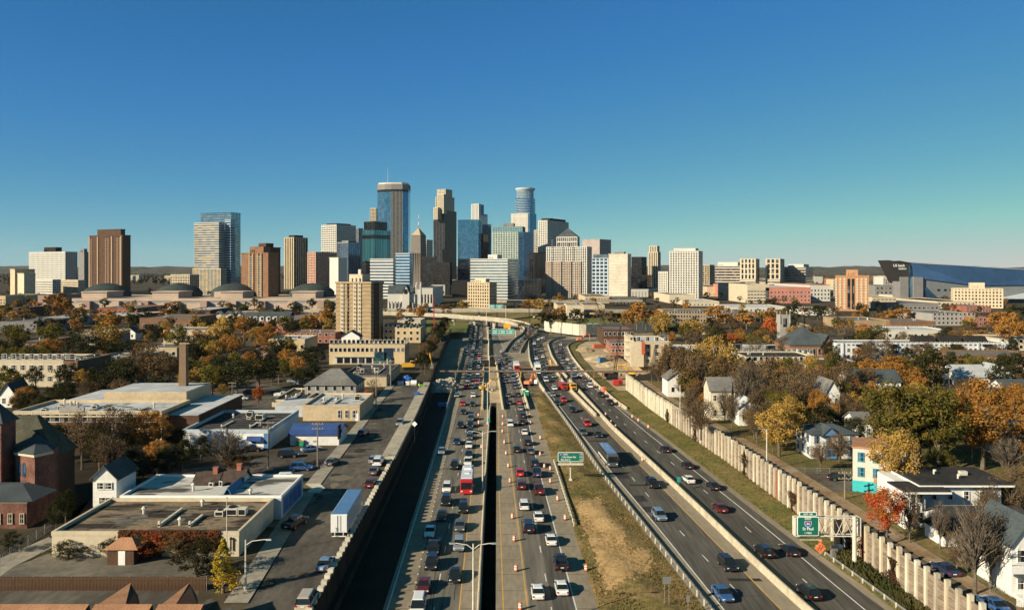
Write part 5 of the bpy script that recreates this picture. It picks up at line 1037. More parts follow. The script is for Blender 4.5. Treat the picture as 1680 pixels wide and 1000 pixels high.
put('door_canopy', MB().frus((3.6,6.2,-1.3,0),(3.6,6.2,-.2,0),2.2,3.0), roof_clay, t); put('door', MB().box(4.3,5.5,-.12,0,0,2.0), teal_paint, t)
# white two storey flats with black roof
r = thing('white_house','white two storey house with black flat roof and corner balconies','house',tuple(P(1482,866,ZG)),0); s = r.location.y/F; note([r.location.x-2,r.location.x+24],[r.location.y-4,r.location.y+14])
X = lambda p: (p-1482)*s; h_ = zat(800,r.location.y)-ZG
put('wall', MB().box(X(1521),X(1658),2.5,12,0,h_).box(X(1495),X(1521),.6,12,0,h_-.3), clapboard, r)
put('roof', MB().box(X(1517),X(1674),1.6,13,h_,h_+.25), roof_dark, r); put('eave', MB().box(X(1516),X(1675),1.5,13.1,h_-.28,h_-.01), white_paint, r)
put('porch_roof', MB().box(X(1479),X(1556),-.8,5,h_-.45,h_-.2) , roof_dark, r); put('porch_eave', MB().box(X(1478),X(1557),-.9,5.1,h_-.75,h_-.46), white_paint, r)
for k in range(2):
    b_ = put('balcony', MB().box(X(1481),X(1494),-.6,4,.1+3.1*k,.35+3.1*k).box(X(1481),X(1494),-.6,-.5,.35+3.1*k,1.35+3.1*k), white_paint, r)
    for q_ in range(3): put('porch_post', MB().box(X(1481)+q_*.95-.06,X(1481)+q_*.95+.1,-.6,-.45,.3+3.1*k,3.2+3.05*k), white_paint, b_)
for k in range(2):
    for q_ in range(2): put('window', window_mesh(.8,1.5), parent=r, loc=(X(1502+q_*10),.5,.9+3.1*k))
    for q_ in range(4): put('window', window_mesh(.8,1.3), parent=r, loc=(X(1545+q_*27),2.4,.9+3.1*k))
for k,(a,b) in enumerate(((1600,5),(1575,8),(1622,7))): put('roof_vent', MB().cyl(X(a),b,h_+.2,h_+.9,.16,n=8).cyl(X(a)+.15,b,h_+.75,h_+1.0,.28,n=8) if k < 2 else MB().box(X(a)-.6,X(a)+.6,b,b+.8,h_+.2,h_+.9), steel_pale, r)
r = house('white bungalow with long black gable roof beside bare tree', 1568,1700,867,905,9,2.0,clapboard,roof_dark,axis='x',wins=((1,4),),Y=121); put('side_gable', gable(MB(),-2.5,3,-.6,5,r['h']-.6,1.6,'x',.3), roof_dark, r); put('side_wall', MB().box(-2.2,3,-.4,4.8,0,r['h']-.6), white_paint, r); put('vent_pipe', MB().tube([(9,3,r['h']+1),(9,3,r['h']+1.9),(9.4,3,r['h']+2.0),(9.4,3,r['h']+1.7)],.14,6), steel_pale, r)
r = house('white porch house with steep slate gable at the lane end', 1660,1720,890,962,8,3,clapboard,roof_slate,axis='y',wins=((2,2),),porch=True,Y=102)
house('white gabled house beside the white terrace, grey hip roof', 1568,1624,618,652,11,3.2,clapboard,M('grey_shingle',(.42,.43,.43),scale=.5,fine=3),axis='x',wins=((2,5),(2,2)),Y=258)
house('white house with tan shingled gable roof', 1540,1566,617,650,9,2.6,clapboard,roof_clay,axis='y',wins=((2,3),(2,2)),Y=262); house('white rear house with grey double gable', 1622,1660,614,644,9,3,clapboard,MATS['grey_shingle'],axis='y',wins=((2,3),),Y=268)
house('dark roofed bungalow with long white dormer', 1393,1478,625,640,9,3,clapboard,roof_slate,axis='x',wins=((1,7),),Y=250); house('grey roofed bungalow at the wood edge',1650,1700,640,655,9,2.5,clapboard,roof_slate,axis='x',wins=((1,4),),Y=232)
house('white house with rounded gable end among gold trees', 1354,1378,645,690,12,3.4,clapboard,roof_grey,axis='y',wins=((2,2),),Y=218); house('small house with pale metal roof near the noise wall', 1212,1248,668,690,10,2.2,clapboard,M('metal_pale',(.5,.52,.52),scale=.5),axis='y',wins=((1,2),),Y=214)
house('tan two storey house with brown shingle roof near conifer', 1166,1206,640,680,8,3,clapboard_cream,roof_grey,axis='x',wins=((2,3),(2,2)),Y=222); house('pale house with white side wall by lane', 1095,1130,622,640,9,2.5,clapboard,roof_grey,axis='y',wins=((1,2),),Y=262)
house('cream house tucked behind the golden tree', 1655,1700,715,760,9,2.6,clapboard_cream,roof_slate,axis='x',wins=((2,3),),Y=176); house('white cottage glimpsed under the great green tree', 1405,1432,692,712,7,1.8,clapboard,roof_grey,axis='x',wins=((1,2),),Y=196)
house('tan brick cottage with flat dormer behind dry hedge', 1590,1640,806,832,8,1.6,peach,roof_dark,axis='x',wins=((1,3),),Y=150)
# scattered low blocks on the far plain
rg = random.Random(21); farw = [cream, white_stone, tan_wall, grey_stone, brown_brick, red_brick]
for k in range(46):
    Yf = rg.uniform(1500,3200); xp = rg.choice([rg.uniform(0,330),rg.uniform(500,1000),rg.uniform(1000,1680),rg.uniform(1150,1460)]); wd = rg.uniform(25,60); hh = rg.uniform(7,22)
    flat('low '+('cream','white','tan','grey','brown brick','red brick')[k%6]+' block with '+('white' if k%2 else 'grey')+' roof on the plain beyond downtown', xp, xp+wd*F/Yf, HY+F*(H-ZG-hh)/Yf, 0, 0, farw[k%6], roof_white if k%2 else roof_grey, wins=(max(1,int(hh/4)),10,1.8,1.6,1.2,3.6), Y=Yf, dep=rg.uniform(15,40), group='low blocks on the plain beyond downtown')
# ------------------------------------------------------------------ trees
LEAF = {'O': leafmat('leaf_orange',(.40,.17,.035),(.26,.145,.04)), 'G': leafmat('leaf_gold',(.43,.27,.065),(.30,.185,.05)), 'R': leafmat('leaf_red',(.42,.07,.03),(.34,.13,.03)),
        'D': leafmat('leaf_dark',(.028,.032,.015),(.055,.052,.02)), 'L': leafmat('leaf_olive',(.075,.08,.02),(.19,.14,.03)), 'U': leafmat('leaf_rust',(.19,.105,.045),(.12,.088,.045)),
        'Y': leafmat('leaf_yellow',(.52,.30,.02),(.26,.21,.03)), 'B': leafmat('leaf_sparse',(.19,.15,.09),(.13,.10,.065)), 'P': leafmat('leaf_conifer',(.02,.026,.015),(.035,.04,.02))}
def crown_mesh(seed, n_clump, per, leaf, sparse=False, conifer=False, bush=False):
    rg = np.random.default_rng(seed); Hh, Rr = 12.0, 4.6                # crown sits on a 12 m tree
    cl = []
    while len(cl) < n_clump:
        p = rg.uniform(-1,1,3)
        if conifer:
            z = rg.uniform(0,1); a = rg.uniform(0,6.28); q = (1-z)*.9*rg.uniform(.35,1); cl.append((math.cos(a)*q*Rr*.62, math.sin(a)*q*Rr*.62, 1.2+z*10.6, rg.uniform(.45,.8)*(1.25-z*.8)))
        else:
            rr = np.linalg.norm(p)
            if rr > 1 or rr < .35: continue
            zc = (.2 if bush else 3.0); hz = (Hh-zc)/2; wob = 1+.22*math.sin(3*math.atan2(p[1],p[0])+seed)+.12*math.sin(5*p[2]+seed*2)
            top = 1-.25*max(0,p[2]); cl.append((p[0]*Rr*.86*wob*top, p[1]*Rr*.86*wob*top, zc+hz+p[2]*hz*.88, rg.uniform(.75,1.5)))
    cl = np.array(cl); n = n_clump*per; ci = np.repeat(np.arange(n_clump), per)
    d = rg.normal(0,1,(n,3)); d /= np.linalg.norm(d,axis=1)[:,None]; d[:,2] = d[:,2]*.8+.12
    rad = cl[ci,3]*rg.uniform(.45,1.1,n); pos = cl[ci,:3]+d*rad[:,None]
    nr = d+rg.normal(0,.45,(n,3)); nr /= np.linalg.norm(nr,axis=1)[:,None]
    t = np.cross(nr, rg.normal(0,1,(n,3))); t /= np.linalg.norm(t,axis=1)[:,None]; b = np.cross(nr,t); s = leaf*rg.uniform(.6,1.35,n)[:,None]
    V = np.stack([pos-t*s*.5, pos+b*s*.34, pos+t*s*.62, pos-b*s*.36],1).reshape(-1,3)
    me = bpy.data.meshes.new('crown'); me.vertices.add(n*4); me.vertices.foreach_set('co', V.ravel()); me.loops.add(n*4); me.loops.foreach_set('vertex_index', np.arange(n*4)); me.polygons.add(n); me.polygons.foreach_set('loop_start', np.arange(0,n*4,4)); me.update(calc_edges=True)
    me.materials.append(None); return me, cl
def trunk_mesh(cl, seed, limbs, twigs=0, base=.3):
    rg = random.Random(seed); m = MB(); m.tube([(0,0,-.3),(.05,.03,1.5),(.1,-.05,3.4),(.05,.1,6)], [base,base*.8,base*.62,base*.3], 7)
    idx = list(range(len(cl))); rg.shuffle(idx)
    for i in idx[:limbs]:
        x,y,z,_ = cl[i]; z0 = rg.uniform(2.2,4.6); m.tube([(.08,0,z0),(x*.45+rg.uniform(-.3,.3),y*.45,z0+(z-z0)*.55),(x,y,z)], [base*.42,base*.25,.03], 5)
    for k in range(twigs):
        x,y,z,q = cl[rg.choice(idx)]; o = Vector((x,y,z))*rg.uniform(.55,.9); o.z = z-rg.uniform(0,1.5)
        e = o+Vector((x*.25+rg.uniform(-.9,.9),y*.25+rg.uniform(-.9,.9),rg.uniform(.5,1.9))); mid = (o+e)/2+Vector((rg.uniform(-.2,.2),rg.uniform(-.2,.2),0)); m.tube([o,mid,e],[.05,.035,.012],3)
    me = m.mesh('trunk', bark); return me
TREE = {}
def variants(tag_, seeds, n_clump, per, leaf, limbs, twigs=0, **k):
    TREE[tag_] = []
    for s_ in seeds:
        c, cl = crown_mesh(s_, n_clump, per, leaf, **k); TREE[tag_].append((c, trunk_mesh(cl, s_, limbs, twigs)))
variants('near', (1,2,3,4), 70, 90, .30, 18); variants('mid', (5,6,7,8), 52, 44, .46, 10); variants('far', (11,12,13,14), 30, 20, .95, 4)
variants('near_sparse', (21,22,23), 80, 44, .24, 46, 260); variants('mid_sparse', (24,25), 60, 34, .36, 30, 120); variants('far_sparse', (26,27), 30, 14, .8, 8, 20)
variants('near_bare', (31,32), 70, 3, .22, 60, 620); variants('mid_bare', (33,), 60, 4, .3, 40, 300); variants('far_bare', (34,), 30, 8, .6, 14, 60)
variants('near_con', (41,42), 110, 40, .26, 0, conifer=True); variants('mid_con', (43,), 70, 26, .42, 0, conifer=True); variants('far_con', (44,), 40, 14, .8, 0, conifer=True)
variants('near_bush', (51,52), 60, 80, .30, 8, bush=True); variants('mid_bush', (53,), 40, 40, .46, 4, bush=True); variants('far_bush', (54,), 24, 20, .9, 0, bush=True)
KNAME = {'O':('autumn_tree','orange autumn tree'),'G':('autumn_tree','golden yellow autumn tree'),'R':('autumn_tree','red autumn tree'),'D':('leafy_tree','dark green leafy tree'),'L':('turning_tree','olive green tree turning yellow'),
         'U':('thinning_tree','thinning rust brown tree'),'Y':('larch','golden larch'),'B':('bare_tree','bare grey branched tree'),'P':('conifer','dark pointed conifer')}
PLACED = []; TRG = random.Random(77)
def tree_at(p, hgt, wid, kind, where, bush=False, group=None):
    tier = 'near' if p.y < 235 else ('mid' if p.y < 480 else 'far')
    var = {'U':'_sparse','B':'_bare','P':'_con','Y':'_con'}.get(kind,''); var = '_bush' if bush else var
    c, tr = TRG.choice(TREE[tier+var]); nm, lb = KNAME[kind]
    if bush: nm, lb = 'shrub', {'D':'dark green shrub','U':'rust brown shrub','O':'orange shrub','L':'olive shrub','R':'red shrub','G':'gold shrub','B':'dry grey shrub'}[kind]
    lab = lb+' '+where; t = thing(nm, lab, 'shrub' if bush else 'tree', tuple(p), TRG.uniform(0,6.28), group or lab); sx = wid/9.4
    t.scale = (sx*TRG.uniform(.92,1.08), sx*TRG.uniform(.92,1.08), hgt/12.0)
    co = put('crown', c, parent=t); co.material_slots[0].link = 'OBJECT'; co.material_slots[0].material = LEAF[kind]
    put('trunk', tr, parent=t); PLACED.append((p.x,p.y,wid/2)); return t
def tree(x, yb, yt, wpx, kind, where, bush=False, zb=ZG):
    p = P(x, yb, zb); s = p.y/F; return tree_at(p, max(2,(yb-yt)*s*1.02), wpx*s, kind, where, bush)
W1 = 'among the low blocks before the convention centre'; W2 = 'around the brick school'; W3 = 'between the houses behind the noise wall'; W4 = 'on the freeway bank near the museum'; W5 = 'beyond the white apartment terrace'; W6 = 'beside the gravel roofed shop'; W7 = 'by the lane behind the noise wall'
for a in ((93,530,481,56,'O'),(45,535,503,42,'U'),(125,530,504,40,'O'),(180,552,508,48,'O'),(175,580,530,66,'G'),(85,575,528,48,'L'),(30,580,530,50,'L'),(82,595,553,54,'O'),(25,600,568,52,'L'),(118,598,575,32,'R'),(140,600,548,64,'D'),(292,582,532,40,'L'),(360,572,518,46,'G'),(352,600,556,40,'G'),(378,592,545,44,'O'),(400,560,515,40,'O'),(418,560,520,40,'D'),(440,572,530,40,'O'),(432,588,550,34,'O'),(508,548,515,42,'O'),(535,540,505,40,'O'),(470,548,518,36,'L'),(462,600,555,56,'D'),(512,610,566,54,'D'),(425,640,584,66,'D'),(388,650,588,66,'D'),(348,650,596,56,'L'),(325,640,600,44,'G'),(225,640,572,66,'U'),(262,640,575,62,'U'),(240,612,556,54,'U'),(290,640,585,44,'U'),(205,650,590,56,'D'),(170,660,605,52,'D'),(105,660,625,40,'D'),(320,605,560,44,'D'),(330,580,545,40,'U'),(245,560,530,40,'D'),(5,600,560,44,'D')): tree(*a, W1)
for a in ((365,655,628,26,'G'),(424,668,632,24,'R'),(30,680,645,36,'O'),(60,690,640,40,'D'),(8,660,600,50,'L'),(245,752,672,78,'O'),(135,770,672,66,'U'),(185,762,664,74,'U'),(215,752,676,50,'D'),(165,750,690,46,'U'),(602,662,638,18,'R'),(612,658,620,34,'B')): tree(*a, W2)
for a in ((108,862,800,40,'D'),(92,872,820,36,'D'),(214,792,735,46,'D'),(235,795,745,44,'D'),(270,790,735,50,'D'),(300,775,720,44,'D'),(330,760,715,40,'D'),(290,745,700,40,'D'),(255,770,725,40,'U')): tree(*a, W2)  # first two added as dark stand-ins for the shadow beside the church
tree(375,782,700,84,'B','beside the white walled warehouse'); tree(390,784,738,56,'U','beside the white walled warehouse', True)
tree(366,972,884,104,'Y','beside the street light'); tree(322,945,878,86,'D',W6,True); tree(112,916,884,58,'D',W6,True); tree(184,914,878,42,'D',W6,True); tree(250,914,872,60,'R','climbing on the pale shop wall',True); tree(290,915,870,56,'U','climbing on the pale shop wall',True); tree(340,912,870,44,'U','climbing on the pale shop wall',True); tree(20,905,868,40,'D','by the alley fence',True)
for a in ((1460,640,580,72,'O'),(1528,660,566,66,'D'),(1500,660,600,40,'O'),(1537,655,610,30,'O'),(1470,770,620,120,'L'),(1540,775,632,112,'L'),(1510,760,640,90,'D'),(1612,770,624,120,'O'),(1668,725,630,66,'O'),(1470,830,700,92,'G'),(1542,815,736,62,'L'),(1278,748,660,80,'G'),(1340,700,638,34,'O'),(1240,715,640,56,'U'),(1300,690,598,96,'U'),(1225,690,588,76,'B'),(1190,675,580,60,'U'),(1340,680,592,58,'U'),(1395,690,640,44,'G'),(1260,660,580,60,'U'),(1150,720,650,62,'U'),(1132,700,626,40,'U'),(1130,660,600,36,'L'),(1202,694,628,18,'P'),(1655,790,715,66,'B'),(1660,855,765,66,'U'),(1600,830,770,50,'B'),(1300,720,650,60,'G'),(1385,665,590,54,'U'),(1420,660,600,46,'U'),(1620,860,790,50,'U'),(1665,640,575,60,'D'),(1600,640,590,50,'D'),(1640,660,590,44,'D')): tree(*a, W3)
for a in ((1455,895,795,70,'R'),(1492,890,800,50,'U'),(1542,900,822,44,'B'),(1600,975,818,110,'B'),(1625,960,830,80,'U'),(1570,945,870,46,'U')): tree(*a, W7)
for a in ((1175,630,546,52,'G'),(1195,650,560,48,'G'),(1120,650,563,56,'U'),(1097,640,560,40,'U'),(1148,660,575,66,'U'),(1150,600,560,40,'G'),(1085,560,510,40,'G'),(1135,560,522,50,'G')): tree(*a, 'in front of the wide white roofed housing block')
for a in ((1045,540,495,44,'O'),(1028,545,510,30,'O'),(1060,540,505,36,'U'),(1080,535,508,36,'O'),(985,535,505,30,'U'),(945,535,505,24,'D'),(960,537,510,20,'D'),(915,530,505,32,'O'),(900,530,502,30,'U'),(885,518,490,34,'G'),(870,512,490,30,'O'),(862,516,494,30,'U'),(925,535,512,22,'D'),(905,537,515,24,'D'),(890,538,512,26,'D'),(1000,538,508,26,'U'),(760,512,493,26,'G'),(735,520,497,34,'U'),(722,512,498,24,'U'),(690,530,500,30,'O'),(658,520,505,26,'U'),(880,545,530,24,'D'),(855,545,528,22,'U'),(1010,538,512,26,'D'),(930,520,500,30,'O')): tree(*a, W4)
for a in ((1180,540,500,46,'O'),(1270,530,505,44,'O'),(1225,540,512,36,'O'),(1270,560,520,44,'R'),(1385,566,530,44,'B'),(1440,568,532,50,'L'),(1418,560,530,34,'R'),(1575,566,540,46,'O'),(1655,575,515,60,'O'),(1640,548,510,50,'O'),(1480,530,505,40,'O'),(1365,525,500,36,'U'),(1345,522,500,34,'D'),(1265,505,490,30,'D'),(1300,520,500,30,'D'),(1330,570,530,60,'U'),(1610,560,540,50,'O'),(1240,590,555,60,'B'),(1665,530,500,44,'D'),(1320,548,522,16,'P'),(1250,542,510,12,'P'),(1290,585,552,40,'U'),(1170,540,520,34,'D'),(1195,575,545,44,'R'),(1215,570,545,40,'O')): tree(*a, W5)
for k in range(26):
    yy = 318+k*9.5; tree_at(Vector((left_wall(yy)-2.5-TRG.uniform(0,3),yy,ZG)), TRG.uniform(7,10.5), TRG.uniform(6,8), TRG.choice('DDDU'), 'on the edge of the shadowed freeway cut')
for k in range(14):
    yy = 194+k*8; tree_at(Vector((noise_x(yy)+TRG.uniform(8.5,12),yy+TRG.uniform(-2,2),ZG)), TRG.uniform(6.5,10), TRG.uniform(5,7.5), 'UGUBUOULUG'[k%10], W7)
for k in range(190):
    x, y = TRG.uniform(1085,1430), TRG.uniform(612,705); p = P(x,y,ZG)
    if p.x > noise_x(p.y)+8 and all(not (a-1 < p.x < b+1 and c-1 < p.y < d+1) for a,b,c,d in FOOT) and all((p.x-a)**2+(p.y-b)**2 > 9 for a,b,_ in PLACED): tree_at(p, TRG.uniform(7,11), TRG.uniform(5.5,8), TRG.choice('UUGLLDOU'), W3)
for k in range(70):
    x, y = TRG.uniform(1130,1290), TRG.uniform(670,770); p = P(x,y,ZG)
    if noise_x(p.y)+8 < p.x and all(not (a-1 < p.x < b+1 and c-1 < p.y < d+1) for a,b,c,d in FOOT) and all((p.x-a)**2+(p.y-b)**2 > 12 for a,b,_ in PLACED): tree_at(p, TRG.uniform(5,8.5), TRG.uniform(4.5,7), TRG.choice('UGGLOUDO'), W3)
def free(p, rad):
    for (x0,x1,y0,y1) in FOOT:
        if x0-rad*.6 < p.x < x1+rad*.6 and y0-rad*.6 < p.y < y1+rad*.6: return False
    if p.y < 820 and left_wall(p.y)-3 < p.x < (r_top(p.y) if p.y > 304 else noise_x(p.y)+8)+2: return False
    if p.y < 300 and -46 < p.x < -24: return False
    return all((p.x-x)**2+(p.y-y)**2 > (rad*.62+r_*.62)**2 for x,y,r_ in PLACED)
def fill(n, x0, x1, y0, y1, kinds, where, hh=(7,12), tries=14):
    k = 0
    for _ in range(n*tries):
        if k >= n: break
        p = P(TRG.uniform(x0,x1), TRG.uniform(y0,y1), ZG); h_ = TRG.uniform(*hh); wd = h_*TRG.uniform(.7,1.0)
        if not free(p, wd/2): continue
        tree_at(p, h_, wd, TRG.choice(kinds), where); k += 1
fill(120, -40, 545, 503, 560, 'OGLLDDDU', W1, (8,13)); fill(90, -40, 520, 560, 645, 'OGDDDDLL', W1, (7,11)); fill(30, 0, 330, 650, 790, 'UDDDO', W2, (6,10)); fill(26, 1480, 1720, 640, 800, 'UGODLD', W3, (7,11))
fill(48, 1090, 1700, 600, 700, 'OGUUUDLL', W3, (7,12)); fill(20, 1330, 1720, 700, 840, 'UUODG', W3, (6,10)); fill(170, 1010, 1720, 500, 600, 'OGUUUDDL', W5, (7,12))
fill(26, 860, 1010, 478, 512, 'OUGD', W4, (7,11)); fill(36, 0, 560, 488, 505, 'OUUD', W1, (8,12)); fill(40, 1000, 1700, 480, 502, 'OUDG', W5, (8,12)); fill(10, 630, 700, 505, 540, 'OUD', W4, (6,9))
fill(40, 560, 1680, 462, 480, 'UDO', 'along the streets at the foot of downtown', (8,13)); fill(30, 0, 560, 456, 486, 'UUD', 'along the streets west of downtown', (8,14))
# distant woods as one mass
rgn = np.random.default_rng(5); n = 5200; Yw = rgn.uniform(2200,7000,n); xw = rgn.uniform(-60,1740,n); zz_ = rgn.uniform(6,15,n); V = []; Fc = []
keep = 0
for i in range(n):
    if 320 < xw[i] < 1330 and Yw[i] < 3500: continue
    x = xat(xw[i], Yw[i]); y = Yw[i]; h_ = zz_[i]; r_ = h_*.55; o = len(V)
    V += [(x-r_,y,ZG),(x+r_,y,ZG),(x+r_*.9,y+r_,ZG+h_*.6),(x,y+r_*.4,ZG+h_),(x-r_*.9,y-r_*.2,ZG+h_*.6),(x,y-r_,ZG+h_*.45)]; Fc += [(o,o+5,o+4),(o+5,o+1,o+2),(o+5,o+2,o+3),(o+5,o+3,o+4),(o,o+4,o+3),(o+1,o+3,o+2)]
me = bpy.data.meshes.new('distant_woods'); me.from_pydata(V, [], Fc); me.materials.append(leafmat('woods',(.07,.06,.03),(.13,.085,.04),.004)); o = put('distant_woods', me, kind='stuff'); o['label'] = 'far brown green woods spreading to the hills'
# ground cover: fallen leaves and shrubs in the yards
def yard_pt(rg):
    y = rg.uniform(100,300); return (noise_x(y)+rg.uniform(7.4,58), y, ZG)
o = tufts('fallen_leaves', 9000, yard_pt, LEAF['U'], 8, (.12,.35)); o['label'] = 'brown fallen leaves and dry grass in the yards'

# ivy on the shop wall: leaves hugging the pale front
bs = [o for o in COL.objects if o.get('label') == 'low shop building with dark gravel roof and ivy covered wall'][0]; rgi = np.random.default_rng(12); n = 5200; V = []
for k in range(n):
    x = rgi.uniform(.36,.90)*bs['w']; top = bs['h']+.15; dep_ = (1.1+2.2*abs(math.sin(x*.55))+.8*math.sin(x*1.7)); z = top-abs(rgi.normal(0,.55))*dep_
    if z < .1: continue
    s_ = rgi.uniform(.1,.24); a = rgi.uniform(0,6.28); y = -.05-abs(rgi.normal(0,.14)); dx, dz = math.cos(a)*s_, math.sin(a)*s_; ty = rgi.uniform(-.1,.1)
    V += [(x-dx,y,z-dz),(x+dz,y+ty,z-dx),(x+dx,y-.03,z+dz),(x-dz,y-ty,z+dx)]
me = bpy.data.meshes.new('ivy'); me.from_pydata(V, [], [(i,i+1,i+2,i+3) for i in range(0,len(V),4)]); me.materials.append(leafmat('leaf_ivy',(.22,.06,.03),(.09,.055,.025),.6))
tag(put('ivy', me, loc=tuple(bs.location)), 'rust red ivy climbing over the pale shop wall', 'ivy')

# vines creeping over the noise wall
vine = leafmat('leaf_vine',(.10,.04,.025),(.05,.045,.02),.8)
for k,(yy,wd,hh) in enumerate(((212,1.6,5.6),(176,1.2,6.0),(150,.9,4.2),(126,1.5,3.6),(238,1.2,4.5),(114,1.0,4.8))):
    rgv = np.random.default_rng(60+k); V = []
    for i in range(700):
        z = rgv.uniform(.2,hh); y = yy+rgv.normal(0,wd*(.6+.5*math.sin(z*1.7+k))); s_ = rgv.uniform(.08,.2); a = rgv.uniform(0,6.28); x = noise_x(y)-.34-abs(rgv.normal(0,.08)); dy, dz = math.cos(a)*s_, math.sin(a)*s_
        V += [(x,y-dy,z-dz),(x-.04,y+dz,z-dy),(x+.02,y+dy,z+dz),(x-.03,y-dz,z+dy)]
    o = Vector((noise_x(yy),yy,0)); me = bpy.data.meshes.new('wall_vine'); me.from_pydata([tuple(Vector(q)-o) for q in V], [], [(i,i+1,i+2,i+3) for i in range(0,len(V),4)]); me.materials.append(vine)
    tag(put('wall_vine', me, loc=tuple(o)), ('tall' if hh > 5 else 'low')+' dark rusty vine creeping up the noise wall', 'vine', 'vines on the noise wall')
# ------------------------------------------------------------------ vehicles
PAINT = {'black':paint('paint_black',(.012,.012,.013)),'white':paint('paint_white',(.72,.71,.67)),'silver':paint('paint_silver',(.42,.44,.45),metal=.5),'grey':paint('paint_grey',(.13,.135,.14),metal=.4),
         'red':paint('paint_red',(.48,.02,.02)),'maroon':paint('paint_maroon',(.10,.012,.012)),'blue':paint('paint_blue',(.05,.13,.32),metal=.3),'pale blue':paint('paint_pale_blue',(.28,.38,.50),metal=.5),'tan':paint('paint_tan',(.46,.38,.28)),'dark blue':paint('paint_dark_blue',(.02,.03,.07))}
car_glass = paint('car_glass',(.012,.016,.02),rough=.08,coat=0); tyre = paint('tyre',(.012,.012,.012),rough=.9,coat=0); rim = paint('rim',(.35,.35,.35),rough=.4,metal=.8)
lamp_white = paint('lamp_white',(.75,.75,.70),rough=.2); lamp_red = paint('lamp_red',(.35,.01,.01),rough=.25); trim_black = paint('trim_black',(.02,.02,.02),rough=.6,coat=0); plate = paint('plate',(.7,.7,.68),rough=.6,coat=0)
# station: (x along, half width, bottom, shoulder, deck height); cabin: base x0,x1, roof x0,x1, roof z
KIND = {'sedan':(4.8,[(-2.4,.70,.42,.62,.78),(-2.3,.86,.28,.66,.93),(-1.5,.91,.24,.68,.97),(0,.92,.22,.66,.94),(1.2,.91,.22,.66,.92),(2.0,.87,.24,.62,.80),(2.32,.76,.30,.56,.68),(2.4,.60,.38,.52,.60)],(-1.95,1.15,-1.05,.25,1.45)),
        'suv':(4.7,[(-2.35,.76,.46,.8,1.0),(-2.28,.90,.36,.84,1.06),(-1.3,.94,.32,.84,1.08),(0,.95,.32,.84,1.08),(1.1,.94,.32,.84,1.06),(1.95,.91,.34,.8,.98),(2.28,.82,.38,.72,.86),(2.35,.66,.46,.66,.74)],(-2.25,1.25,-1.85,.45,1.75)),
        'pickup':(5.7,[(-2.85,.84,.5,.84,1.04),(-2.8,.94,.44,.86,1.08),(-1.0,.96,.40,.86,1.10),(0.2,.96,.38,.86,1.10),(1.4,.96,.38,.86,1.12),(2.4,.94,.38,.84,1.08),(2.78,.86,.42,.76,.96),(2.85,.72,.48,.70,.84)],(-.75,1.55,-.55,.75,1.85)),
        'van':(5.1,[(-2.55,.84,.42,.84,1.0),(-2.5,.96,.34,.86,1.06),(-1.2,.99,.30,.86,1.08),(0,.99,.30,.86,1.08),(1.3,.98,.30,.86,1.06),(2.1,.94,.32,.8,.96),(2.48,.84,.36,.7,.82),(2.55,.66,.44,.62,.7)],(-2.5,1.75,-2.3,.75,1.85))}
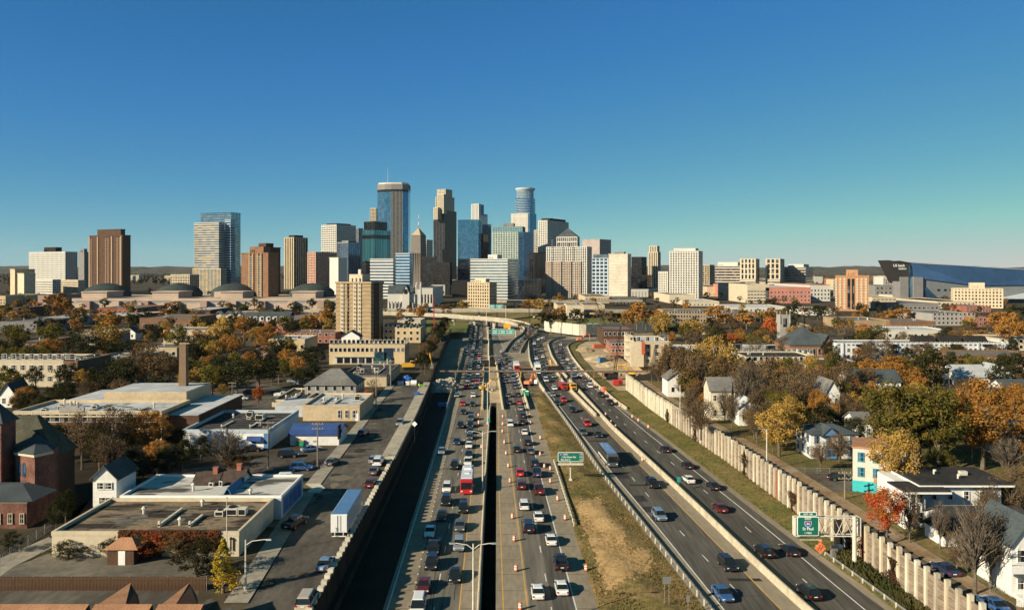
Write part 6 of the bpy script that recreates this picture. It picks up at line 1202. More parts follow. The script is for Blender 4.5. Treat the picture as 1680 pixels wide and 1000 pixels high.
def car_parts(kind):
    L_, st, cab = KIND[kind]; body = MB(); n = 9
    def ring(s_):
        x, w_, b, sh, d = s_; pr = [(w_*.86,b),(w_,b+.12),(w_,sh),(w_*.95,d-.03),(w_*.80,d),(-w_*.80,d),(-w_*.95,d-.03),(-w_,sh),(-w_,b+.12),(-w_*.86,b)]
        return [(x,q[0],q[1]) for q in pr]
    body.rings([ring(s_) for s_ in st], 0)
    x0,x1,r0,r1,rz = cab; wb = .92*max(s_[1] for s_ in st); wt = wb*.80; zb = min(s_[4] for s_ in st[1:5])-.04
    gl = MB(); gl.add([(x0,-wb,zb),(x1,-wb,zb),(x1,wb,zb),(x0,wb,zb),(r0,-wt,rz-.06),(r1,-wt,rz-.06),(r1,wt,rz-.06),(r0,wt,rz-.06)],[(3,2,1,0),(4,5,6,7),(0,1,5,4),(1,2,6,5),(2,3,7,6),(3,0,4,7)])
    body.frus((r0-.08,r1+.10,-wt-.03,wt+.03),(r0+.15,r1-.12,-wt+.12,wt-.12),rz-.09,rz,0)      # roof panel
    for sgn in (-1,1):                                                                          # pillars
        for (ax,bx,th) in ((x0,r0,.10),(x1,r1,.08),((x0*.52+x1*.48),(r0*.52+r1*.48),.07)):
            y0, y1 = sgn*(wb+.012), sgn*(wt+.014); body.add([(ax-th,y0,zb),(ax+th,y0,zb),(bx+th,y1,rz-.07),(bx-th,y1,rz-.07)],[(0,1,2,3) if sgn < 0 else (3,2,1,0)],0)
    if kind == 'pickup':
        for sgn in (-1,1): body.box(-2.75,-.8,sgn*.9-.06,sgn*.9+.06,1.02,1.34,0)
        body.box(-2.8,-2.68,-.9,.9,1.0,1.34,0).box(-2.66,-.85,-.82,.82,1.05,1.09,1)
    wr = .33 if kind == 'sedan' else .38; wy = max(s_[1] for s_ in st)-.02; wx = L_*.295
    wm = MB(); nn = 14
    wm.rings([[(wr*q*math.cos(2*math.pi*i/nn), y, wr*q*math.sin(2*math.pi*i/nn)) for i in range(nn)] for y,q in ((-.11,.92),(-.09,1),(.09,1),(.11,.92))],0); wm.rings([[(wr*.62*math.cos(2*math.pi*i/nn), y, wr*.62*math.sin(2*math.pi*i/nn)) for i in range(nn)] for y in (-.122,.122)],1)
    fr = st[-2]; rr = st[1]; hl = MB().box(-.16,.05,-.17,.17,-.08,.08); tl = MB().box(-.05,.08,-.14,.14,-.1,.1)
    parts = [('body',body,[None,trim_black],(0,0,0)),('window_glass',gl,[car_glass],(0,0,0))]
    for a in (-1,1):
        for b in (-1,1): parts.append(('wheel',wm,[tyre,rim],(a*wx,b*wy-.0,wr)))
    for b in (-1,1):
        parts.append(('headlight',hl,[lamp_white],(L_/2-.10,b*(fr[1]-.14),fr[3]+.06))); parts.append(('taillight',tl,[lamp_red],(-L_/2+.02,b*(rr[1]-.16),rr[3]+.06)))
        parts.append(('mirror',MB().box(-.09,.07,-.10,.10,-.07,.08),[trim_black],(x1*.78,b*(wb+.12),zb+.1)))
    parts.append(('number_plate',MB().box(-.02,.02,-.24,.24,-.06,.06),[plate],(-L_/2-.01,0,rr[3]-.02)))
    parts.append(('bumper_grille',MB().box(-.04,.04,-.5,.5,-.08,.08),[trim_black],(L_/2-.03,0,fr[3]-.12)))
    return parts
CARP = {}; CARF = {}
for kd in KIND:
    ps = car_parts(kd); shared = {}; CARP[kd] = []
    for (nm,mb,mt,lc) in ps:
        if id(mb) not in shared:
            me = mb.mesh(nm, mt)
            if nm == 'body': smooth_ok = True
            shared[id(mb)] = me
        CARP[kd].append((nm, shared[id(mb)], lc))
    big = MB(); slots = [None,car_glass,tyre,lamp_white,lamp_red,trim_black]
    for (nm,mb,mt,lc) in ps:
        mi = {'body':0,'window_glass':1,'wheel':2,'headlight':3,'taillight':4}.get(nm,5); big.add([(q[0]+lc[0],q[1]+lc[1],q[2]+lc[2]) for q in mb.v], mb.f, mi)
    CARF[kd] = big.mesh('car', slots)
CNAME = {'sedan':'sedan','suv':'sport_utility_car','pickup':'pickup_truck','van':'minivan'}; CWORD = {'sedan':'sedan','suv':'SUV','pickup':'pickup truck','van':'minivan'}
def car(kind, colour, loc, heading, where, group, detail=True):
    lb = f'{colour} {CWORD[kind]} {where}'
    if detail:
        t = thing(CNAME[kind], lb, 'car' if kind != 'pickup' else 'truck', loc, heading, group)
        for (nm,me,lc) in CARP[kind]:
            o = put(nm, me, parent=t, loc=lc)
            if nm == 'body': o.material_slots[0].link = 'OBJECT'; o.material_slots[0].material = PAINT[colour]
    else:
        t = put(CNAME[kind], CARF[kind], loc=loc, rz=heading); tag(t, lb, 'car' if kind != 'pickup' else 'truck', group)
        t.material_slots[0].link = 'OBJECT'; t.material_slots[0].material = PAINT[colour]
    return t
def head(f, y, towards): s_ = (f(y+4)-f(y-4))/8; return math.atan2(-1,-s_) if towards else math.atan2(1,s_)
WA = ('in the oncoming queue next to the dark slot','cars in the oncoming queue'); WB = ('in the outbound queue between the orange drums','cars in the outbound queue'); WC = ('coming down the inner dark carriageway','cars on the inner dark carriageway'); WD = ('driving away on the carriageway below the noise wall','cars below the noise wall')
def road_car(x, y, kind, colour, road):
    f, tw_, wh = {'A':(a_dash,True,WA),'B':(b_dash,False,WB),'C':(c_dash,True,WC),'D':(d_dash,False,WD)}[road]
    p = P(x,y,0.02); L_ = KIND[kind][0]; p.y += L_/2*.86; p.x = (x-CX)*(p.y-L_*.3)/F
    return car(kind, colour, (p.x,p.y,.016), head(f,p.y,tw_), wh[0], wh[1])
S,U_,K,N_ = 'sedan','suv','pickup','van'
for a in ((745,771,U_,'black'),(767,766,K,'white'),(732.5,809,U_,'white'),(731,831,U_,'black'),(760,843,U_,'black'),(724,856,S,'black'),(754,873,S,'grey'),(704,883,S,'white'),(710,912,K,'black'),(707,937,U_,'black'),(752.5,906,U_,'silver'),(746,957,S,'black'),(694,975,S,'maroon'),(684,1012,N_,'white'),
          (749,652,S,'silver'),(776,652,S,'white'),(759,666,S,'red'),(775,667,S,'black'),(760,680,S,'black'),(772,691,U_,'grey'),(755,703,U_,'black'),(771,702,U_,'black'),(771,712,S,'dark blue'),(749,730,S,'dark blue'),(770,722,S,'grey'),(769,736,S,'white'),(724,746,S,'pale blue'),(769,752,S,'black')): road_car(*a,'A')
for a in ((877.5,767,U_,'black'),(853,782,S,'red'),(881,784,K,'dark blue'),(855.5,804,U_,'maroon'),(885,813,K,'maroon'),(860,838,U_,'white'),(884,857,S,'white'),(867,876,N_,'black'),(904.5,896,S,'white'),(921,938,K,'black'),(882.5,985,S,'white'),(922,978,S,'white'),(837,700,N_,'white'),(858,686,S,'black'),(857,697,S,'black'),(861,714,S,'white'),(866,731,S,'black'),(848,743,S,'black'),(871,746,S,'grey'),(854,674,S,'silver'),(852,664,S,'red'),(836,664,S,'black'),(850,651,S,'black'),(834,652,S,'grey')): road_car(*a,'B')
for a in ((957,715,U_,'grey'),(982,718,S,'black'),(1072,802,K,'black'),(1084,856,U_,'pale blue'),(1198,939,U_,'black'),(1190,989,S,'blue'),(910,640,S,'white'),(907,651,S,'silver'),(925,660,U_,'red'),(914,665,S,'black'),(940,677,U_,'black'),(964,700,U_,'red')): road_car(*a,'C')
for a in ((1093,743,S,'black'),(1129,770,S,'black'),(1132,794,S,'white'),(1172,805,S,'black'),(1184,842,S,'maroon'),(1258,917,U_,'black'),(1300,914,S,'black'),(1333,987,U_,'black'),(987,652,K,'black'),(1002,665,K,'black')): road_car(*a,'D')
crg = random.Random(4); cols = ['black','black','white','white','silver','grey','dark blue','red','silver','black','pale blue']
def queue(f, y0, y1, gap, tw_, wh, dx=0):
    y = y0
    while y < y1:
        y += gap*crg.uniform(.8,1.35); x = f(y)+dx+crg.uniform(-.2,.2)
        car(crg.choice([S,S,U_,U_,N_,K]), crg.choice(cols), (x,y,.016), head(f,y,tw_), wh[0], wh[1], y < 420)
mid = lambda a, b: (lambda y: (a(y)+b(y))/2)
WA2 = ('in the far oncoming queue past the trestle','cars in the oncoming queue'); WB2 = ('in the far outbound lanes past the trestle','cars in the outbound queue'); WC2 = ('rounding the inner curve of the freeway','cars on the inner dark carriageway'); WD2 = ('rounding the outer curve of the freeway','cars below the noise wall')
for f in (mid(a_dot,a_dash), mid(a_dash,a_yel)): queue(f, 300, 730, 9.0, True, WA2)
queue(mid(a_edge,a_dot), 420, 720, 9.5, True, WA2); queue(mid(b_dash,b_white), 300, 440, 8.5, False, WB2); queue(mid(b_yel2,b_dash), 305, 400, 15, False, WB2); queue(mid(c_white,c_dash), 310, 520, 14, True, WC2); queue(mid(c_dash,c_yel), 305, 500, 30, True, WC2); queue(mid(d_dash,d_white), 300, 480, 13, False, WD2); queue(mid(d_yel,d_dash), 310, 460, 26, False, WD2)
def street_car(x, y, kind, colour, hd, where, grp): p = P(x,y,ZG+.02); return car(kind, colour, (p.x,p.y+1.5,ZG+.012), R(hd), where, grp)
for a in ((530,936,S,'pale blue',91,'parked along the parapet near the trailer'),(499,1000,N_,'tan',91,'parked along the notched parapet'),(611,760,S,'silver',91,'waiting near the parapet'),(619,764,N_,'white',91,'double parked at the parapet end'),(612,779,S,'grey',91,'parked nose to tail by the parapet'),(606,800,S,'maroon',91,'squeezed beside the parapet'),(655,699,U_,'silver',-88,'driving down the street by the coping'),
          (491,774,U_,'blue',8,'with white doors at the corner'),(424,792,S,'red',5,'parked on the grass verge'),(471,792,U_,'white',8,'at the traffic island'),(508,742,S,'pale blue',35,'beside the white warehouse'),(480,868,K,'black',75,'in the shade of the shop'),(595,716,U_,'dark blue',80,'in the shade of the blue roofed building'),(543,764,S,'grey',80,'at the sidewalk end'),
          (322,656,S,'white',0,'in the school parking lot'),(338,652,S,'maroon',0,'in the school parking lot'),(320,646,U_,'black',0,'in the school parking lot'),(392,657,N_,'white',5,'under the utility pole'),(372,662,N_,'silver',5,'under the utility pole'),(408,646,S,'black',5,'in the school parking lot'),(462,652,K,'white',8,'beside the low dark roofed garage'),(330,664,S,'silver',0,'in the school parking lot'),
          (1382,790,S,'black',5,'on the cross street behind the noise wall'),(355,604,S,'silver',0,'among the gold trees'),(372,600,S,'white',0,'among the gold trees'),(480,628,S,'silver',0,'under the dark green trees'),(490,632,S,'pale blue',0,'under the dark green trees'),(410,742,S,'black',10,'beside the bare tree'),(470,752,U_,'black',10,'in the shaded side street')): street_car(*a, 'parked and moving cars on the streets')
street_car(1560,945,S,'dark blue',92,'on the lane behind the noise wall','parked and moving cars on the streets'); street_car(1640,1005,S,'blue',92,'on the lane by the porch house','parked and moving cars on the streets')
# city buses
def bus(label, p, heading, roofm, bodym, frontm, L_=12.2, belly=None):
    t = thing('city_bus', label, 'bus', p, heading, 'buses on the freeway'); w_, h_ = 1.27, 3.15
    put('body', MB().rings([[(x,-w_*q,.35),(x,w_*q,.35),(x,w_,1.0),(x,w_,h_-.35),(x,w_*.88,h_),(x,-w_*.88,h_),(x,-w_,h_-.35),(x,-w_,1.0)] for x,q in ((-L_/2,.94),(-L_/2+.2,1),(L_/2-1.2,1))]), bodym, t)
    put('front', MB().rings([[(x,-w_*q,.35),(x,w_*q,.35),(x,w_*q,1.0),(x,w_*q,h_-.35),(x,w_*.88,h_-.02),(x,-w_*.88,h_-.02),(x,-w_*q,h_-.35),(x,-w_*q,1.0)] for x,q in ((L_/2-1.2,1.004),(L_/2-.15,1),(L_/2,.93))]), frontm, t)
    put('roof', MB().box(-L_/2+.1,L_/2-1.3,-w_*.87,w_*.87,h_-.01,h_+.06).box(-L_/2+1,-L_/2+3.6,-.8,.8,h_+.06,h_+.3).box(0,1.2,-.5,.5,h_+.06,h_+.2), roofm, t)
    put('windscreen', MB().box(L_/2-.02,L_/2+.03,-w_*.86,w_*.86,1.25,h_-.55), car_glass, t)
    for k in range(7):
        for sg in (-1,1): put('window', MB().box(-L_/2+.7+k*1.45,-L_/2+2.0+k*1.45,sg*w_-.03,sg*w_+.03,1.45,h_-.5), car_glass, t)
    for sg in (-1,1):
        for x in (-L_/2+2.6,L_/2-2.6): put('wheel', MB().rings([[(x+.48*math.cos(a*.45),sg*(w_-.1)+dy,.48+.48*math.sin(a*.45)) for a in range(14)] for dy in (-.14,.14)]), tyre, t)
        put('headlight', MB().box(L_/2-.04,L_/2+.04,sg*.95-.2,sg*.95+.2,.75,.95), lamp_white, t); put('mirror', MB().box(L_/2-.1,L_/2+.1,sg*(w_+.25)-.1,sg*(w_+.25)+.1,1.7,2.3), trim_black, t)
    if belly: put('side_stripe', MB().box(-L_/2+.3,L_/2-1.3,-w_-.02,w_+.02,.75,1.3), belly, t)
p = P(764,812); bus('white roofed city bus with red front in the oncoming queue', (p.x,p.y+6,.016), head(a_dash,p.y,True), PAINT['white'], PAINT['white'], PAINT['red'])
p = P(1006,767); bus('dark coach with blue roof on the inner dark carriageway', (p.x-.5,p.y+6,.016), head(c_dash,p.y+6,True), PAINT['pale blue'], PAINT['black'], PAINT['grey'], 12.2, PAINT['white'])
# semi-trailer parked on the street
def trailer(label, p, heading, L_, side, roofm, tractor=None, grp='trucks'):
    t = thing('semi_trailer', label, 'truck', p, heading, grp); put('box', MB().box(-L_/2,L_/2,-1.27,1.27,1.15,3.95), side, t); put('roof', MB().box(-L_/2+.06,L_/2-.06,-1.2,1.2,3.95,3.99), roofm, t)
    for sg in (-1,1): d = put('rear_door', MB().box(-L_/2-.05,-L_/2,sg*.62-.58,sg*.62+.58,1.3,3.8), PAINT['white'], t); put('lock_bar', MB().cyl(-L_/2-.09,sg*.25,1.3,3.8,.03,n=6), steel, d)
    put('bumper_bar', MB().box(-L_/2-.05,-L_/2+.1,-1.1,1.1,.5,.62).box(-L_/2-.02,-L_/2+.08,-.7,-.6,.6,1.15).box(-L_/2-.02,-L_/2+.08,.6,.7,.6,1.15), PAINT['white'], t)
    for sg in (-1,1):
        for x in (-L_/2+1.3,-L_/2+2.6): put('wheel', MB().rings([[(x+.5*math.cos(a*.45),sg*1.05+dy,.5+.5*math.sin(a*.45)) for a in range(14)] for dy in (-.2,.2)]), tyre, t)
        put('landing_leg', MB().box(L_/2-2.6,L_/2-2.4,sg*.8-.08,sg*.8+.08,0,1.2), steel, t)
    if tractor:
        put('cab', MB().box(L_/2+.6,L_/2+3.0,-1.2,1.2,.6,3.4).frus((L_/2+2.99,L_/2+4.6,-1.1,1.1),(L_/2+2.99,L_/2+4.5,-1.0,1.0),.6,1.9), tractor, t); put('cab_glass', MB().box(L_/2+2.95,L_/2+3.03,-1.05,1.05,2.0,3.0), car_glass, t); put('chassis', MB().box(L_/2-2,L_/2+4.4,-.5,.5,.45,.95), trim_black, t)
        for sg in (-1,1):
            for x in (L_/2+.2,L_/2+3.6): put('wheel', MB().rings([[(x+.5*math.cos(a*.45),sg*1.0+dy,.5+.5*math.sin(a*.45)) for a in range(14)] for dy in (-.2,.2)]), tyre, t)
    return t
p = P(552.5,885,ZG); trailer('parked white semi trailer with blue roof beside the parapet', (p.x+.2,p.y+7,ZG+.006), R(91.2), 14, PAINT['white'], blue_paint)
p = P(847,612); trailer('white box truck with red cab amid the outbound queue', (p.x,p.y+8,.016), head(b_dash,p.y,True), 10, PAINT['white'], PAINT['white'], PAINT['red']); p = P(882,613); trailer('white truck on the inner curve beside the trestle', (p.x,p.y+6,.016), head(c_dash,p.y,True), 9, PAINT['white'], PAINT['white'], PAINT['white'])
def dump(label, p, hd, cab, bed):
    t = thing('dump_truck', label, 'truck', p, hd, 'trucks'); put('bed', MB().frus((-3.4,.8,-1.2,1.2),(-3.6,.9,-1.3,1.3),1.1,2.6), bed, t); put('cab', MB().box(1.0,2.6,-1.15,1.15,.7,2.9).frus((2.6,3.8,-1.0,1.0),(2.6,3.7,-.95,.95),.7,1.8), cab, t); put('windscreen', MB().box(2.58,2.64,-1,1,1.9,2.7), car_glass, t); put('grille', MB().box(3.72,3.82,-.7,.7,.8,1.6), trim_black, t)
    for sg in (-1,1):
        for x in (-2.6,-1.3,2.8): put('wheel', MB().rings([[(x+.52*math.cos(a*.45),sg*1.05+dy,.52+.52*math.sin(a*.45)) for a in range(14)] for dy in (-.18,.18)]), tyre, t)
    return t
p = P(925,641); dump('red dump truck parked beside the work zone', (p.x,p.y+3,.03), R(-82), PAINT['red'], PAINT['red']); p = P(940,642); dump('orange dump truck parked by the red one', (p.x,p.y+3,.03), R(-84), yellow_paint, yellow_paint)
# ------------------------------------------------------------------ orange drums and cones
drum = MB(); nn = 10
for z0,z1,r0,r1,mi in ((0,.08,.36,.36,2),(.08,.35,.29,.28,0),(.35,.5,.275,.27,1),(.5,.68,.265,.26,0),(.68,.83,.255,.25,1),(.83,1.02,.24,.2,0)): drum.cyl(0,0,z0,z1,r0,r1,nn,mi)
dme = drum.mesh('traffic_drum', [orange_paint, sign_white, trim_black])
DR = [(620+x/4,750+y/4) for x,y in ((857,64),(867,164),(883,400),(895,548),(907,744),(935,996),(1093,68),(1132,166),(1180,282),(1230,408),(1367,742))]+[(660+x/4,480+y/4) for x,y in ((500,810),(502,856),(660,820),(660,866),(658,918),(672,986),(838,810),(842,860),(1510,820),(1550,845),(1615,888),(1335,805),(1370,856),(1400,886),(905,960))]+[(680+x/6.667,690+y/6.667) for x,y in ((985,250),(1003,370),(1028,508),(1375,380),(1422,512),(1380,200),(705,35),(965,48))]+[(1054,756),(903,771),(790,735)]
for i,(x,y) in enumerate(DR): tag(put('traffic_drum', dme, loc=tuple(P(x,y,.02))), 'orange and white striped traffic drum on the freeway', 'traffic drum', 'orange drums marking the work lanes')
for i in range(8): y = 268+i*12.4; tag(put('traffic_drum', dme, loc=(d_white(y)+1.2,y,.02)), 'orange and white traffic drum along the outer shoulder', 'traffic drum', 'orange drums marking the outer shoulder')
# ------------------------------------------------------------------ light poles
def lightpole(label, x, y, z0, h_, arms, group, mat=steel_pale):
    t = thing('street_light', label, 'street light', (x,y,z0), 0, group); put('pole', MB().cyl(0,0,-.2,h_,.16,.09,8), mat, t); put('base', MB().cyl(0,0,-.1,.5,.28,.26,8), mat, t)
    for a in arms:
        ar = put('arm', MB().tube([(0,0,h_-.7),(a*.25,0,h_-.15),(a*.7,0,h_+.05),(a,0,h_+.05)],.06,6), mat, t); put('lamp_head', MB().frus((a-(.75 if a > 0 else .0),a+(0 if a > 0 else .75),-.17,.17),(a-(.6 if a > 0 else .1),a+(-.1 if a > 0 else .6),-.1,.1),h_-.03,h_+.14), steel, ar)
for k,yy in enumerate((98,166,238,312,390,470)): lightpole('tall twin armed light pole in the freeway median', gap_l(yy)-.75 if yy < 300 else a_yel(yy)+3.0, yy, 0, 12.4, (-2.9,2.9), 'twin light poles in the median')
p = P(403,968,ZG); lightpole('single armed street light beside the golden larch', p.x, p.y, ZG, 6.6, (3.4,), None)
lightpole('curved street light on the grass bank beside the shadowed cut', xat(745,600), 600, ZG, 9, (2.5,), None)
for k,(x,yb,yt) in enumerate(((1065,680,655),(1232,770,700))): p = P(x,yb,ZG); lightpole('slim pole light standing behind the noise wall', noise_x(p.y)+1.2, p.y, ZG, 8.5, (-1.8,), 'slim lights behind the noise wall')
tag(put('flag_pole', MB().cyl(0,0,0,9,.09,.05,8).cyl(0,0,9,9.2,.12,.12,8), steel_pale, None, tuple(P(372,920,ZG))), 'slim tall pale pole in front of the shop wall', 'pole')
def utility(label, x, yb, yt, group='wooden utility poles', cross=2):
    p = P(x,yb,ZG); h_ = zat(yt,p.y)-ZG; t = thing('utility_pole', label, 'utility pole', tuple(p), 0, group); put('pole', MB().cyl(0,0,-.2,h_,.17,.11,8), wood_pole, t)
    for k in range(cross):
        c = put('crossarm', MB().box(-1.2,1.2,-.08,.08,h_-.5-k*1.0,h_-.36-k*1.0), wood_pole, t)
        for q in range(4): put('insulator', MB().cyl(-1.05+q*.7,0,h_-.36-k*1.0,h_-.18-k*1.0,.06,.04,6), steel_pale, c)
    return t, h_
for a in (('wooden utility pole beside the white walled warehouse',440,768,690),('wooden utility pole before the blue roofed building',521,768,692),('wooden utility pole over the school parking lot',381,660,626),('wooden utility pole between the dark green trees',422,640,612),('wooden utility pole near the grey hip roofed house',457,630,600),('wooden utility pole behind the grey hip roofed house',477,612,585),('tall thin pole beside the tan stucco building',617,670,615),('slender pole carrying the billboard corner',641,634,590),('leaning pole in the yard behind the noise wall',1386,818,772),('wooden pole beside the orange tree',1595,758,688)): utility(*a)
# overhead wires from pole to pole along the side street
# ------------------------------------------------------------------ signs
def tomesh(o):
    dg = bpy.context.evaluated_depsgraph_get(); me = bpy.data.meshes.new_from_object(o.evaluated_get(dg)); n, par, loc, rot = o.name.split('.')[0], o.parent, o.location.copy(), o.rotation_euler.copy()
    bpy.data.objects.remove(o); q = put(n, me, parent=par); q.location = loc; q.rotation_euler = rot; return q
def rounded(w_, h_, r_, x=0, z=0, y0=-.04, y1=.04):
    pts = []
    for cx, cz, a0 in ((w_/2-r_,h_/2-r_,0),(-w_/2+r_,h_/2-r_,90),(-w_/2+r_,-h_/2+r_,180),(w_/2-r_,-h_/2+r_,270)):
        for k in range(5): a = R(a0+k*22.5); pts.append((x+cx+r_*math.cos(a), z+cz+r_*math.sin(a)))
    n = len(pts); m = MB(); m.add([(q[0],y0,q[1]) for q in pts]+[(q[0],y1,q[1]) for q in pts],[tuple(range(n)),tuple(range(2*n-1,n-1,-1))]+[(i,n+i,n+(i+1)%n,(i+1)%n) for i in range(n)]); return m
def board(t, w_, h_, x, z, mat=sign_green, r_=.25):
    b = put('sign_edge', rounded(w_,h_,r_,y0=-.04,y1=.06), sign_white, t, (x,0,z)); put('sign_face', rounded(w_-.2,h_-.2,r_*.8,y0=-.055,y1=0), mat, t, (x,0,z)); return b
def letters(t, s_, size, x, z, mat=sign_white, y=-.07, align='CENTER'): tomesh(text('lettering', s_, size, (x,y,z), (R(90),0,0), mat, t, .006, align))
# wide exit list sign on one post
p = P(936,787,.3); t = thing('exit_sign','wide green freeway exit list sign on a single post','sign',tuple(p)); s_ = p.y/F; zc = zat(749,p.y)-.3; w_ = 41.5*s_; h_ = 15.5*s_
put('post', MB().cyl(0,0,-.3,zc-h_/2-.2,.14,.12,8), steel_pale, t); put('post_base', MB().frus((-.4,.4,-.4,.4),(-.25,.25,-.25,.25),-.3,.4), concrete_pale, t); put('catwalk', MB().box(-w_/2,w_/2,-.9,-.15,zc-h_/2-.55,zc-h_/2-.25), steel_pale, t); put('frame', MB().box(-w_/2+.2,w_/2-.2,.07,.2,zc-.4,zc-.2).box(-.12,.12,.07,.22,zc-h_/2-.5,zc+h_/2-.3), steel_pale, t)
board(t, w_, h_, 0, zc, sign_green, .22)
put('route_shield', rounded(.62,.58,.2,y0=-.065,y1=0), sign_blue, t, (-w_*.39,-.005,zc+h_*.27)); letters(t,'94',.32,-w_*.39,zc+h_*.26,y=-.085)
letters(t,'WEST',.42,-w_*.20,zc+h_*.27); letters(t,'11th-Grant Sts',.52,-w_*.07,zc-.0); letters(t,'5th Ave S',.52,-w_*.2,zc-h_*.28)
for k,fr in enumerate(('1/4','3/4','1/2')): letters(t,fr,.42,w_*.40,zc+h_*(.27-.275*k))
# overhead exit sign on a truss arm
pb = P(1402,931,.4); Ys = pb.y; t = thing('overhead_sign','green overhead exit sign for St Paul on a pale truss arm','sign',tuple(pb)); s_ = Ys/F; X = lambda q: (q-1402)*s_; Z = lambda q: zat(q,Ys)-.4
put('post', MB().cyl(0,0,-.5,Z(846),.34,.30,12), steel_pale, t); put('post_base', MB().cyl(0,0,-.5,.6,.5,.48,12), concrete_pale, t)
tr = put('truss_chord', MB().tube([(X(1306),.3,Z(850)),(X(1413),.3,Z(850))],.09,6).tube([(X(1306),.3,Z(880)),(X(1413),.3,Z(880))],.09,6).tube([(X(1306),1.3,Z(850)),(X(1413),1.3,Z(850))],.09,6).tube([(X(1306),1.3,Z(880)),(X(1413),1.3,Z(880))],.09,6), steel_pale, t)
for k in range(8):
    x = X(1306+k*13.4); x2 = X(1306+(k+1)*13.4); put('truss_brace', MB().tube([(x,.3,Z(880 if k%2 else 850)),(x2,.3,Z(850 if k%2 else 880))],.05,5).tube([(x,1.3,Z(850 if k%2 else 880)),(x2,1.3,Z(880 if k%2 else 850))],.05,5).tube([(x,.3,Z(850)),(x2,1.3,Z(850))],.05,5), steel_pale, tr)
put('truss_end', MB().box(X(1413)-.08,X(1413)+.08,.2,1.4,Z(880),Z(850)).box(X(1306)-.08,X(1306)+.08,.2,1.4,Z(880),Z(850)), steel_pale, t)
cx = X(1325.5); w_ = 35.5*s_; h_ = 31.5*s_; zc = (Z(846)+Z(879))/2
board(t, w_, h_, cx, zc, sign_green, .22); board(t, w_*.80, 7*s_, cx+.0, Z(842.5), sign_green, .12); put('light_rail', MB().box(cx-w_/2,cx+w_/2,-1.2,-1.1,Z(881),Z(880)), steel_pale, t)
letters(t,'EXIT 16B',.36,cx,Z(842.7)); letters(t,'EAST',.46,cx,Z(850)); letters(t,'St Paul',.62,cx,Z(866.6)); letters(t,'1 MILE',.40,cx,Z(873.4))
sh = [(-.46,.30),(-.25,.36),(0,.30),(.25,.36),(.46,.30),(.5,0),(.36,-.30),(0,-.52),(-.36,-.30),(-.5,0)]; n = len(sh)
put('route_shield', MB().add([(a,-.07,b) for a,b in sh],[tuple(range(n-1,-1,-1))]).add([(a*1.12,-.065,b*1.12) for a,b in sh],[tuple(range(n-1,-1,-1))],1).add([(-.46,-.075,.30),(-.25,-.075,.36),(0,-.075,.30),(.25,-.075,.36),(.46,-.075,.30),(.48,-.075,.16),(-.48,-.075,.16)],[(6,5,4,3,2,1,0)],2), [sign_blue, sign_white, paint('sign_red',(.35,.02,.02))], t, (cx,-.01,Z(858))); letters(t,'94',.46,cx,Z(858.6),y=-.09)
# utility cabinets by the sign
for k,(x,yb,w_,h_,mt,lb) in enumerate(((1370,914,1.0,1.9,steel,'grey utility cabinet beneath the overhead sign'),(1380,912,.6,1.7,white_paint,'narrow white cabinet beside the grey one'),(1382,900,2.2,4.6,dark_stone,'tall dark equipment cabinet behind the truss arm'))):
    tag(put('utility_cabinet', MB().box(-w_/2,w_/2,0,.7,0,h_).box(-w_/2-.1,w_/2+.1,-.1,.8,-.2,.08).box(-w_/2+.08,w_/2-.08,-.03,0,.2,h_-.2).box(w_/2-.2,w_/2-.15,-.06,-.02,h_*.5,h_*.5+.2), mt, None, tuple(P(x,yb,.5))), lb, 'cabinet')
p = P(1346,911,.2); t = thing('warning_sign','orange diamond lane shift warning sign on the shoulder','sign',tuple(p)); put('sign_face', MB().add([(0,-.03,.25),(1.0,-.03,1.25),(0,-.03,2.25),(-1.0,-.03,1.25),(0,.03,.25),(1.0,.03,1.25),(0,.03,2.25),(-1.0,.03,1.25)],[(0,1,2,3),(7,6,5,4),(0,4,5,1),(1,5,6,2),(2,6,7,3),(3,7,4,0)]), orange_paint, t)
for k in (-1,1): put('arrow_mark', MB().tube([(k*.22-.2,-.05,.8),(k*.22-.2,-.05,1.1),(k*.22+.12,-.05,1.4),(k*.22+.12,-.05,1.75)],.045,4), black_metal, t); put('stand_leg', MB().tube([(0,.05,.5),(k*.6,.1,0)],.04,5), steel, t)
put('flag', MB().box(-.3,.3,-.02,.02,2.25,2.5), orange_paint, t)
for k,(x,yb,w_,h_,zt,lb) in enumerate(((1094,992,1.15,.95,945,'blank grey sign back on two posts in the grass wedge'),(1129,1003,.5,.9,975,'small blank sign on a thin post by the guardrail'))):
    p = P(x,yb,.4); t = thing('roadside_sign', lb, 'sign', tuple(p)); zc = zat(zt+6,p.y)-.4
    put('sign_panel', MB().box(-w_/2,w_/2,-.03,.03,zc-h_/2,zc+h_/2), steel, t)
    for q in ((-.3,.3) if k == 0 else (0,)): put('post', MB().box(q-.05,q+.05,.03,.12,-.3,zc+h_/2), wood_pole, t)
p = P(1113,807,0); t = thing('mile_marker','small green marker sign on the median barrier','sign',(med(166),166,1.05)); put('sign_panel', MB().box(-.35,.35,-.03,.03,.8,1.9), sign_teal, t); put('post', MB().cyl(0,.05,0,1.8,.04,n=6), steel, t)
p = P(803,700,0); t = thing('mile_marker','small green marker sign beside the dark slot','sign',(gap_l(235)-.35,235,.65)); put('sign_panel', MB().box(-.35,.35,-.03,.03,.6,1.7), sign_teal, t); put('post', MB().cyl(0,.05,0,1.6,.04,n=6), steel, t)
p = P(681,700,4.6); t = thing('warning_sign','pale diamond sign above the dark retaining wall','sign',(left_wall(212)+1.5,212,0)); put('sign_face', MB().add([(0,-.03,4.3),(.75,-.03,5.05),(0,-.03,5.8),(-.75,-.03,5.05)],[(0,1,2,3)]), sign_white, t); put('post', MB().cyl(0,.05,0,5.6,.06,n=6), steel, t)
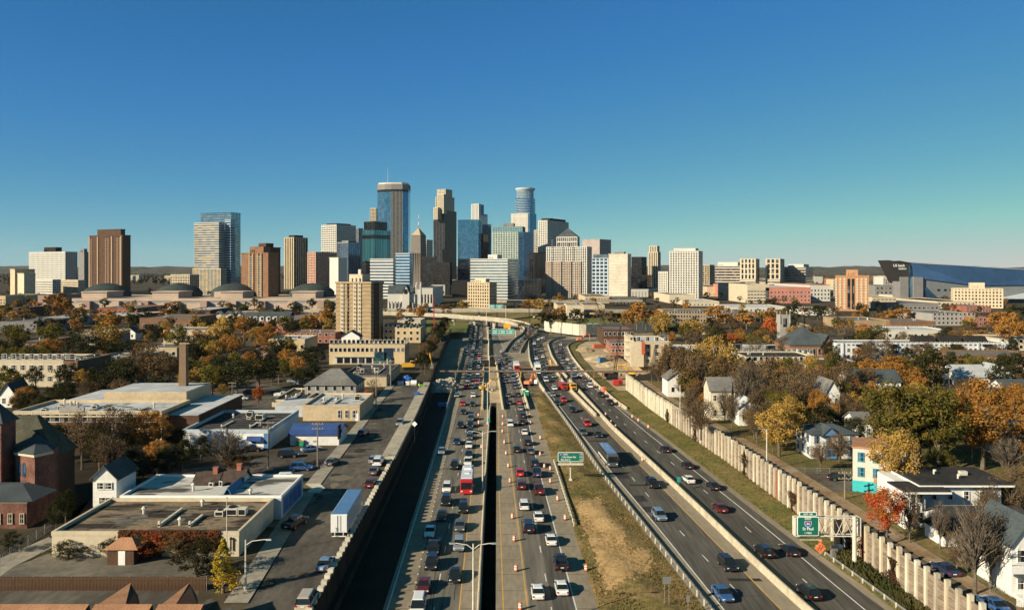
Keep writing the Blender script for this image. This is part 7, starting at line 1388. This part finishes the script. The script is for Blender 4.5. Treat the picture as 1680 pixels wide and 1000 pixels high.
# gantry signs over the far lanes
def gantry(label, x0, x1, Yg, zt, boards, mat=sign_teal):
    t = thing('sign_gantry', label, 'sign', (xat((x0+x1)/2,Yg),Yg,0)); X = lambda q: xat(q,Yg)-t.location.x
    put('beam', MB().box(X(x0),X(x1),-.15,.15,zt-.9,zt-.6).box(X(x0),X(x1),-.15,.15,zt+.6,zt+.9), steel_pale, t)
    for q in (x0,x1): put('post', MB().cyl(X(q),0,0,zt+.9,.25,.2,8), steel_pale, t)
    for (a,b) in boards:
        w_ = X(b)-X(a); put('sign_edge', rounded(w_,3.6,.3,y0=-.22,y1=-.15), sign_white, t, ((X(a)+X(b))/2,0,zt)); put('sign_face', rounded(w_-.3,3.3,.25,y0=-.26,y1=-.2), mat, t, ((X(a)+X(b))/2,0,zt))
        for r_ in range(2): put('legend_bar', MB().box((X(a)+X(b))/2-w_*.32,(X(a)+X(b))/2+w_*.28,-.29,-.25,zt-.9+r_*1.2,zt-.45+r_*1.2), sign_white, t)
gantry('far overhead gantry with three teal exit signs', 800, 846, 520, 5.5, ((806,818),(820,830.5),(833,843)))
gantry('far overhead gantry with two teal signs above the upper bridge', 798, 830, 700, 13.5, ((803,812),(814,825))); gantry('teal signs over the curve beside the brick corner block', 957, 988, 560, 6.5, ((964,971),(974,982)))
p = P(833,548,0); t = thing('advisory_sign','yellow advisory sign on the far ramp','sign',(xat(832,560),560,0)); put('sign_face', rounded(5,3,.4), yellow_paint, t, (0,0,6.5)); put('post', MB().cyl(0,.1,0,6,.12,n=6), steel, t)
# billboards above the dark warehouse
p = P(641,634,ZG); t = thing('billboard','pair of dark billboards on a steel pole','billboard',(xat(632,288),288,ZG)); s_ = 288/F; X = lambda q: (q-632)*s_; Z = lambda q: zat(q,288)-ZG
bb = M('billboard_face',(.02,.035,.06),(.02,.09,.07),scale=.35,fine=1.5,contrast=(.5,.55))
put('panel', MB().box(X(614),X(630),0,.4,Z(592),Z(577)), bb, t); put('panel', MB().box(X(629),X(645),.6,1.0,Z(589),Z(571)), bb, t); put('pole', MB().cyl(X(640),.8,0,Z(590),.35,.3,10), steel, t); put('catwalk', MB().box(X(613),X(645),-.8,0,Z(593),Z(592)), steel, t)
for k in range(6): put('lamp_arm', MB().tube([(X(616)+k*1.1,0,Z(592)),(X(616)+k*1.1,-1.2,Z(594))],.05,4), steel, t)
# ------------------------------------------------------------------ bridges and the work zone
def deck(label, pts, w_, th=1.3, piers=()):
    pts = [Vector(q) for q in pts]; dense = []
    for i in range(len(pts)-1):
        for k in range(6):
            t_ = k/6; p0,p1,p2,p3 = pts[max(i-1,0)],pts[i],pts[i+1],pts[min(i+2,len(pts)-1)]
            dense.append(.5*((2*p1)+(p2-p0)*t_+(2*p0-5*p1+4*p2-p3)*t_*t_+(3*p1-p0-3*p2+p3)*t_**3))
    dense.append(pts[-1]); t = thing('overpass', label, 'bridge', tuple(pts[0])); o = pts[0]
    def sweep(prof):
        rs = []
        for i,q in enumerate(dense):
            d = dense[min(i+1,len(dense)-1)]-dense[max(i-1,0)]; nrm = Vector((d.y,-d.x,0)).normalized(); rs.append([q-o+nrm*a+Vector((0,0,b)) for a,b in prof])
        return MB().rings(rs)
    put('deck', sweep([(-w_/2,-th),(w_/2,-th),(w_/2,0),(-w_/2,0)]), concrete, t); put('road_surface', sweep([(-w_/2+.6,.004),(w_/2-.6,.004),(w_/2-.6,.03),(-w_/2+.6,.03)]), asphalt_old, t)
    for a in (-1,1): put('parapet', sweep([(a*w_/2-.2,-.3),(a*w_/2+.2,-.3),(a*w_/2+.2,1.1),(a*w_/2-.2,1.1)]), concrete, t)
    for k in piers: q = dense[k]-o; put('pier', MB().box(q.x-.9,q.x+.9,q.y-1.6,q.y+1.6,-o.z-.5,q.z-th+.1), concrete_pale, t)
    return dense
dk = deck('curved concrete ramp bridge sweeping over the far lanes', [(-140,690,9),(xat(700,665),665,8.6),(xat(760,640),640,8),(xat(810,622),622,7.4),(xat(846,600),600,6.2),(xat(869,573),573,4.2),(xat(868,545),545,2.2),(xat(851,498),498,.7),(xat(840,440),440,.12)], 9, 1.3, (10,14,18,22,26))
for k in range(9): q = dk[30+k*2]; car(crg.choice([S,U_]), crg.choice(cols), (q.x,q.y,q.z+.04), math.atan2(*(lambda d:(d.y,d.x))(dk[29+k*2]-dk[31+k*2]))+math.pi, 'on the ramp joining the outbound lanes', 'cars on the ramp', False)
deck('straight concrete overpass behind the ramp bridge', [(-190,735,8.6),(-60,728,9.2),(20,724,9.2),(110,735,8)], 12, 1.6, (4,8,12)); deck('low far overpass at the foot of downtown', [(-60,930,9),(20,915,10),(150,930,10)], 14, 1.5, (5,8))
# utility pipe trestle crossing the whole freeway
Yp = 332; t = thing('pipe_trestle','long steel pipe trestle spanning every lane at the work zone','trestle',(xat(716,Yp),Yp,0)); X = lambda q: xat(q,Yp)-t.location.x; zt = zat(610,Yp)
put('pipe', MB().tube([(X(716),0,zt+.3),(X(1064),0,zt+.3)],.42,8).tube([(X(716),1.2,zt),(X(1064),1.2,zt)],.2,6), M('pipe_rust',(.22,.16,.12),scale=.4,fine=2,amt=.3), t)
for k in range(24): put('pipe_collar', MB().tube([(X(722+k*14.5),0,zt+.3),(X(722+k*14.5)+.3,0,zt+.3)],.52,8), steel, t)
for k,(q,mt) in enumerate(((793,wood_pole),(813,wood_pole),(855,yellow_paint),(880,yellow_paint),(920,wood_pole),(938,wood_pole),(975,rust),(990,rust),(748,wood_pole),(1030,rust))): put('bent', MB().box(X(q)-.35,X(q)-.05,-.5,-.2,0,zt).box(X(q)-.35,X(q)-.05,1.2,1.5,0,zt).box(X(q)-.5,X(q)+.1,-.7,1.7,zt-.5,zt-.05), mt, t)
def crane(label, x, yb, boomtip, mat, zb=.1, base=True, Yt=None):
    p = P(x,yb,zb); t = thing('crawler_crane', label, 'crane', tuple(p), 0, 'cranes in the work zone'); tipx = xat(boomtip[0],p.y)-p.x; tipz = zat(boomtip[1],p.y)-zb
    if base:
        for sg in (-1,1): put('crawler_track', MB().frus((-2.6,2.6,sg*1.6-.45,sg*1.6+.45),(-2.2,2.2,sg*1.6-.45,sg*1.6+.45),0,1.0), black_metal, t)
        put('cab', MB().box(-2.2,1.6,-1.5,1.5,1.0,2.6).box(.6,2.2,-1.4,-.3,1.2,3.0), mat, t); put('counterweight', MB().box(-3.4,-2.2,-1.4,1.4,1.1,2.6), mat, t)
    m = MB(); a = Vector((.8,0,1.6)); b = Vector((tipx,0,tipz)); nS = 26; hw = .5
    cs = [(-hw,-hw),(hw,-hw),(hw,hw),(-hw,hw)]; rowp = []
    for i in range(nS+1):
        q = a.lerp(b,i/nS); f = 1-.6*(i/nS); rowp.append([q+Vector((u_*f,v_*f,0)) for u_,v_ in cs])
    for j in range(4): m.tube([r_[j] for r_ in rowp],.07,4)
    for i in range(nS):
        for j in range(4): m.tube([rowp[i][j],rowp[i+1][(j+1)%4]],.04,3)
    put('lattice_boom', m, mat, t); put('hoist_cable', MB().tube([b,(b.x+.3,0,2.0)],.04,3).tube([(-2.4,0,2.6),b],.04,3), black_metal, t); put('hook_block', MB().box(b.x,b.x+.6,-.2,.2,1.6,2.4), mat, t)
crane('red lattice crane beside the shadowed freeway cut', 711,560,(711,487),M('crane_red',(.55,.06,.04),scale=1),ZG); crane('dark lattice crane beside the ramp', 803,600,(806,530),dark_stone); crane('tall dark crane leaning over the curve', 1005,622,(1018,535),dark_stone); crane('dark crane on the median of the curve', 912,610,(922,528),dark_stone); crane('slim dark crane on the grass bank', 868,560,(868,498),black_metal)
crane('dark crane with leaning boom near the museum',1000,560,(978,495),black_metal)
def excavator(label, p, hd, mat, sc=1.0):
    t = thing('excavator', label, 'excavator', p, hd, 'excavators in the work zone'); t.scale = (sc,)*3
    for sg in (-1,1): put('crawler_track', MB().frus((-1.9,1.9,sg*1.15-.3,sg*1.15+.3),(-1.6,1.6,sg*1.15-.3,sg*1.15+.3),0,.85), black_metal, t)
    put('body', MB().box(-2.4,1.0,-1.3,1.3,.95,2.1), mat, t); put('cab', MB().box(.1,1.5,-1.25,-.3,1.0,2.9), mat, t); put('cab_glass', MB().box(.3,1.54,-1.28,-.27,1.9,2.7), car_glass, t)
    put('boom', MB().tube([(1.2,.2,1.8),(3.6,.2,4.9),(6.0,.2,4.7)],[.34,.38,.26],4), mat, t); put('arm', MB().tube([(6.2,.2,5.0),(7.0,.2,1.5)],[.3,.2],4), mat, t); put('bucket', MB().frus((6.3,7.4,-.4,.8),(6.7,7.3,-.4,.8),.2,1.5), steel, t)
excavator('yellow excavator with raised boom above the freeway cut', tuple(P(672,606,ZG)), R(8), yellow_paint, 1.35); excavator('orange excavator digging in the median work zone', tuple(P(868,632,.05)), R(60), orange_paint, .9); excavator('yellow excavator on the soil by the noise wall end', tuple(P(1036,616,.6)), R(160), yellow_paint, .9); excavator('yellow loader excavator behind the trestle', tuple(P(795,640,.05)), R(30), yellow_paint, .8); excavator('orange excavator by the curve gantry', tuple(P(952,560,.1)), R(20), orange_paint, 1.0); excavator('yellow excavator near the pile bents', tuple(P(906,606,.05)), R(100), yellow_paint, .8)
for k,(x,yb) in enumerate(((860,648),(865,651))):
    t = thing('portable_toilet','green portable toilet with pale roof beside the work zone barrier','toilet',tuple(P(x,yb,.04)),0,'green portable toilets'); put('cabin', MB().frus((-.6,.6,-.6,.6),(-.56,.56,-.56,.56),0,2.1), green_plastic, t); put('door', MB().box(-.4,.4,-.62,-.57,.15,1.95), MATS['green_plastic'], t); put('roof', MB().frus((-.6,.6,-.6,.6),(-.4,.4,-.4,.4),2.1,2.35), sign_white, t)
# rubble and soil heaps
def heap(label, p, w_, d_, h_, mat, seed, name='rubble_heap', chunks=60, group=None):
    rg = random.Random(seed); t = thing(name, label, 'rubble', tuple(p), 0, group); m = MB(); nr_, ns = 6, 18
    rs = []
    for i in range(nr_): q = 1-i/nr_; rs.append([(w_*q*math.cos(2*math.pi*k/ns)*rg.uniform(.85,1.12), d_*q*math.sin(2*math.pi*k/ns)*rg.uniform(.85,1.12), h_*(1-q**1.5)*rg.uniform(.85,1.1)-.05) for k in range(ns)])
    put('mound', m.rings(rs), mat, t); m = MB()
    for k in range(chunks):
        a = rg.uniform(0,6.28); q = rg.uniform(.1,1.05); s_ = rg.uniform(.15,.55); x,y = w_*q*math.cos(a), d_*q*math.sin(a); z = max(0,h_*(1-q**1.5)); m.frus((x-s_,x+s_,y-s_*.8,y+s_*.8),(x-s_*rg.uniform(.4,.9),x+s_*.7,y-s_*.5,y+s_*.6),z-.1,z+s_*rg.uniform(.5,1.3))
    if chunks: put('broken_concrete', m, mat, t, kind='stuff')
rubble = M('rubble',(.50,.45,.35),(.36,.31,.24),scale=.5,fine=2,amt=.25)
heap('large pale rubble heap at the end of the dark cut', P(722,640,0), 7, 6, 4.2, rubble, 1); heap('rubble heap under the trestle footing', P(738,632,0), 4, 4, 3, rubble, 2); heap('pale soil heap beside the red crane', P(706,556,ZG), 7, 7, 4, rubble, 6, 'soil_heap', 20)
for k,(x,y,a,b,h_,lb) in enumerate(((985,590,9,14,2.2,'long tan soil heap beyond the grass bank'),(1000,600,7,8,1.6,'tan soil heap near the blue container'),(1010,575,8,12,1.8,'tan soil heap before the red brick block'),(960,575,6,12,2.0,'tan soil heap along the curving barrier'),(1040,600,8,7,1.4,'tan soil heap by the noise wall end'),(800,640,2.6,5,.9,'small soil heap in the median work zone'))): heap(lb, P(x,y,.05), a, b, h_, soil, 10+k, 'soil_heap', 16)
def container(label, p, w_, d_, h_, hd, mat):
    nm = [v2 for k2,v2 in (('skip','waste_skip'),('crate','site_crate'),('pallet','wrapped_pallet'),('bundle','steel_bundle'),('','shipping_container')) if k2 in label][0]; t = thing(nm, label, 'container', p, hd, 'containers and crates'); put('box', MB().box(-w_/2,w_/2,-d_/2,d_/2,0,h_), mat, t); m = MB()
    for k in range(int(w_/.5)): m.box(-w_/2+.1+k*.5,-w_/2+.32+k*.5,-d_/2-.05,-d_/2,.1,h_-.1)
    put('corrugation', m, mat, t, kind='stuff'); put('door_bar', MB().cyl(w_/2+.04,-.3,.1,h_-.1,.04,n=6).cyl(w_/2+.04,.3,.1,h_-.1,.04,n=6), steel, t)
container('blue container on the bare soil', tuple(P(987,594,.05)), 4, 2.4, 2.4, R(30), blue_paint); container('rust red container on the bare soil', tuple(P(1005,588,.05)), 8, 2.4, 1.6, R(12), rust); container('blue skip at the foot of the dark cut', tuple(P(727,666,.05)), 3.4, 1.8, 1.2, 0, blue_paint); container('red crate stack beside the noise wall end', tuple(P(1010,631,.4)), 2.2, 1.6, 2.0, R(10), red_paint); container('second red crate near the noise wall end', tuple(P(1018,630,.4)), 1.5, 1.4, 2.3, R(10), red_paint); container('orange steel crate by the outer barrier', tuple(P(991,643,.3)), 1.2, 1.6, 2.0, R(15), orange_paint); container('red steel bundle by the brick block', tuple(P(985,570,.2)), 9, 3, 2, R(15), M('red_steel',(.5,.14,.09),scale=.5)); container('blue wrapped pallet beside the parapet end', tuple(P(684,650,ZG)), 1.6, 2.4, 1.4, 0, tarp_blue)
# site materials at the street end
for k,(x,yb,w_,h_,mt,lb) in enumerate(((657,631,2.0,1.4,white_paint,'stack of white barricade panels at the street end'),(670,631,2.0,1.4,white_paint,'second stack of white barricade panels'),(679,632,1.8,1.9,white_paint,'white water tank on site trailer'))):
    t = thing('barricade_stack' if k < 2 else 'water_tank', lb, 'barricade' if k < 2 else 'tank', tuple(P(x,yb,ZG)))
    if k < 2:
        for q in range(5): put('plank', MB().box(-w_/2,w_/2,-.4,.4,q*.28,q*.28+.2), mt, t)
    else: put('tank', MB().rings([[(x_,.9*math.cos(a*.52),1.0+.9*math.sin(a*.52)) for a in range(12)] for x_ in (-1,-.9,.9,1)]), mt, t); put('skid', MB().box(-1,1,-.8,.8,0,.3), steel, t)
t = thing('skid_loader','lime green skid loader beside the blue pallet','loader',tuple(P(691,636,ZG)),R(-70)); put('body', MB().box(-1.2,.8,-.8,.8,.4,1.4), lime_paint, t); put('cab', MB().box(-.5,.6,-.6,.6,1.4,2.2), black_metal, t); put('bucket', MB().frus((1.2,1.9,-.9,.9),(1.0,1.2,-.9,.9),.1,.8), steel, t); put('lift_arm', MB().box(-.6,1.4,-.95,-.8,.9,1.1).box(-.6,1.4,.8,.95,.9,1.1), lime_paint, t)
for sg in (-1,1):
    for x in (-.7,.5): put('wheel', MB().rings([[(x+.4*math.cos(a*.52),sg*.9+dy,.4+.4*math.sin(a*.52)) for a in range(12)] for dy in (-.12,.12)]), tyre, t)
heap('blue tarpaulin covered heap behind the barricades', P(668,626,ZG), 3.2, 3, 2.6, tarp_blue, 31, 'tarpaulin_heap', 0)
t = thing('dumpster','green dumpster with orange lid beside the blue roofed building','dumpster',tuple(P(493,730,ZG))); put('bin', MB().frus((-.8,.8,-.6,.6),(-.95,.95,-.7,.7),0,1.2), green_plastic, t); put('lid', MB().box(-1,1,-.75,.75,1.2,1.32), orange_paint, t)
# fences
t = thing('picket_fence','long brown picket fence between lot and alley','fence',tuple(P(-10,968,ZG))); wF = xat(338,t.location.y)-t.location.x; pm = MB().box(-.062,.062,-.02,.02,0,1.75).mesh('picket', wood_dark); nP = 150
for k in range(nP): put('picket', pm, parent=t, loc=(wF*k/nP,0,TRG.uniform(-.05,.05)))
put('rail', MB().box(0,wF,.02,.08,.4,.5).box(0,wF,.02,.08,1.3,1.4), wood_dark, t)
for k in range(12): put('post', MB().box(wF*k/11-.07,wF*k/11+.07,.05,.2,0,1.8), wood_pole, t)
def chainfence(label, pts, h_=1.6, z=ZG):
    t = thing('chain_link_fence', label, 'fence', tuple(P(*pts[0],z))); q = [P(*a,z)-t.location for a in pts]; m = MB()
    for a,b in zip(q[:-1],q[1:]):
        L_ = (b-a).length; n = max(1,int(L_/2.4))
        for k in range(n): p_ = a.lerp(b,k/n); put('post', MB().cyl(p_.x,p_.y,0,h_+.1,.04,n=6), steel, t)
        m.tube([a+Vector((0,0,h_)),b+Vector((0,0,h_))],.03,4); m.tube([a+Vector((0,0,.1)),b+Vector((0,0,.1))],.02,4)
        for k in range(int(L_/.5)):
            p_ = a.lerp(b,k*.5/L_); p2 = a.lerp(b,min(1,(k*.5+.8)/L_)); m.tube([p_+Vector((0,0,.1)),p2+Vector((0,0,h_))],.012,3); m.tube([p2+Vector((0,0,.1)),p_+Vector((0,0,h_))],.012,3)
    put('wire_mesh', m, steel, t, kind='stuff')
chainfence('chain link fence along the alley by the church', [(0,928),(60,885),(86,868)]); chainfence('chain link fence around the front yard of the white house', [(1300,776),(1402,778)],1.2); chainfence('chain link fence at the porch house corner', [(1600,955),(1650,990)],1.2)
t = thing('garden_gate','white picket gate by the porch house','gate',tuple(P(1668,995,ZG)))
for k in range(6): put('picket', MB().box(k*.22,k*.22+.14,-.02,.02,0,1.1), white_paint, t)
put('rail', MB().box(0,1.3,.02,.06,.3,.4).box(0,1.3,.02,.06,.8,.9), white_paint, t)
# two workers and a roadside kit on the median soil
# lettering on the stadium becomes mesh
for o in [o for o in COL.objects if o.type == 'FONT']: tomesh(o)
# ------------------------------------------------------------------ labels of the trees name their nearest building
BLD = []
for o in list(COL.objects):
    if o.parent is None and o.get('category') in ('building','house','church','school','shed','kiosk','tower','stadium','chimney') and o.get('group') is None: BLD.append((o.location.x+o.get('w',12)/2 if 'w' in o else o.location.x, o.location.y, ' '.join(str(o['label']).split()[:9])))
bx = np.array([[b[0],b[1]] for b in BLD])
for o in list(COL.objects):
    if o.parent is None and o.get('category') == 'tree':
        dd = (bx[:,0]-o.location.x)**2+(bx[:,1]-o.location.y)**2; b = BLD[int(dd.argmin())][2]; words_ = b.split()
        while words_ and words_[-1] in ('with','and','of','in','the','a','at','by','to','on','small','dark','white','brown','beside','behind','before','under','below','between','beyond','from','over','into','near','foot'): words_.pop()
        size = 'tall ' if o.scale[2]*12 > 11.5 else ('small ' if o.scale[2]*12 < 7.5 else '')
        lab = size+KNAME[[k for k,v_ in KNAME.items() if str(o['label']).startswith(v_[1])][0]][1]+' next to '+' '.join(words_); o['label'] = ' '.join(lab.split()[:16]); o['group'] = o['label']
# ------------------------------------------------------------------ thin autumn haze round the whole scene
o = put('haze', MB().box(-9500,9500,-60,10700,-8,330), kind='stuff'); o['label'] = 'thin pale autumn haze over the city'
m = bpy.data.materials.new('haze_air'); m.use_nodes = True; N = m.node_tree.nodes
for n in list(N):
    if n.type == 'BSDF_PRINCIPLED': N.remove(n)
v_ = N.new('ShaderNodeVolumePrincipled'); v_.inputs['Density'].default_value = 1.3e-5; v_.inputs['Color'].default_value = (.80,.90,.96,1)
m.node_tree.links.new(v_.outputs[0], [n for n in N if n.type == 'OUTPUT_MATERIAL'][0].inputs['Volume']); o.data.materials.append(m)
